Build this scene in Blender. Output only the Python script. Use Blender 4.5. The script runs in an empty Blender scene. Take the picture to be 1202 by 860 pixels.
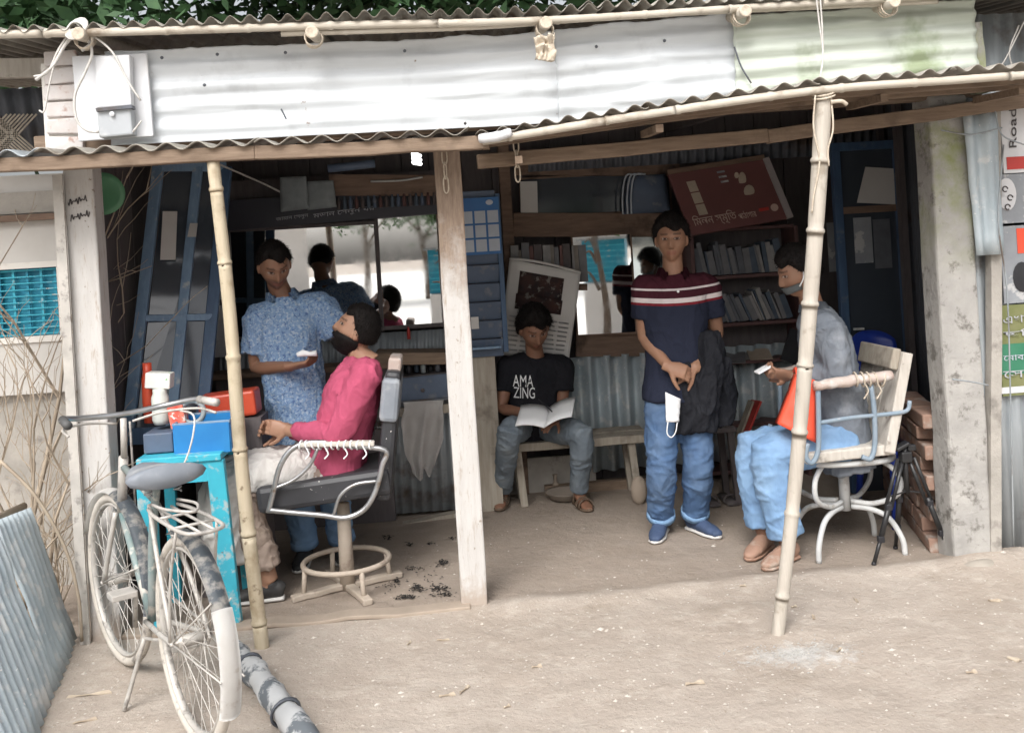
import bpy, bmesh, math, random
from mathutils import Vector, Matrix, noise
from mathutils.bvhtree import BVHTree
V = Vector
rnd = random.Random(7)
R = math.radians
SC = bpy.context.scene
COL = SC.collection

# ------------------------------------------------------------------ camera
F, PCX, PCY, RHO, YAW = 1150.0, 601.0, 292.0, R(3.43), R(4.43)   # focal length and principal point in photo pixels
CAM = V((-.078, -4.282, 1.55))
cd = bpy.data.cameras.new('camera'); cam = bpy.data.objects.new('camera', cd); COL.objects.link(cam)
cd.sensor_fit = 'HORIZONTAL'; cd.sensor_width = 36; cd.lens = F/1202*36
cd.shift_x = (601-PCX)/1202; cd.shift_y = -(430-PCY)/1202
cd.clip_start = .05; cd.clip_end = 600
_f = V((math.sin(YAW), math.cos(YAW), 0)); _x0 = V((math.cos(YAW), -math.sin(YAW), 0)); _z0 = V((0, 0, 1))
_r = _x0*math.cos(RHO) - _z0*math.sin(RHO); _u = _x0*math.sin(RHO) + _z0*math.cos(RHO)
cam.matrix_world = Matrix(((_r.x, _u.x, -_f.x, CAM.x), (_r.y, _u.y, -_f.y, CAM.y), (_r.z, _u.z, -_f.z, CAM.z), (0, 0, 0, 1)))
SC.camera = cam

# ------------------------------------------------------------------ sky, sun, exposure (bright overcast)
SUN_EL, SUN_AZ = 47, 200      # azimuth: compass-like, clockwise from +Y
w = bpy.data.worlds.new('World'); SC.world = w; w.use_nodes = True
nt = w.node_tree; nt.nodes.clear()
sky = nt.nodes.new('ShaderNodeTexSky'); sky.sky_type = 'NISHITA'; sky.sun_disc = False
sky.sun_elevation = R(SUN_EL); sky.sun_rotation = R(SUN_AZ); sky.air_density = 1.0; sky.dust_density = 6.0; sky.ozone_density = .6
hs = nt.nodes.new('ShaderNodeHueSaturation'); hs.inputs['Saturation'].default_value = .25
bg = nt.nodes.new('ShaderNodeBackground'); bg.inputs['Strength'].default_value = .13
wo = nt.nodes.new('ShaderNodeOutputWorld')
nt.links.new(sky.outputs[0], hs.inputs['Color']); nt.links.new(hs.outputs[0], bg.inputs['Color']); nt.links.new(bg.outputs[0], wo.inputs['Surface'])
sd = bpy.data.lights.new('sun', 'SUN'); sd.energy = 1.25; sd.angle = R(28); sd.color = (1, .99, .975)
sun = bpy.data.objects.new('sun', sd); COL.objects.link(sun)
_el, _az = R(SUN_EL), R(SUN_AZ)
_d = V((math.sin(_az)*math.cos(_el), math.cos(_az)*math.cos(_el), math.sin(_el)))
sun.rotation_euler = _d.to_track_quat('Z', 'Y').to_euler(); sun.location = _d*20
vs = SC.view_settings; vs.view_transform = 'Standard'; vs.look = 'None'; vs.gamma = 1; vs.exposure = .72; vs.use_curve_mapping = False
SC.render.film_transparent = False
SC.cycles.use_denoising = True; SC.cycles.max_bounces = 8; SC.cycles.diffuse_bounces = 6

# ------------------------------------------------------------------ pixel -> place
def ray(px, py):
    u, v = (px-PCX)/F, (PCY-py)/F
    return _f + _r*u + _u*v
def at(px, py, Y):
    d = ray(px, py); return CAM + d*((Y-CAM.y)/d.y)
def gnd(px, py, z=0.):
    d = ray(px, py); return CAM + d*((z-CAM.z)/d.z)

# ------------------------------------------------------------------ materials
def srgb(r, g, b):
    f = lambda c: c/12.92 if c <= .04045 else ((c+.055)/1.055)**2.4
    return (f(r/255), f(g/255), f(b/255))
def newmat(name):
    m = bpy.data.materials.new(name); m.use_nodes = True
    t = m.node_tree; return m, t, t.nodes['Principled BSDF']
def node(t, ty, **kw):
    n = t.nodes.new(ty)
    for k, v in kw.items():
        if k in n.inputs: n.inputs[k].default_value = v
        else: setattr(n, k, v)
    return n
def c4(c): return (c[0], c[1], c[2], 1)
def mixc(t, fac, a, b):
    n = t.nodes.new('ShaderNodeMix'); n.data_type = 'RGBA'
    for s, v in ((0, fac), (6, a), (7, b)):
        if isinstance(v, (float, int)): n.inputs[s].default_value = v
        elif isinstance(v, tuple): n.inputs[s].default_value = c4(v)
        else: t.links.new(v, n.inputs[s])
    return n.outputs[2]
def coords(t, stretch=(1, 1, 1), rot=(0, 0, 0)):
    g = t.nodes.new('ShaderNodeNewGeometry'); m = t.nodes.new('ShaderNodeMapping')
    m.inputs['Scale'].default_value = stretch; m.inputs['Rotation'].default_value = rot
    t.links.new(g.outputs['Position'], m.inputs['Vector']); return m.outputs[0]
def nz(t, co, scale, detail=5, rough=.6, lo=None, hi=None):
    n = node(t, 'ShaderNodeTexNoise', Scale=scale, Detail=detail, Roughness=rough); t.links.new(co, n.inputs['Vector'])
    if lo is None: return n.outputs['Fac']
    r = node(t, 'ShaderNodeMapRange'); r.inputs['From Min'].default_value = lo; r.inputs['From Max'].default_value = hi
    t.links.new(n.outputs['Fac'], r.inputs['Value']); return r.outputs[0]
M = {}
def mat(name, c1, c2=None, rough=.75, scale=6, stretch=(1, 1, 1), rot=(0, 0, 0), c3=None, s3=3, lo3=.55, hi3=.68, c4_=None, s4=25, lo4=.62, hi4=.68,
        bump=.15, bscale=60, bdist=.004, metal=0., spec=.4, attr=None, fold=0., fscale=16):
    m, t, b = newmat(name)
    co = coords(t, stretch, rot); co1 = coords(t)
    base = None
    if attr:
        a = node(t, 'ShaderNodeAttribute', attribute_name=attr); base = a.outputs['Color']
        base = mixc(t, nz(t, co, scale, lo=.35, hi=.65), base, mixc(t, .25, base, c1))
    else:
        base = mixc(t, nz(t, co, scale, lo=.3, hi=.7), c1, c2 or tuple(x*.75 for x in c1))
    if c3: base = mixc(t, nz(t, co1, s3, lo=lo3, hi=hi3), base, c3)
    if c4_: base = mixc(t, nz(t, co1, s4, lo=lo4, hi=hi4), base, c4_)
    t.links.new(base, b.inputs['Base Color'])
    b.inputs['Roughness'].default_value = rough; b.inputs['Metallic'].default_value = metal; b.inputs['Specular IOR Level'].default_value = spec
    if bump:
        bp = node(t, 'ShaderNodeBump', Strength=bump, Distance=bdist); t.links.new(nz(t, co, bscale, 4), bp.inputs['Height']); t.links.new(bp.outputs[0], b.inputs['Normal'])
    if fold:
        n_ = node(t, 'ShaderNodeTexNoise', Scale=fscale, Detail=2., Roughness=.5, Distortion=1.6); t.links.new(coords(t, (1, 1, .6)), n_.inputs['Vector'])
        b2 = node(t, 'ShaderNodeBump', Strength=fold, Distance=.03); t.links.new(n_.outputs['Fac'], b2.inputs['Height'])
        if bump: t.links.new(bp.outputs[0], b2.inputs['Normal'])
        t.links.new(b2.outputs[0], b.inputs['Normal'])
    M[name] = m; return m

mat('paint_white', (.74, .72, .68), (.66, .63, .58), .8, 5, c3=(.5, .46, .4), s3=4, lo3=.58, hi3=.75, bump=.3, bscale=30)
mat('old_wood_pale', (.42, .38, .32), (.3, .26, .21), .85, 8, (6, 6, .6), c3=(.2, .17, .14), s3=5, bump=.5, bscale=20)
mat('plank_white', (.6, .57, .52), (.45, .41, .36), .85, 6, (8, 8, 1), c3=(.25, .22, .19), s3=9, lo3=.56, hi3=.64, bump=.4, bscale=20)
mat('wood_brown', (.22, .145, .105), (.14, .095, .07), .75, 6, (1, 8, 8), c3=(.06, .04, .03), s3=4, bump=.4, bscale=15)
mat('beam_brown', (.27, .20, .145), (.17, .12, .085), .85, 6, (1, 10, 10), c3=(.14, .1, .07), s3=4, bump=.5, bscale=15)
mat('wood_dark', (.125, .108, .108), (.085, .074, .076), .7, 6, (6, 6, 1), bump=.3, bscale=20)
mat('bamboo', (.54, .47, .35), (.45, .38, .27), .55, 5, (10, 10, .8), c3=(.33, .26, .17), s3=7, lo3=.52, hi3=.68, c4_=(.2, .15, .1), s4=20, lo4=.62, hi4=.7, bump=.4, bscale=25)
mat('bamboo_grey', (.56, .52, .45), (.44, .39, .32), .7, 5, (.8, 10, 10), c3=(.24, .19, .14), s3=6, lo3=.55, hi3=.7, bump=.3, bscale=25)
mat('tin_white', (.66, .69, .715), (.60, .63, .655), .5, 3.5, (.5, 3, 12), c3=(.46, .48, .50), s3=4.5, lo3=.56, hi3=.8, c4_=(.2, .13, .09), s4=14, lo4=.70, hi4=.75, bump=.2, bscale=8, metal=.0)
mat('tin_green', (.60, .64, .58), (.47, .52, .44), .55, 3.5, (.6, 3, 10), c3=(.27, .32, .20), s3=2.6, lo3=.54, hi3=.68, c4_=(.25, .2, .14), s4=10, lo4=.68, hi4=.74, bump=.25, bscale=8, metal=0.)
mat('tin_grey', (.40, .43, .45), (.27, .30, .32), .5, 5, (6, 6, .7), c3=(.17, .14, .12), s3=4, lo3=.56, hi3=.7, bump=.2, bscale=10, metal=.35)
mat('tin_roof', (.36, .34, .30), (.24, .22, .19), .7, 5, (5, 1, 1), c3=(.15, .12, .09), s3=5, bump=.3, bscale=14, metal=.2)
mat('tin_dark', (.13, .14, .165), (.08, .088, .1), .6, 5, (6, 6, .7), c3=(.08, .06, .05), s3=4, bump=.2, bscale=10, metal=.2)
mat('tin_blue', (.52, .58, .61), (.38, .45, .49), .5, 6, (3, 3, 1), c3=(.62, .64, .64), s3=9, lo3=.55, hi3=.63, c4_=(.75, .75, .74), s4=38, lo4=.66, hi4=.69, bump=.25, bscale=30, metal=.2)
mat('metal_dust', (.55, .52, .48), (.42, .40, .37), .6, 12, c3=(.30, .28, .26), s3=20, lo3=.56, hi3=.66, bump=.25, bscale=60, metal=.25)
mat('tyre_dust', (.60, .56, .50), (.45, .41, .36), .95, 10, c3=(.22, .2, .18), s3=18, lo3=.56, hi3=.68, bump=.3, bscale=80)
mat('guard_dark', (.10, .12, .14), (.16, .18, .2), .5, 20, c3=(.45, .43, .40), s3=22, lo3=.47, hi3=.62, bump=.15, bscale=60)
mat('guard_white', (.78, .77, .75), (.70, .68, .65), .6, 10, c3=(.55, .5, .45), s3=12, lo3=.62, hi3=.72, bump=.1)
mat('frame_green', (.16, .24, .24), (.3, .32, .31), .5, 14, c3=(.55, .52, .47), s3=16, lo3=.53, hi3=.62, bump=.15)
mat('cable_dark', (.05, .05, .05), (.1, .1, .1), .6, 20, bump=0)
mat('cable_pale', (.62, .60, .57), (.45, .43, .4), .6, 30, bump=.1)
mat('rope_pale', (.62, .55, .45), (.45, .38, .3), .95, 60, bump=.6, bscale=160)
mat('meter_grey', (.42, .44, .46), (.36, .38, .4), .4, 6, c3=(.55, .56, .56), s3=6, bump=.05)
mat('board_white', (.66, .67, .69), (.62, .63, .65), .6, 3, c3=(.6, .59, .57), s3=5, lo3=.6, hi3=.75, bump=.05)
mat('brick', (.33, .21, .16), (.25, .16, .12), .95, 7, c3=(.36, .31, .27), s3=12, lo3=.5, hi3=.66, bump=.6, bscale=40)
mat('brick_pale', (.46, .34, .29), (.52, .46, .42), .95, 9, c3=(.60, .56, .53), s3=14, lo3=.5, hi3=.6, bump=.6, bscale=40)
mat('brick_wash', (.56, .50, .47), (.62, .60, .59), .95, 12, c3=(.42, .30, .26), s3=16, lo3=.55, hi3=.64, bump=.6, bscale=40)
mat('concrete_old', (.44, .41, .37), (.32, .30, .27), .95, 6, c3=(.17, .155, .14), s3=5, lo3=.56, hi3=.68, bump=.7, bscale=28, bdist=.008)
mat('plaster_pale', (.62, .60, .57), (.52, .50, .47), .9, 3, c3=(.4, .38, .35), s3=2.5, lo3=.58, hi3=.75, bump=.25, bscale=24)
mat('plaster_white', (.80, .79, .77), (.72, .71, .68), .9, 2, c3=(.6, .58, .54), s3=1.5, lo3=.6, hi3=.8, bump=.2, bscale=16)
mat('cyan_paint', (.02, .30, .42), (.02, .22, .34), .45, 6, c3=(.12, .4, .48), s3=10, lo3=.6, hi3=.7, bump=.1)
mat('cyan_bright', (.05, .44, .56), (.045, .36, .48), .5, 8, c3=(.36, .46, .47), s3=18, lo3=.57, hi3=.66, c4_=(.2, .15, .11), s4=30, lo4=.66, hi4=.7, bump=.2)
mat('blue_wood', (.06, .115, .20), (.045, .08, .15), .5, 7, (6, 6, .8), c3=(.12, .15, .19), s3=11, lo3=.6, hi3=.72, bump=.2, bscale=24)
mat('blue_pale', (.2, .3, .42), (.14, .22, .33), .5, 8, (6, 6, .8), c3=(.4, .43, .45), s3=14, lo3=.6, hi3=.7, bump=.2, bscale=24)
mat('slate_blue', (.10, .135, .20), (.07, .095, .14), .55, 6, c3=(.16, .17, .2), s3=12, bump=.15)
mat('blue_plastic', (.02, .05, .32), (.015, .035, .24), .35, 4, bump=.02)
mat('box_blue', (.02, .16, .42), (.03, .22, .5), .4, 4, bump=.05)
mat('black_vinyl', (.035, .036, .04), (.05, .05, .055), .45, 8, c4_=(.55, .53, .5), s4=55, lo4=.69, hi4=.71, bump=.15, bscale=30)
mat('grey_vinyl', (.17, .19, .22), (.26, .28, .31), .5, 6, c3=(.38, .39, .4), s3=6, bump=.1)
mat('chrome_worn', (.52, .53, .54), (.36, .36, .36), .3, 12, c3=(.30, .25, .2), s3=18, lo3=.6, hi3=.7, metal=.8, bump=.1)
mat('steel_paint', (.56, .56, .55), (.45, .46, .46), .5, 9, c3=(.34, .31, .28), s3=15, lo3=.58, hi3=.68, bump=.15)
mat('steel_blue', (.2, .27, .34), (.26, .31, .36), .5, 9, c3=(.4, .4, .39), s3=15, lo3=.6, hi3=.7, bump=.1)
mat('pole_beige', (.47, .40, .33), (.38, .32, .26), .7, 10, c3=(.28, .22, .18), s3=12, bump=.2)
mat('tripod_black', (.02, .02, .022), (.03, .03, .03), .35, 9, bump=.03)
mat('plastic_black', (.02, .02, .024), (.03, .03, .034), .4, 9, bump=.05)
mat('paper', (.6, .59, .57), (.52, .5, .48), .9, 3, bump=.1)
mat('paper_grey', (.42, .42, .42), (.34, .34, .34), .9, 6, bump=.1)
mat('ink', (.06, .055, .055), (.09, .08, .08), .9, 9, bump=0)
mat('photo_brown', (.12, .06, .05), (.05, .04, .045), .8, 14, c3=(.3, .27, .24), s3=22, lo3=.56, hi3=.62, bump=0)
mat('sign_red', (.19, .075, .07), (.155, .066, .064), .5, 3, bump=.03)
mat('sign_edge', (.42, .38, .38), (.34, .3, .3), .6, 4, bump=.03)
mat('print_cream', (.55, .46, .36), (.42, .34, .27), .7, 10, bump=0)
mat('print_text', (.62, .45, .38), None, .7, 4, bump=0)
mat('sign_black', (.035, .037, .048), (.045, .045, .058), .45, 3, bump=.03)
mat('sign_text', (.45, .46, .48), (.36, .37, .4), .7, 4, bump=0)
mat('maroon_wood', (.14, .07, .066), (.09, .05, .048), .6, 5, (6, 6, .8), bump=.15)
mat('cal_blue', (.05, .16, .38), (.04, .12, .3), .6, 4, bump=.03)
mat('cal_page', (.48, .52, .57), (.4, .44, .5), .7, 12, bump=0)
mat('cal_red', (.5, .05, .04), None, .7, 5, bump=0)
mat('towel', (.72, .70, .68), (.60, .57, .55), 1, 7, c3=(.42, .40, .38), s3=5, lo3=.55, hi3=.7, bump=.6, bscale=220)
mat('pouch_grey', (.26, .29, .30), (.19, .21, .22), .9, 14, bump=.3, bscale=90)
mat('orange_bag', (.78, .10, .05), (.68, .08, .04), .55, 5, bump=.2, bscale=14)
mat('jacket_black', (.013, .014, .018), (.022, .023, .028), .8, 7, bump=.3, bscale=40, fold=.5, spec=.12)
mat('mask_white', (.82, .83, .84), (.76, .77, .78), .8, 12, bump=.1)
mat('phone', (.03, .03, .04), None, .2, 4, bump=0)
mat('clay', (.38, .31, .25), (.30, .25, .2), .95, 8, bump=.4)
mat('stone', (.40, .36, .31), (.3, .27, .23), .95, 10, bump=.6)
mat('basin', (.3, .25, .21), (.22, .19, .16), .7, 7, bump=.2)
mat('hair_floor', (.015, .013, .012), (.03, .026, .024), .8, 20, bump=0)
mat('ash', (.46, .45, .43), (.34, .33, .31), 1, 30, bump=.3)
mat('chip', (.50, .43, .34), (.36, .29, .22), .9, 12, bump=.3)
mat('pebble', (.46, .41, .36), (.55, .51, .46), .95, 18, bump=.3)
mat('leaf_dark', (.045, .10, .035), (.03, .07, .03), .6, 12, bump=0, spec=.3)
mat('leaf_mid', (.07, .15, .045), (.05, .10, .035), .6, 12, bump=0, spec=.3)
mat('bark', (.17, .13, .10), (.11, .085, .065), .95, 6, (4, 4, 1), bump=.8, bscale=14, bdist=.02)
mat('twig', (.42, .35, .27), (.32, .26, .2), .95, 9, bump=.3)
mat('log_pale', (.52, .53, .53), (.42, .43, .44), .8, 5, c3=(.12, .135, .15), s3=9, lo3=.5, hi3=.56, bump=.6, bscale=26)
mat('green_plastic', (.10, .26, .14), (.08, .2, .11), .4, 4, bump=.02)
mat('bottle_white', (.62, .64, .60), (.55, .58, .54), .35, 6, bump=.02)
mat('pack_red', (.60, .06, .04), (.66, .2, .14), .5, 30, c3=(.72, .68, .64), s3=22, lo3=.54, hi3=.58, bump=0)
mat('pack_white', (.74, .74, .7), (.66, .66, .62), .5, 14, c3=(.12, .4, .15), s3=20, lo3=.6, hi3=.63, bump=0)
mat('tub_red', (.50, .07, .03), (.42, .05, .025), .4, 5, bump=.02)
mat('clear_grey', (.32, .35, .36), (.25, .28, .29), .3, 8, bump=.02)
mat('gum_red', (.55, .06, .05), None, .5, 5, bump=0)
mat('poster_white', (.66, .66, .66), (.58, .58, .6), .6, 5, c3=(.4, .4, .42), s3=9, lo3=.6, hi3=.7, bump=0)
mat('poster_grey', (.30, .32, .34), (.22, .23, .25), .6, 7, c3=(.46, .46, .46), s3=8, lo3=.56, hi3=.6, bump=0)
mat('poster_green', (.03, .16, .09), (.05, .2, .12), .6, 8, bump=0)
mat('poster_olive', (.15, .17, .06), (.2, .2, .1), .6, 12, bump=0)
for i, c in enumerate([(.20, .20, .21), (.34, .33, .32), (.13, .14, .16), (.11, .09, .09), (.26, .23, .2), (.09, .12, .16), (.2, .1, .09), (.40, .39, .38)]):
    mat('book_%d' % i, c, None, .6, 20, bump=.05)

def glassmat(name, tint, rough, metal=1.):
    m, t, b = newmat(name)
    co = coords(t); d = nz(t, co, 3, lo=.45, hi=.8)
    t.links.new(mixc(t, d, tint, tuple(x*.85 for x in tint)), b.inputs['Base Color'])
    b.inputs['Metallic'].default_value = metal
    r = node(t, 'ShaderNodeMapRange'); r.inputs['To Min'].default_value = rough; r.inputs['To Max'].default_value = rough+.05
    t.links.new(nz(t, co, 9, lo=.4, hi=.8), r.inputs['Value']); t.links.new(r.outputs[0], b.inputs['Roughness'])
    M[name] = m
glassmat('mirror', (.95, .96, .96), .012)
glassmat('mirror_dim', (.5, .55, .55), .03)
glassmat('glass_dark', (.05, .06, .075), .08, .0)
M['glass_dark'].node_tree.nodes['Principled BSDF'].inputs['Specular IOR Level'].default_value = .8

# lamp glow
m, t, b = newmat('bulb_lit'); b.inputs['Base Color'].default_value = (.9, .9, .9, 1); b.inputs['Emission Color'].default_value = (1, 1, .97, 1); b.inputs['Emission Strength'].default_value = 4; M['bulb_lit'] = m

# ------------------------------------------------------------------ mesh helpers
WT = {}          # world translation of parents
def bmnew(): return bmesh.new()
def to_mesh(name, bm, smooth=False):
    me = bpy.data.meshes.new(name); bm.to_mesh(me); bm.free()
    if smooth: me.polygons.foreach_set('use_smooth', [True]*len(me.polygons))
    return me
def ob(name, geo, material, parent=None, label=None, cat=None, group=None, kind=None, smooth=False, bevel=0., shift=True, auto=False):
    if isinstance(geo, bmesh.types.BMesh):
        bmesh.ops.recalc_face_normals(geo, faces=geo.faces); me = to_mesh(name, geo, smooth)
    else: me = geo
    o = bpy.data.objects.new(name, me); COL.objects.link(o)
    if material is not None:
        for mm in (material if isinstance(material, (list, tuple)) else [material]): me.materials.append(M[mm] if isinstance(mm, str) else mm)
    if parent is not None:
        o.parent = parent; o.matrix_parent_inverse = Matrix.Translation(-WT[parent.name])
        WT[o.name] = V((0, 0, 0))
    elif shift and len(me.vertices):
        xs = [v.co for v in me.vertices]
        lo = V((min(v.x for v in xs), min(v.y for v in xs), min(v.z for v in xs))); hi = V((max(v.x for v in xs), max(v.y for v in xs), max(v.z for v in xs)))
        c = V(((lo.x+hi.x)/2, (lo.y+hi.y)/2, lo.z)); me.transform(Matrix.Translation(-c)); o.location = c; WT[o.name] = c
    else: WT[o.name] = V((0, 0, 0))
    if bevel:
        b_ = o.modifiers.new('bevel', 'BEVEL'); b_.width = bevel; b_.segments = 2; b_.limit_method = 'ANGLE'; b_.angle_limit = R(40)
    if label: o['label'] = label
    if cat: o['category'] = cat
    if group: o['group'] = group
    if kind: o['kind'] = kind
    return o
def thing(name, label, cat, loc, group=None):
    o = bpy.data.objects.new(name, None); COL.objects.link(o); o.location = loc; o.empty_display_size = .1
    o['label'] = label; o['category'] = cat
    if group: o['group'] = group
    WT[o.name] = V(loc); return o
def rotm(ax, deg): return Matrix.Rotation(R(deg), 3, ax)
def box(bm, c, s, rot=None, jit=0.):
    c = V(c); vs_ = []
    for i in range(8):
        p = V(((i & 1)-.5, ((i >> 1) & 1)-.5, ((i >> 2) & 1)-.5)); p = V((p.x*s[0], p.y*s[1], p.z*s[2]))
        if jit: p += V((rnd.uniform(-jit, jit), rnd.uniform(-jit, jit), rnd.uniform(-jit, jit)))
        if rot: p = rot @ p
        vs_.append(bm.verts.new(c+p))
    for f in ((0, 2, 3, 1), (4, 5, 7, 6), (0, 1, 5, 4), (2, 6, 7, 3), (0, 4, 6, 2), (1, 3, 7, 5)): bm.faces.new([vs_[i] for i in f])
    return vs_
def beam(bm, a, b, wd, ht, up=(0, 0, 1), n=1, jit=0.):
    """rectangular bar from a to b: wd across, ht along up"""
    a, b = V(a), V(b); d = (b-a).normalized(); up = V(up); s = d.cross(up).normalized(); u = s.cross(d).normalized()
    prev = None
    for i in range(n+1):
        p = a.lerp(b, i/n)
        if jit: p = p + s*rnd.uniform(-jit, jit) + u*rnd.uniform(-jit, jit)
        q = [bm.verts.new(p + s*(x*wd/2) + u*(y*ht/2)) for x, y in ((-1, -1), (1, -1), (1, 1), (-1, 1))]
        if prev is None: bm.faces.new(q[::-1])
        else:
            for k in range(4): bm.faces.new((prev[k], prev[(k+1) % 4], q[(k+1) % 4], q[k]))
        prev = q
    bm.faces.new(prev)
def tube(bm, pts, r, seg=10, closed=False, hint=None, capround=False):
    pts = [V(p) for p in pts]; n = len(pts)
    rs = r if isinstance(r, (list, tuple)) else [r]*n
    d0 = (pts[-1]-pts[0]) if not closed else (pts[1]-pts[0])
    if d0.length < 1e-6: d0 = pts[1]-pts[0]
    if hint is None:
        d = d0.normalized(); hint = V((0, 0, 1)) if abs(d.z) < .8 else V((0, 1, 0)) if abs(d.y) < .8 else V((1, 0, 0))
    hint = V(hint); rings = []
    for i, p in enumerate(pts):
        a = pts[i-1] if (i > 0 or closed) else p; b = pts[(i+1) % n] if (i < n-1 or closed) else p
        tdir = (b-a)
        tdir = tdir.normalized() if tdir.length > 1e-9 else V((0, 0, 1))
        s = hint - tdir*hint.dot(tdir)
        if s.length < 1e-4: s = tdir.orthogonal()
        s.normalize(); u = tdir.cross(s)
        ra, rb = rs[i] if isinstance(rs[i], (tuple, list)) else (rs[i], rs[i])
        rings.append([bm.verts.new(p + s*(math.cos(2*math.pi*k/seg)*ra) + u*(math.sin(2*math.pi*k/seg)*rb)) for k in range(seg)])
        hint = s if not isinstance(rs[i], (tuple, list)) else hint
    for i in range(n if closed else n-1):
        A, B = rings[i], rings[(i+1) % n]
        off = 0
        if closed and i == n-1:
            off = min(range(seg), key=lambda o_: (A[0].co-B[o_].co).length)
        for k in range(seg): bm.faces.new((A[k], A[(k+1) % seg], B[(k+1+off) % seg], B[(k+off) % seg]))
    if not closed:
        bm.faces.new(rings[0][::-1]); bm.faces.new(rings[-1])
    return rings
def cyl(bm, a, b, r0, r1=None, seg=12): tube(bm, [a, b], [r0, r0 if r1 is None else r1], seg)
def ball(bm, c, r, seg=12, rings=8, rot=None):
    r = (r, r, r) if isinstance(r, (int, float)) else r; c = V(c); rows = []
    for i in range(1, rings):
        th = math.pi*i/rings; row = []
        for k in range(seg):
            ph = 2*math.pi*k/seg; p = V((math.sin(th)*math.cos(ph)*r[0], math.sin(th)*math.sin(ph)*r[1], math.cos(th)*r[2]))
            row.append(bm.verts.new(c + (rot @ p if rot else p)))
        rows.append(row)
    t_ = V((0, 0, r[2])); top = bm.verts.new(c+(rot @ t_ if rot else t_)); bot = bm.verts.new(c-(rot @ t_ if rot else t_))
    for k in range(seg):
        bm.faces.new((top, rows[0][k], rows[0][(k+1) % seg])); bm.faces.new((bot, rows[-1][(k+1) % seg], rows[-1][k]))
        for i in range(len(rows)-1): bm.faces.new((rows[i][k], rows[i+1][k], rows[i+1][(k+1) % seg], rows[i][(k+1) % seg]))
def lathe(bm, c, prof, seg=20, ax=(0, 0, 1)):
    q = V((0, 0, 1)).rotation_difference(V(ax)).to_matrix(); c = V(c); prev = None
    for (r, z) in prof:
        ring = [bm.verts.new(c + q @ V((r*math.cos(2*math.pi*k/seg), r*math.sin(2*math.pi*k/seg), z))) for k in range(seg)]
        if prev:
            for k in range(seg): bm.faces.new((prev[k], prev[(k+1) % seg], ring[(k+1) % seg], ring[k]))
        else: bm.faces.new(ring[::-1])
        prev = ring
    bm.faces.new(prev)
def arcpts(c, r, a0, a1, n, ax1, ax2):
    c, ax1, ax2 = V(c), V(ax1), V(ax2)
    return [c + ax1*(r*math.cos(R(a0+(a1-a0)*i/n))) + ax2*(r*math.sin(R(a0+(a1-a0)*i/n))) for i in range(n+1)]
def smoothpath(pts, n=6):
    P = [V(p) for p in pts]; P = [P[0]*2-P[1]] + P + [P[-1]*2-P[-2]]; out = []
    for i in range(1, len(P)-2):
        a, b, c, d = P[i-1:i+3]
        for k in range(n):
            t_ = k/n; out.append(.5*((2*b)+(c-a)*t_+(2*a-5*b+4*c-d)*t_*t_+(3*b-a-3*c+d)*t_**3))
    out.append(P[-2]); return out
def quadslab(bm, a, b, c, d, th, nrm=None, n=1, m=1, fn=None):
    """slab over the bilinear patch a-b-c-d (a->b across, a->d up) with thickness th behind"""
    a, b, c, d = V(a), V(b), V(c), V(d)
    nr = V(nrm) if nrm else (b-a).cross(d-a).normalized()
    fr, bk = [], []
    for j in range(m+1):
        r1, r2 = [], []
        for i in range(n+1):
            u, v = i/n, j/m
            p = a.lerp(b, u).lerp(d.lerp(c, u), v)
            if fn: p = p + nr*fn(u, v)
            r1.append(bm.verts.new(p)); r2.append(bm.verts.new(p - nr*th))
        fr.append(r1); bk.append(r2)
    for j in range(m):
        for i in range(n):
            bm.faces.new((fr[j][i], fr[j][i+1], fr[j+1][i+1], fr[j+1][i])); bm.faces.new((bk[j][i], bk[j+1][i], bk[j+1][i+1], bk[j][i+1]))
    for i in range(n):
        bm.faces.new((fr[0][i], bk[0][i], bk[0][i+1], fr[0][i+1])); bm.faces.new((fr[m][i], fr[m][i+1], bk[m][i+1], bk[m][i]))
    for j in range(m):
        bm.faces.new((fr[j][0], fr[j+1][0], bk[j+1][0], bk[j][0])); bm.faces.new((fr[j][n], bk[j][n], bk[j+1][n], fr[j+1][n]))
def corrugated(a, b, c, d, pitch, amp, m=1, dent=0., th=.0018, seed=0, per=8):
    """corrugations repeat from a towards b; ridges run a->d"""
    L = (V(b)-V(a)).length; k = L/pitch; n = max(4, int(k*per)); bm = bmnew()
    def fn(u, v):
        z = amp*math.sin(2*math.pi*k*u)
        if dent: z += dent*noise.noise(V((u*L*1.7+seed*7, v*3+seed, seed*3.1))) + .35*dent*noise.noise(V((u*L*6+seed*3, v*9, seed)))
        return z
    quadslab(bm, a, b, c, d, th, n=n, m=m, fn=fn); return bm
def bamboo(bm, pts, r0, r1, node_gap=.22, seg=12, seed=0):
    rr = random.Random(seed); P = smoothpath(pts, 24); tot = sum((P[i+1]-P[i]).length for i in range(len(P)-1)); acc = 0; nxt = rr.uniform(.05, node_gap); pp, rs = [], []
    for i, p in enumerate(P):
        if i:
            seglen = (P[i]-P[i-1]).length
            while acc+seglen > nxt:
                f_ = (nxt-acc)/seglen; q = P[i-1].lerp(P[i], f_); tt = nxt/tot; r = r0+(r1-r0)*tt; dr = (P[i]-P[i-1]).normalized()
                for off, k in ((-.014, 1.0), (-.004, 1.16), (.004, 1.13), (.012, .95)): pp.append(q+dr*off); rs.append(r*k)
                nxt += node_gap*rr.uniform(.8, 1.2)
            acc += seglen
        if not pp or min((p-q).length for q in pp[-4:]) > .02: pp.append(p); rs.append(r0+(r1-r0)*min(1, acc/tot))
    tube(bm, pp, rs, seg)
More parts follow.
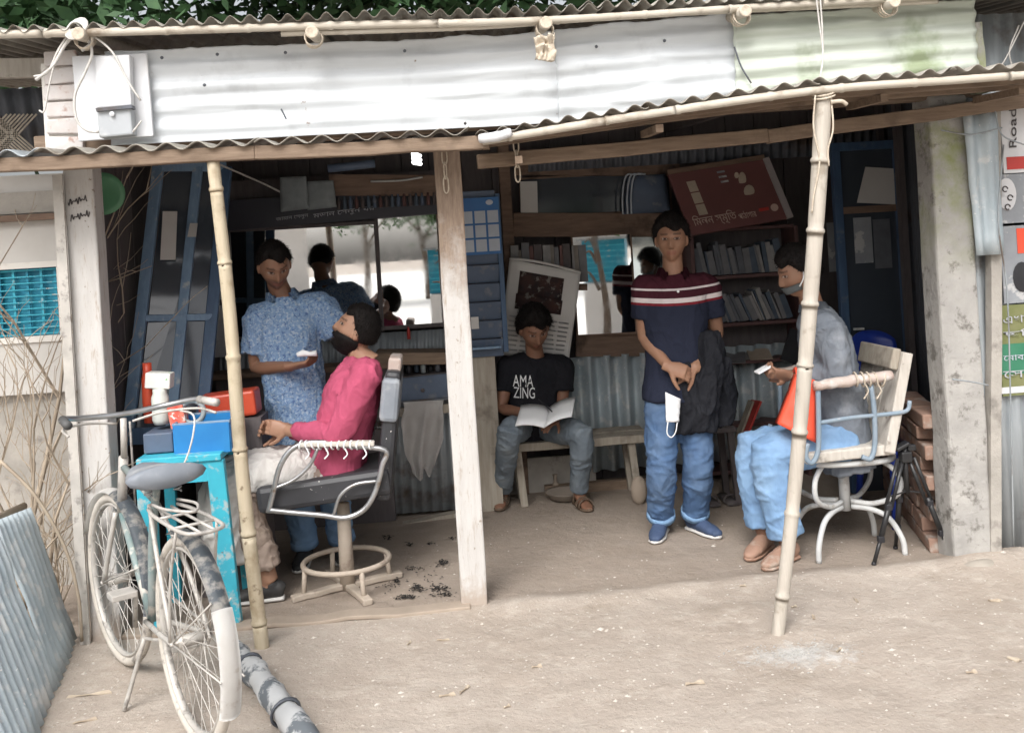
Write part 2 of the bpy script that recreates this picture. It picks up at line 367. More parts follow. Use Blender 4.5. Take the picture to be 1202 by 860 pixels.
def text_mesh(body, size, extrude=.001, align='LEFT', res=3):
    cu = bpy.data.curves.new('lettering', 'FONT'); cu.body = body; cu.size = size; cu.extrude = extrude; cu.align_x = align; cu.resolution_u = res
    o = bpy.data.objects.new('lettering', cu); COL.objects.link(o)
    bpy.context.view_layer.update(); me = bpy.data.meshes.new_from_object(o.evaluated_get(bpy.context.evaluated_depsgraph_get()))
    bpy.data.objects.remove(o); bpy.data.curves.remove(cu); return me
def basis(o, x, y, n):
    return Matrix(((x[0], y[0], n[0], o[0]), (x[1], y[1], n[1], o[1]), (x[2], y[2], n[2], o[2]), (0, 0, 0, 1)))
def fit_text(me, a, b, up, nrm, height):
    """lay lettering so that it starts at a, ends at b, with given height"""
    xs = [v.co.x for v in me.vertices]; ys = [v.co.y for v in me.vertices]; x0, x1, y0, y1 = min(xs), max(xs), min(ys), max(ys)
    a, b, up, nrm = V(a), V(b), V(up).normalized(), V(nrm).normalized(); L = (b-a); W_ = L.length; dx = L.normalized()
    for v in me.vertices:
        u = (v.co.x-x0)/(x1-x0)*W_; q = (v.co.y-y0)/(y1-y0)*height; v.co = a + dx*u + up*q + nrm*(v.co.z)
    return me
def remesh(bm, voxel, smooth_it=4, fac=.5):
    me = bpy.data.meshes.new('tmp'); bmesh.ops.recalc_face_normals(bm, faces=bm.faces); bm.to_mesh(me); bm.free()
    o = bpy.data.objects.new('tmp', me); COL.objects.link(o)
    r_ = o.modifiers.new('r', 'REMESH'); r_.mode = 'VOXEL'; r_.voxel_size = voxel; r_.use_smooth_shade = True
    if smooth_it:
        s_ = o.modifiers.new('s', 'SMOOTH'); s_.factor = fac; s_.iterations = smooth_it
    bpy.context.view_layer.update(); out = bpy.data.meshes.new_from_object(o.evaluated_get(bpy.context.evaluated_depsgraph_get()))
    bpy.data.objects.remove(o); bpy.data.meshes.remove(me)
    out.polygons.foreach_set('use_smooth', [True]*len(out.polygons)); return out
# ================================================================== ground
def gh(x, y):
    n = .008*noise.noise(V((x*2.1, y*2.1, 3))) + .006*noise.noise(V((x*6, y*8, 9))) - .008*max(0, noise.noise(V((x*4, y*5, 19)))-.25) + .0018*noise.noise(V((x*23, y*23, 1)))
    if y > .25: n *= .35
    k = max(0, min(1, (x-.05)/.3))*max(0, min(1, (2.7-x)/.2))
    n += .022*k*math.exp(-((y-.0+.02*math.sin(x*4))/.07)**2)*(.8+.4*noise.noise(V((x*5, 2, 2))))
    n += .035*math.exp(-((x-2.35)/.35)**2-((y+.08)/.22)**2)
    n += .010*math.exp(-((x-.08)/.3)**2-((y+.02)/.08)**2)
    return n if (abs(x) < 6 and -6 < y < 3) else 0.
def axis(lo, hi, st, far):
    a = [-far, -far*.5, -60, -30, -15, -9]; a = [v for v in a if v < lo-.5]
    n = int((hi-lo)/st); a += [lo+(hi-lo)*i/n for i in range(n+1)]
    return a + [v for v in (9, 15, 30, 60, far*.5, far) if v > hi+.5]
bm = bmnew(); xs_ = axis(-3.2, 4.0, .035, 260.); ys_ = axis(-3.9, 2.4, .035, 260.)
grid = [[bm.verts.new((x, y, gh(x, y))) for x in xs_] for y in ys_]
for j in range(len(ys_)-1):
    for i in range(len(xs_)-1): bm.faces.new((grid[j][i], grid[j][i+1], grid[j+1][i+1], grid[j+1][i]))
m, t, b = newmat('dirt')
co = coords(t)
base = mixc(t, nz(t, co, 1.3, 6, lo=.35, hi=.65), (.43, .375, .325), (.37, .315, .265))
base = mixc(t, nz(t, co, 9, 6, .7, lo=.5, hi=.72), base, (.48, .425, .37))
base = mixc(t, nz(t, coords(t, (1, 1.8, 1), (0, 0, .25)), 2.6, 6, .7, lo=.55, hi=.75), base, (.32, .27, .22))
base = mixc(t, nz(t, co, 60, 3, lo=.64, hi=.72), base, (.30, .25, .20))
base = mixc(t, nz(t, co, 42, 3, lo=.66, hi=.72), base, (.55, .50, .45))
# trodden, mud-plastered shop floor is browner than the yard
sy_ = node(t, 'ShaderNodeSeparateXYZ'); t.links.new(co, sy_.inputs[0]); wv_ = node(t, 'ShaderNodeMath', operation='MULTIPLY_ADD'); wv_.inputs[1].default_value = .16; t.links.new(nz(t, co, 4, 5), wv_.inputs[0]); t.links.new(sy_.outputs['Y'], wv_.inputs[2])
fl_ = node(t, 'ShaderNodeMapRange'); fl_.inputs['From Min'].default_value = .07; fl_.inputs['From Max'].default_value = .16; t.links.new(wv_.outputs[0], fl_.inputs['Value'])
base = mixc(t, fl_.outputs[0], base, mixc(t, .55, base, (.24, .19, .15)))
# spilt ash and lime round the foot of the propping pole
ac = gnd(940, 768)
sub_ = node(t, 'ShaderNodeVectorMath', operation='SUBTRACT'); sub_.inputs[1].default_value = (ac.x, ac.y, 0); t.links.new(co, sub_.inputs[0])
mul_ = node(t, 'ShaderNodeVectorMath', operation='MULTIPLY'); mul_.inputs[1].default_value = (4.2, 7.5, 0); t.links.new(sub_.outputs[0], mul_.inputs[0])
len_ = node(t, 'ShaderNodeVectorMath', operation='LENGTH'); t.links.new(mul_.outputs[0], len_.inputs[0])
add_ = node(t, 'ShaderNodeMath', operation='ADD'); t.links.new(len_.outputs['Value'], add_.inputs[0]); t.links.new(nz(t, co, 16, 5, lo=.3, hi=.7), add_.inputs[1])
mr_ = node(t, 'ShaderNodeMapRange'); mr_.inputs['From Min'].default_value = 1.35; mr_.inputs['From Max'].default_value = .7; t.links.new(add_.outputs[0], mr_.inputs['Value'])
base = mixc(t, mr_.outputs[0], base, (.52, .50, .475))
t.links.new(base, b.inputs['Base Color']); b.inputs['Roughness'].default_value = .97; b.inputs['Specular IOR Level'].default_value = .15
bp = node(t, 'ShaderNodeBump', Strength=.55, Distance=.012); t.links.new(nz(t, co, 38, 7, .72), bp.inputs['Height'])
bp2 = node(t, 'ShaderNodeBump', Strength=.6, Distance=.03); t.links.new(nz(t, co, 6, 5, .65), bp2.inputs['Height']); t.links.new(bp.outputs[0], bp2.inputs['Normal']); t.links.new(bp2.outputs[0], b.inputs['Normal'])
M['dirt'] = m
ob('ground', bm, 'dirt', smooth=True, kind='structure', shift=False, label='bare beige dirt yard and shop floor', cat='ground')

# pebbles and crumbs: nobody could count them
bm = bmnew()
for i in range(2600):
    x, y = rnd.uniform(-2.2, 3.2), rnd.uniform(-2.2, 1.2)
    if y > 0 and rnd.random() < .75: continue
    s = rnd.uniform(.0025, .007)*(1+1.2*(rnd.random() < .05)); z = gh(x, y)
    ps = [bm.verts.new((x+s*a*rnd.uniform(.6, 1.3), y+s*b_*rnd.uniform(.6, 1.3), z+s*c*.7)) for a, b_, c in ((1, 0, .1), (0, 1, .1), (-1, 0, .1), (0, -1, .1), (0, 0, .9))]
    for k in range(4): bm.faces.new((ps[k], ps[(k+1) % 4], ps[4]))
ob('pebbles', bm, 'pebble', kind='stuff', label='small pebbles and crumbs scattered over the dirt', cat='pebbles', shift=False)
bm = bmnew()
for i in range(420):
    a = rnd.uniform(0, 6.28); r_ = abs(rnd.gauss(0, .5)); x, y = ac.x-.02+r_*.26*math.cos(a), ac.y+.02+r_*.15*math.sin(a); z = gh(x, y); s = rnd.uniform(.002, .006)
    ps = [bm.verts.new((x+s*q*rnd.uniform(.5, 1.3), y+s*e*rnd.uniform(.5, 1.3), z+.002+s*c*.6)) for q, e, c in ((1, 0, 0), (0, 1, 0), (-1, 0, 0), (0, -1, 0), (0, 0, .9))]
    for k in range(4): bm.faces.new((ps[k], ps[(k+1) % 4], ps[4]))
ob('ash_crumbs', bm, 'ash', kind='stuff', label='pale ash and lime crumbs spilt at the foot of the propping pole', cat='ash', shift=False)
for (px, py, L, an, wd) in ((815, 803, .07, 10, .02), (105, 815, .16, 8, .012), (100, 845, .08, 20, .014), (545, 812, .07, 60, .01), (525, 818, .06, 10, .007), (955, 725, .05, 80, .013), (872, 690, .03, 15, .012),
                            (1168, 705, .05, 170, .02), (932, 712, .03, 30, .012), (1190, 775, .05, 130, .02), (1140, 790, .04, 8, .014), (630, 785, .04, 12, .014), (480, 755, .04, 70, .008), (595, 830, .03, 40, .01), (520, 750, .05, 5, .008), (985, 765, .05, 50, .01), (1005, 705, .06, 86, .008), (180, 690, .06, 20, .01)):
    g = gnd(px, py); bm = bmnew(); rm = rotm('Z', an)
    z = gh(g.x, g.y)
    quadslab(bm, *[V((g.x, g.y, z+.007)) + rm @ V(q) for q in ((-L/2, -wd*.2, 0), (L*.5, -wd*.6, 0), (L*.42, wd*.25, 0), (-L*.4, wd/2, 0))], .004, n=4, m=2, fn=lambda u, v: .0035*math.sin(u*5+v*3)+.004*noise.noise(V((u*4, v*3, L*90))))
    ob('wood_chip', bm, 'chip', label=('long' if L > .065 else 'short')+(' broad' if wd > .0125 else ' narrow')+' curled chip of dry wood or leaf lying on the dirt', cat='chip', group='wood chips littering the yard')

# ================================================================== the shop building
shop = thing('barber_shop', 'open fronted tin roofed barber shop with white posts and wide awning', 'building', (.3, 1., 0))
def P(name, bm, mt, parent=None, **k): return ob(name, bm, mt, parent or shop, **k)
# posts
m = mat('post_paint', (.54, .525, .505), (.47, .45, .43), .8, 5, (3, 3, .7), c3=(.45, .37, .3), s3=6, lo3=.6, hi3=.72, bump=.4, bscale=22)
m, t, b = newmat('concrete_moss'); co = coords(t)
base = mixc(t, nz(t, co, 6, lo=.3, hi=.7), (.43, .415, .39), (.31, .30, .285)); base = mixc(t, nz(t, co, 9, 6, .7, lo=.54, hi=.64), base, (.17, .16, .145))
sp = node(t, 'ShaderNodeSeparateXYZ'); t.links.new(co, sp.inputs[0]); mr = node(t, 'ShaderNodeMapRange'); mr.inputs['From Min'].default_value = 1.3; mr.inputs['From Max'].default_value = 1.75; t.links.new(sp.outputs['Z'], mr.inputs['Value'])
mu = node(t, 'ShaderNodeMath', operation='MULTIPLY'); t.links.new(mr.outputs[0], mu.inputs[0]); t.links.new(nz(t, co, 4, lo=.46, hi=.62), mu.inputs[1])
base = mixc(t, mu.outputs[0], base, (.26, .29, .13)); t.links.new(base, b.inputs['Base Color']); b.inputs['Roughness'].default_value = .95
bp = node(t, 'ShaderNodeBump', Strength=.8, Distance=.01); t.links.new(nz(t, co, 24, 6), bp.inputs['Height']); t.links.new(bp.outputs[0], b.inputs['Normal']); M['concrete_moss'] = m
def postmat(name, brownz):
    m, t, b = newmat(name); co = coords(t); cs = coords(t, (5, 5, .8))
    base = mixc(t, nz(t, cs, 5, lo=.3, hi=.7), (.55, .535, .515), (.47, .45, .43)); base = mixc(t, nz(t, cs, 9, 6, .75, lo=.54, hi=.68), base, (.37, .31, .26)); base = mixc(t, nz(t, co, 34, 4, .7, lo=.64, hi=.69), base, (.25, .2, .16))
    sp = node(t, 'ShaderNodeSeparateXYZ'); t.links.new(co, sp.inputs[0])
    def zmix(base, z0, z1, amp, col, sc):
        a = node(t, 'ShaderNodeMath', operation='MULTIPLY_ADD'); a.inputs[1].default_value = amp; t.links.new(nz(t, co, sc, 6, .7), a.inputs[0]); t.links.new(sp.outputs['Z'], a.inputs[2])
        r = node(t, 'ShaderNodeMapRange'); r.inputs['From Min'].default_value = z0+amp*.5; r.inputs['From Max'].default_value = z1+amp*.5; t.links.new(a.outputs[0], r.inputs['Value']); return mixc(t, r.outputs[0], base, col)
    if brownz: base = zmix(base, brownz, brownz+.35, .9, mixc(t, nz(t, cs, 14, lo=.35, hi=.65), (.33, .25, .19), (.22, .16, .12)), 7)  # turns brown above this height, with a ragged noise edge
    base = zmix(base, .12, .03, .35, (.40, .34, .29), 11)     # splashed mud
    t.links.new(base, b.inputs['Base Color']); b.inputs['Roughness'].default_value = .85
    bp = node(t, 'ShaderNodeBump', Strength=.5, Distance=.006); t.links.new(nz(t, cs, 16, 6), bp.inputs['Height']); t.links.new(bp.outputs[0], b.inputs['Normal']); M[name] = m
postmat('post_white', 0); postmat('post_brown_top', 1.3)
def post(x0, x1, y0, y1, z0, z1, mt, jit=.003, n=10, bev=.008):
    bm = bmnew(); beam(bm, ((x0+x1)/2, (y0+y1)/2, z0), ((x0+x1)/2, (y0+y1)/2, z1), x1-x0, y1-y0, (0, 1, 0), n, jit); return P('post', bm, mt, bevel=bev)
lx = at(105, 430, 0).x
post(lx-.062, lx+.062, 0, .12, -.05, 2.06, 'post_white', .002)
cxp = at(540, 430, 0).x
post(cxp-.058, cxp+.058, .0, .10, -.05, 2.03, 'post_brown_top', .003)
rx = at(1132, 400, 0).x
post(rx-.10, rx+.085, 0, .16, -.05, 2.13, 'concrete_moss', .006, 14, .014)
# pencilled scribble on the left post
bm = bmnew()
for line, (y0, s) in enumerate(((238, 1), (256, 1))):
    pts = []
    for i in range(22):
        pts.append(at(80+i*1.05+ (line*3), y0 - i*.25 + 5*math.sin(i*1.9+line*2)*(.5+.5*math.sin(i*.7+line)), -.004))
    tube(bm, smoothpath(pts, 3), .0022, 5)
P('pencil_scribble', bm, 'ink')

# upper brick stub over the left post
bk = P('brick_stub_core', None or (lambda b_: (box(b_, (lx-.04, .06, 2.29), (.13, .12, .42)), b_)[1])(bmnew()), 'paint_white')
for i in range(6):
    bm = bmnew(); box(bm, (lx-.042+rnd.uniform(-.004, .004), .045+rnd.uniform(-.004, .003), 2.105+i*.072), (.142, .13, .064), jit=.006); ob('brick', bm, 'brick_wash', bk, bevel=.006)
bm = bmnew(); box(bm, (lx-.115, .05, 2.27), (.022, .1, .36)); P('edge_strip', bm, 'paint_white')

# walls
def planks(name, axis_, fixed, a0, a1, z0, z1, wd, mt, th=.02):
    x = a0; k = 0
    while x < a1-1e-3:
        w_ = min(wd*rnd.uniform(.85, 1.15), a1-x); bm = bmnew(); off = rnd.uniform(-.004, .004)
        c = ((x+w_/2, fixed+off, (z0+z1)/2), (w_-.004, th, z1-z0)) if axis_ == 'x' else ((fixed+off, x+w_/2, (z0+z1)/2), (th, w_-.004, z1-z0))
        box(bm, *c); P('plank', bm, mt, bevel=.003); x += w_
BY = 2.14
bm = bmnew(); box(bm, (.7, BY+.04, 1.3), (4.9, .02, 2.7)); P('back_board', bm, 'wood_dark')  # added behind the planks so no sky light leaks through the gaps
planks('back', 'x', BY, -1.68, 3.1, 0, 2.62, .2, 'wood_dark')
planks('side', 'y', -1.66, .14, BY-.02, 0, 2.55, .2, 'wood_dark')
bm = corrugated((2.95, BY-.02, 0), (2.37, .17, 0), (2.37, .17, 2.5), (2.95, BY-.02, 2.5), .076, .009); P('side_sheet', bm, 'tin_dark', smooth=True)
for y in (.55, 1.2, 1.8):
    bm = bmnew(); sx_ = 2.32+(y-.17)*.294; beam(bm, (sx_, y, 0), (sx_, y, 2.5), .035, .05, (0, 1, 0)); P('stud', bm, 'wood_dark')
# low brick pile / plinth along the right wall, brick by brick
for row in range(9):
    for k in range(5):
        y0_ = .26 + k*.235; y0_ += (row % 2)*.11; x = 2.27 + (y0_-.26)*.27 + rnd.uniform(-.007, .005); y = y0_ + rnd.uniform(-.004, .004); z = .037+row*.073
        if row > 7 and k > 2: continue
        bm = bmnew(); box(bm, (x-.03, y, z), (.12, .222, .066), rotm('Z', -15+rnd.uniform(-1.5, 1.5)), jit=.004); P('brick', bm, 'brick', bevel=.007)
# main roof sheets
rz = lambda x: at(300, 23, -.22).z + .0*(x)
x = -2.9; k = 0
while x < 2.75:
    dz = .004*(k % 2) + rnd.uniform(-.002, .006)
    bm = corrugated((x, -.22+rnd.uniform(-.015, .015), rz(x)+dz), (x+.78, -.22+rnd.uniform(-.015, .015), rz(x)+dz), (x+.78, 2.6, rz(x)+.3+dz), (x, 2.6, rz(x)+.3+dz), .078, .0155, m=6, dent=.005, seed=k); P('roof_sheet', bm, 'tin_roof', smooth=True); x += .70; k += 1
# rafters: round poles poking out over the long bamboo
for (px, py) in ((92, 40), (366, 38), (641, 27), (875, 13), (1050, 2)):
    p = at(px, py, -.235); bm = bmnew(); q = V((p.x, 2.4, p.z+.3)); tube(bm, smoothpath([p, p.lerp(q, .4)+V((.01, 0, .004)), q], 6), .027, 12); P('rafter', bm, 'bamboo_grey', smooth=True)
    bm = bmnew(); lathe(bm, p+V((0, -.002, 0)), [(.006, .0), (.022, .0), (.026, .004), (.022, .006), (.006, .004)], 14, (0, -1, 0)); P('rafter_end', bm, 'rope_pale')
    bm = bmnew()
    for a in range(3): tube(bm, arcpts(p+V((0, .05+a*.018, -.012)), .036, 0, 360, 14, (1, 0, 0), (.12*(a-1), .1, 1))[:-1], .0035, 5, closed=True)
    P('lashing', bm, 'rope_pale', smooth=True)
    if px == 641:
        bm = bmnew(); c0 = at(641, 56, -.29); quadslab(bm, c0+V((-.045, 0, -.045)), c0+V((.035, 0, -.06)), c0+V((.045, .0, .06)), c0+V((-.04, 0, .055)), .02, n=16, m=16, fn=lambda u, v: .035*noise.noise(V((u*5, v*5, 7)))-.02*v)
        for v in bm.verts: v.co += V((noise.noise(v.co*22), 0, noise.noise(v.co*22+V((7, 0, 0)))))*.018
        P('rag', bm, 'rope_pale', smooth=True)
bm = bmnew(); bamboo(bm, [at(-60, 42, -.19), at(200, 36, -.19), at(400, 30, -.19), at(640, 24, -.19), at(900, 8, -.19), at(1160, -8, -.19)], .0175, .016, .4, seed=2); P('roof_pole', bm, 'bamboo_grey', smooth=True)
bm = bmnew(); bamboo(bm, [at(330, 40, -.17), at(560, 32, -.17), at(760, 18, -.17), at(1100, 2, -.17)], .012, .012, .4, seed=5); P('roof_pole', bm, 'bamboo_grey', smooth=True)
# fascia of flattened tin above the opening
def fascia(px0, px1, t0, t1, b0, b1, y, mt, seed):
    a, d = at(px0, b0, y), at(px1, b1, y); b_, c = at(px0, t0, y), at(px1, t1, y)
    b_.x = a.x; c.x = d.x
    a.z = b0; d.z = b1
    bm = corrugated(a, b_, c, d, .085, .0075, m=60, dent=.030, seed=seed, per=10)
    for v in bm.verts:
        tz = b_.z+(c.z-b_.z)*(v.co.x-a.x)/(d.x-a.x); k = max(0, 1-(tz-v.co.z)/.12)
        v.co.z += k*(.012*noise.noise(V((v.co.x*6, seed, 0)))+.006*noise.noise(V((v.co.x*23, seed, 4)))); v.co.y += k*.02*noise.noise(V((v.co.x*4, seed, 9)))
        cz = noise.noise(V((v.co.x*1.2+seed*5, v.co.z*14, seed))); v.co.y += .006*max(0, 1-abs(cz)*8)
    return P('fascia_sheet', bm, mt, smooth=True)
fascia(120, 655, 62, 38, 2.085, 2.085, -.035, 'tin_white', 1)
fascia(648, 868, 36, 14, 2.085, 2.13, -.050, 'tin_white', 2)
fascia(858, 1144, 20, 0, 2.12, 2.2, -.065, 'tin_green', 3)
for (px, py) in ((190, 68), (255, 64), (335, 62), (475, 60), (546, 145), (700, 55), (780, 48), (240, 100), (510, 30)):
    bm = bmnew(); lathe(bm, at(px, py, -.085), [(.001, 0), (.0075, 0), (.006, .005), (.001, .008)], 8, (0, -1, 0)); P('roofing_nail', bm, 'tin_dark')
for pts in (((862, 55), (870, 78), (882, 98)), ((330, 128), (336, 140))):
    bm = bmnew(); tube(bm, smoothpath([at(px, py, -.1) for px, py in pts], 5), .004, 5); P('tear', bm, 'tin_dark')
bm = bmnew(); beam(bm, at(1141, 28, -.02), at(1150, 110, -.02), .06, .05, (0, 1, 0), 5, .006); P('corner_post', bm, 'concrete_moss')
# wall plate behind the fascia and cross beams inside
bm = bmnew(); beam(bm, (-1.75, .05, 2.10), (2.45, .05, 2.16), .07, .09, n=8, jit=.004); P('wall_plate', bm, 'beam_brown', bevel=.006)
for x in (-.75, .62, 1.5):
    bm = bmnew(); beam(bm, (x, .1, 2.2), (x, BY, 2.3), .05, .08); P('cross_beam', bm, 'wood_dark')
# left awning
AZ = 2.035
x = -2.45; k = 0
while x < .0:
    x1 = min(x+.86, .085)
    zf = lambda xx: AZ + .004*math.sin(xx*3)
    bm = corrugated((x, -.345, zf(x)), (x1, -.345, zf(x1)), (x1, -.03, zf(x1)+.022), (x, -.03, zf(x)+.022), .118, .0145, m=3, dent=.004, seed=20+k, th=.004, per=12); P('awning_sheet', bm, 'tin_roof' if k else 'tin_grey', smooth=True); x += .84; k += 1
bm = bmnew(); beam(bm, at(-70, 198, -.30), at(300, 180, -.30), .05, .055, n=8, jit=.003); P('awning_beam', bm, 'beam_brown', bevel=.005)
bm = bmnew(); beam(bm, at(300, 180, -.298), at(566, 168, -.298), .05, .055, n=6, jit=.003); P('awning_beam', bm, 'beam_brown', bevel=.005)
for px in (30, 150, 290, 420, 530):
    p = at(px, 176, -.28); bm = bmnew(); beam(bm, (p.x, -.27, 1.995), (p.x, .04, 2.015), .035, .03); P('awning_rafter', bm, 'beam_brown')
# right awning: front edge runs out towards the yard
fe = [at(566, 156, -.34), at(760, 124, -.5), at(960, 96, -.6), at(1120, 84, -.6), at(1290, 72, -.6)]
be = [V((p.x+.03*(i > 0), -.02, p.z+.012)) for i, p in enumerate(fe)]
for i in range(4):
    ov = (fe[i+1]-fe[i])*.04
    bm = corrugated(fe[i]-ov+V((0, -.02, .002*i)), fe[i+1]+V((0, -.02, .002*i)), be[i+1]+V((0, 0, .002*i)), be[i]-ov+V((0, 0, .002*i)), .088, .0115, m=4, dent=.005, seed=30+i, th=.003, per=12); P('awning_sheet', bm, 'tin_roof', smooth=True)
dn = V((0, 0, -.034))
bm = bmnew(); bamboo(bm, [p+dn for p in fe], .017, .016, .33, seed=8); P('awning_pole', bm, 'bamboo_grey', smooth=True)
for s_, mt in ((.34, 'beam_brown'), (.68, 'beam_brown')):
    bm = bmnew(); pts = [fe[i].lerp(be[i], s_)+V((0, 0, -.032)) for i in range(5)]
    for i in range(4): beam(bm, pts[i], pts[i+1], .04, .03)
    P('awning_batten', bm, mt)
bm = bmnew(); beam(bm, at(560, 190, -.05), at(900, 160, -.05), .05, .06, n=6, jit=.003); P('awning_beam', bm, 'beam_brown', bevel=.004)
bm = bmnew(); beam(bm, at(900, 160, -.052), at(1300, 106, -.052), .05, .06, n=6, jit=.003); P('awning_beam', bm, 'beam_brown', bevel=.004)
for (a_, b_) in ((560, 150), (600, 168), (760, 135), (1020, 100), (1180, 92)):
    p = at(a_+10, b_+12, -.4); bm = bmnew(); beam(bm, (p.x, -.46 if a_ > 700 else -.34, p.z-.02), (p.x+.02, -.08, p.z+.0), .03, .03); P('awning_rafter', bm, 'beam_brown')
# plastic-wrapped joint of the two awnings
bm = bmnew(); tube(bm, smoothpath([at(563, 163, -.37), at(585, 160, -.4), at(600, 155, -.42)], 4), [.018, .02, .019, .02, .021, .018, .019, .018, .016], 10); P('bundle_wrap', bm, 'board_white', smooth=True)
# low retaining planks on the shop floor edge in the left bay
bm = bmnew(); beam(bm, at(455, 620, 1.45), at(535, 603, 1.5), .07, .03, n=4, jit=.004); P('floor_plank', bm, 'old_wood_pale')
# step: thin worn sill
bm = bmnew(); beam(bm, (-1.5, .02, .006), (-.02, .0, .006), .09, .02, n=14, jit=.006); P('floor_sill', bm, 'clay', bevel=.006)

# ---- things hung on the front
mb = thing('meter_board', 'white electricity meter board with grey meter box and looping cable', 'meter board', at(130, 165, -.1))
bm = bmnew(); quadslab(bm, at(92, 166, -.085), at(180, 160, -.085), at(172, 62, -.085), at(84, 66, -.085), .018, nrm=(0, -1, 0)); ob('board', bm, 'board_white', mb, bevel=.004)
bm = bmnew(); quadslab(bm, at(113, 127, -.14), at(154, 124, -.14), at(152, 64, -.14), at(111, 66, -.14), -.05, nrm=(0, 1, 0)); ob('cover', bm, 'board_white', mb, bevel=.006)
bm = bmnew(); quadslab(bm, at(116, 162, -.15), at(156, 158, -.15), at(153, 125, -.15), at(113, 128, -.15), .064, nrm=(0, -1, 0)); mbx = ob('meter_box', bm, 'meter_grey', mb, bevel=.008)
bm = bmnew(); quadslab(bm, at(113, 131, -.165), at(155, 127, -.165), at(154, 123, -.165), at(112, 127, -.165), .05, nrm=(0, -1, 0)); ob('lid_rim', bm, 'tin_dark', mbx)
bm = bmnew(); lathe(bm, at(132, 134, -.154), [(.001, 0), (.011, 0), (.010, .008), (.002, .011)], 10, (0, -1, 0)); ob('seal', bm, 'board_white', mbx)
for pts, r_ in ((((100, 38), (108, 62), (100, 85), (88, 112), (90, 140), (102, 153), (116, 155)), .006), (((98, 36), (120, 50), (135, 66), (150, 95), (165, 118)), .0045), (((156, 155), (166, 142)), .004),
                (((90, 34), (75, 55), (62, 78), (42, 94)), .007), (((82, 38), (68, 60), (56, 85), (40, 90)), .005), (((95, 36), (80, 50), (66, 70), (58, 100), (52, 130), (46, 130)), .004), (((88, 32), (100, 30), (108, 48), (96, 60)), .006)):
    bm = bmnew(); tube(bm, smoothpath([at(px, py, -.17) for px, py in pts], 6), r_, 7); ob('cable', bm, 'cable_pale', mb, smooth=True)
bm = bmnew()
for a in range(4): tube(bm, arcpts(at(90, 34, -.2), .03+.004*a, 0, 360, 14, (1, 0, .1*a), (.1*a-.2, .3, 1))[:-1], .005, 6, closed=True)
ob('cable_coil', bm, 'cable_pale', mb, smooth=True)
hc = thing('hanging_wire', 'pale double wire hanging over the mossy green tin sheet', 'wire', at(966, 100, -.45))
for dx in (0, 5):
    bm = bmnew(); tube(bm, smoothpath([at(957+dx, -12, -.45), at(962+dx*.6, 30, -.45), at(966, 65, -.45), at(962, 96, -.5)], 6), .0035, 6); ob('wire', bm, 'cable_pale', hc, smooth=True)

def chain(px, py, Y, n, lab):
    h = thing('chain', lab, 'chain', at(px, py+40, Y))
    p = at(px, py, Y)
    for i in range(n):
        bm = bmnew(); c = p + V((0, 0, -.035-i*.062)); ax = V((1, 0, 0)) if i % 2 == 0 else V((.5, .85, 0)); q = []
        for a in range(16):
            an = 2*math.pi*a/16; q.append(c + ax*(.011*math.cos(an)) + V((0, 0, .025*math.copysign(abs(math.sin(an))**.6, math.sin(an)))) + V((0, 0, .012*math.sin(an))))
        tube(bm, q, .0035, 6, closed=True); ob('link', bm, 'rope_pale', h, smooth=True)
    bm = bmnew(); cyl(bm, p+V((0, .03, 0)), p+V((0, -.015, 0)), .004); ob('nail', bm, 'tin_dark', h)
chain(521, 174, -.02, 3, 'short chain of long links nailed to the middle white post')
chain(605, 160, -.12, 3, 'short chain of long links hanging free under the awning beam beside the calendar')

# propping poles
mat('bamboo_white', (.50, .46, .40), (.40, .36, .31), .7, 5, (10, 10, .8), c3=(.30, .26, .21), s3=9, lo3=.56, hi3=.68, bump=.4, bscale=25)
p0, p1 = gnd(308, 759), at(250, 188, -.29)
bm = bmnew(); bamboo(bm, [p0-V((0, 0, .02)), p0.lerp(p1, .35)+V((-.01, 0, 0)), p0.lerp(p1, .7)+V((.005, 0, 0)), p1], .029, .025, .36, 14, seed=3)
ob('bamboo_pole', bm, 'bamboo', label='yellow bamboo pole propping the awning over the reclining customer', cat='pole', smooth=True)
p0, p1 = gnd(912, 744), at(967, 112, -.575)
bp_ = thing('bamboo_pole', 'crooked grey white bamboo pole lashed with string, standing in spilt ash', 'pole', p0)
bm = bmnew(); bamboo(bm, [p0-V((0, 0, .02)), at(930, 600, -.56), at(945, 430, -.57), at(958, 260, -.575), p1], .025, .033, .30, 14, seed=12); ob('pole', bm, 'bamboo_white', bp_, smooth=True)
for off, pts in ((0, ((957, 112), (955, 150), (962, 190), (955, 230), (953, 250))), (1, ((975, 112), (978, 150), (972, 175), (973, 195)))):
    bm = bmnew(); tube(bm, smoothpath([at(px, py, -.605) for px, py in pts], 5), .0035, 6); ob('string', bm, 'rope_pale', bp_, smooth=True)
bm = bmnew()
for dz in (0, .012): tube(bm, arcpts(p1+V((0, .0, -.004+dz)), .042, 0, 360, 16, (1, 0, .2), (0, 1, .3))[:-1], .004, 6, closed=True)
tube(bm, smoothpath([at(975, 120, -.61), at(988, 119, -.615), at(994, 123, -.61)], 4), .008, 7)
ob('lashing', bm, 'rope_pale', bp_, smooth=True)
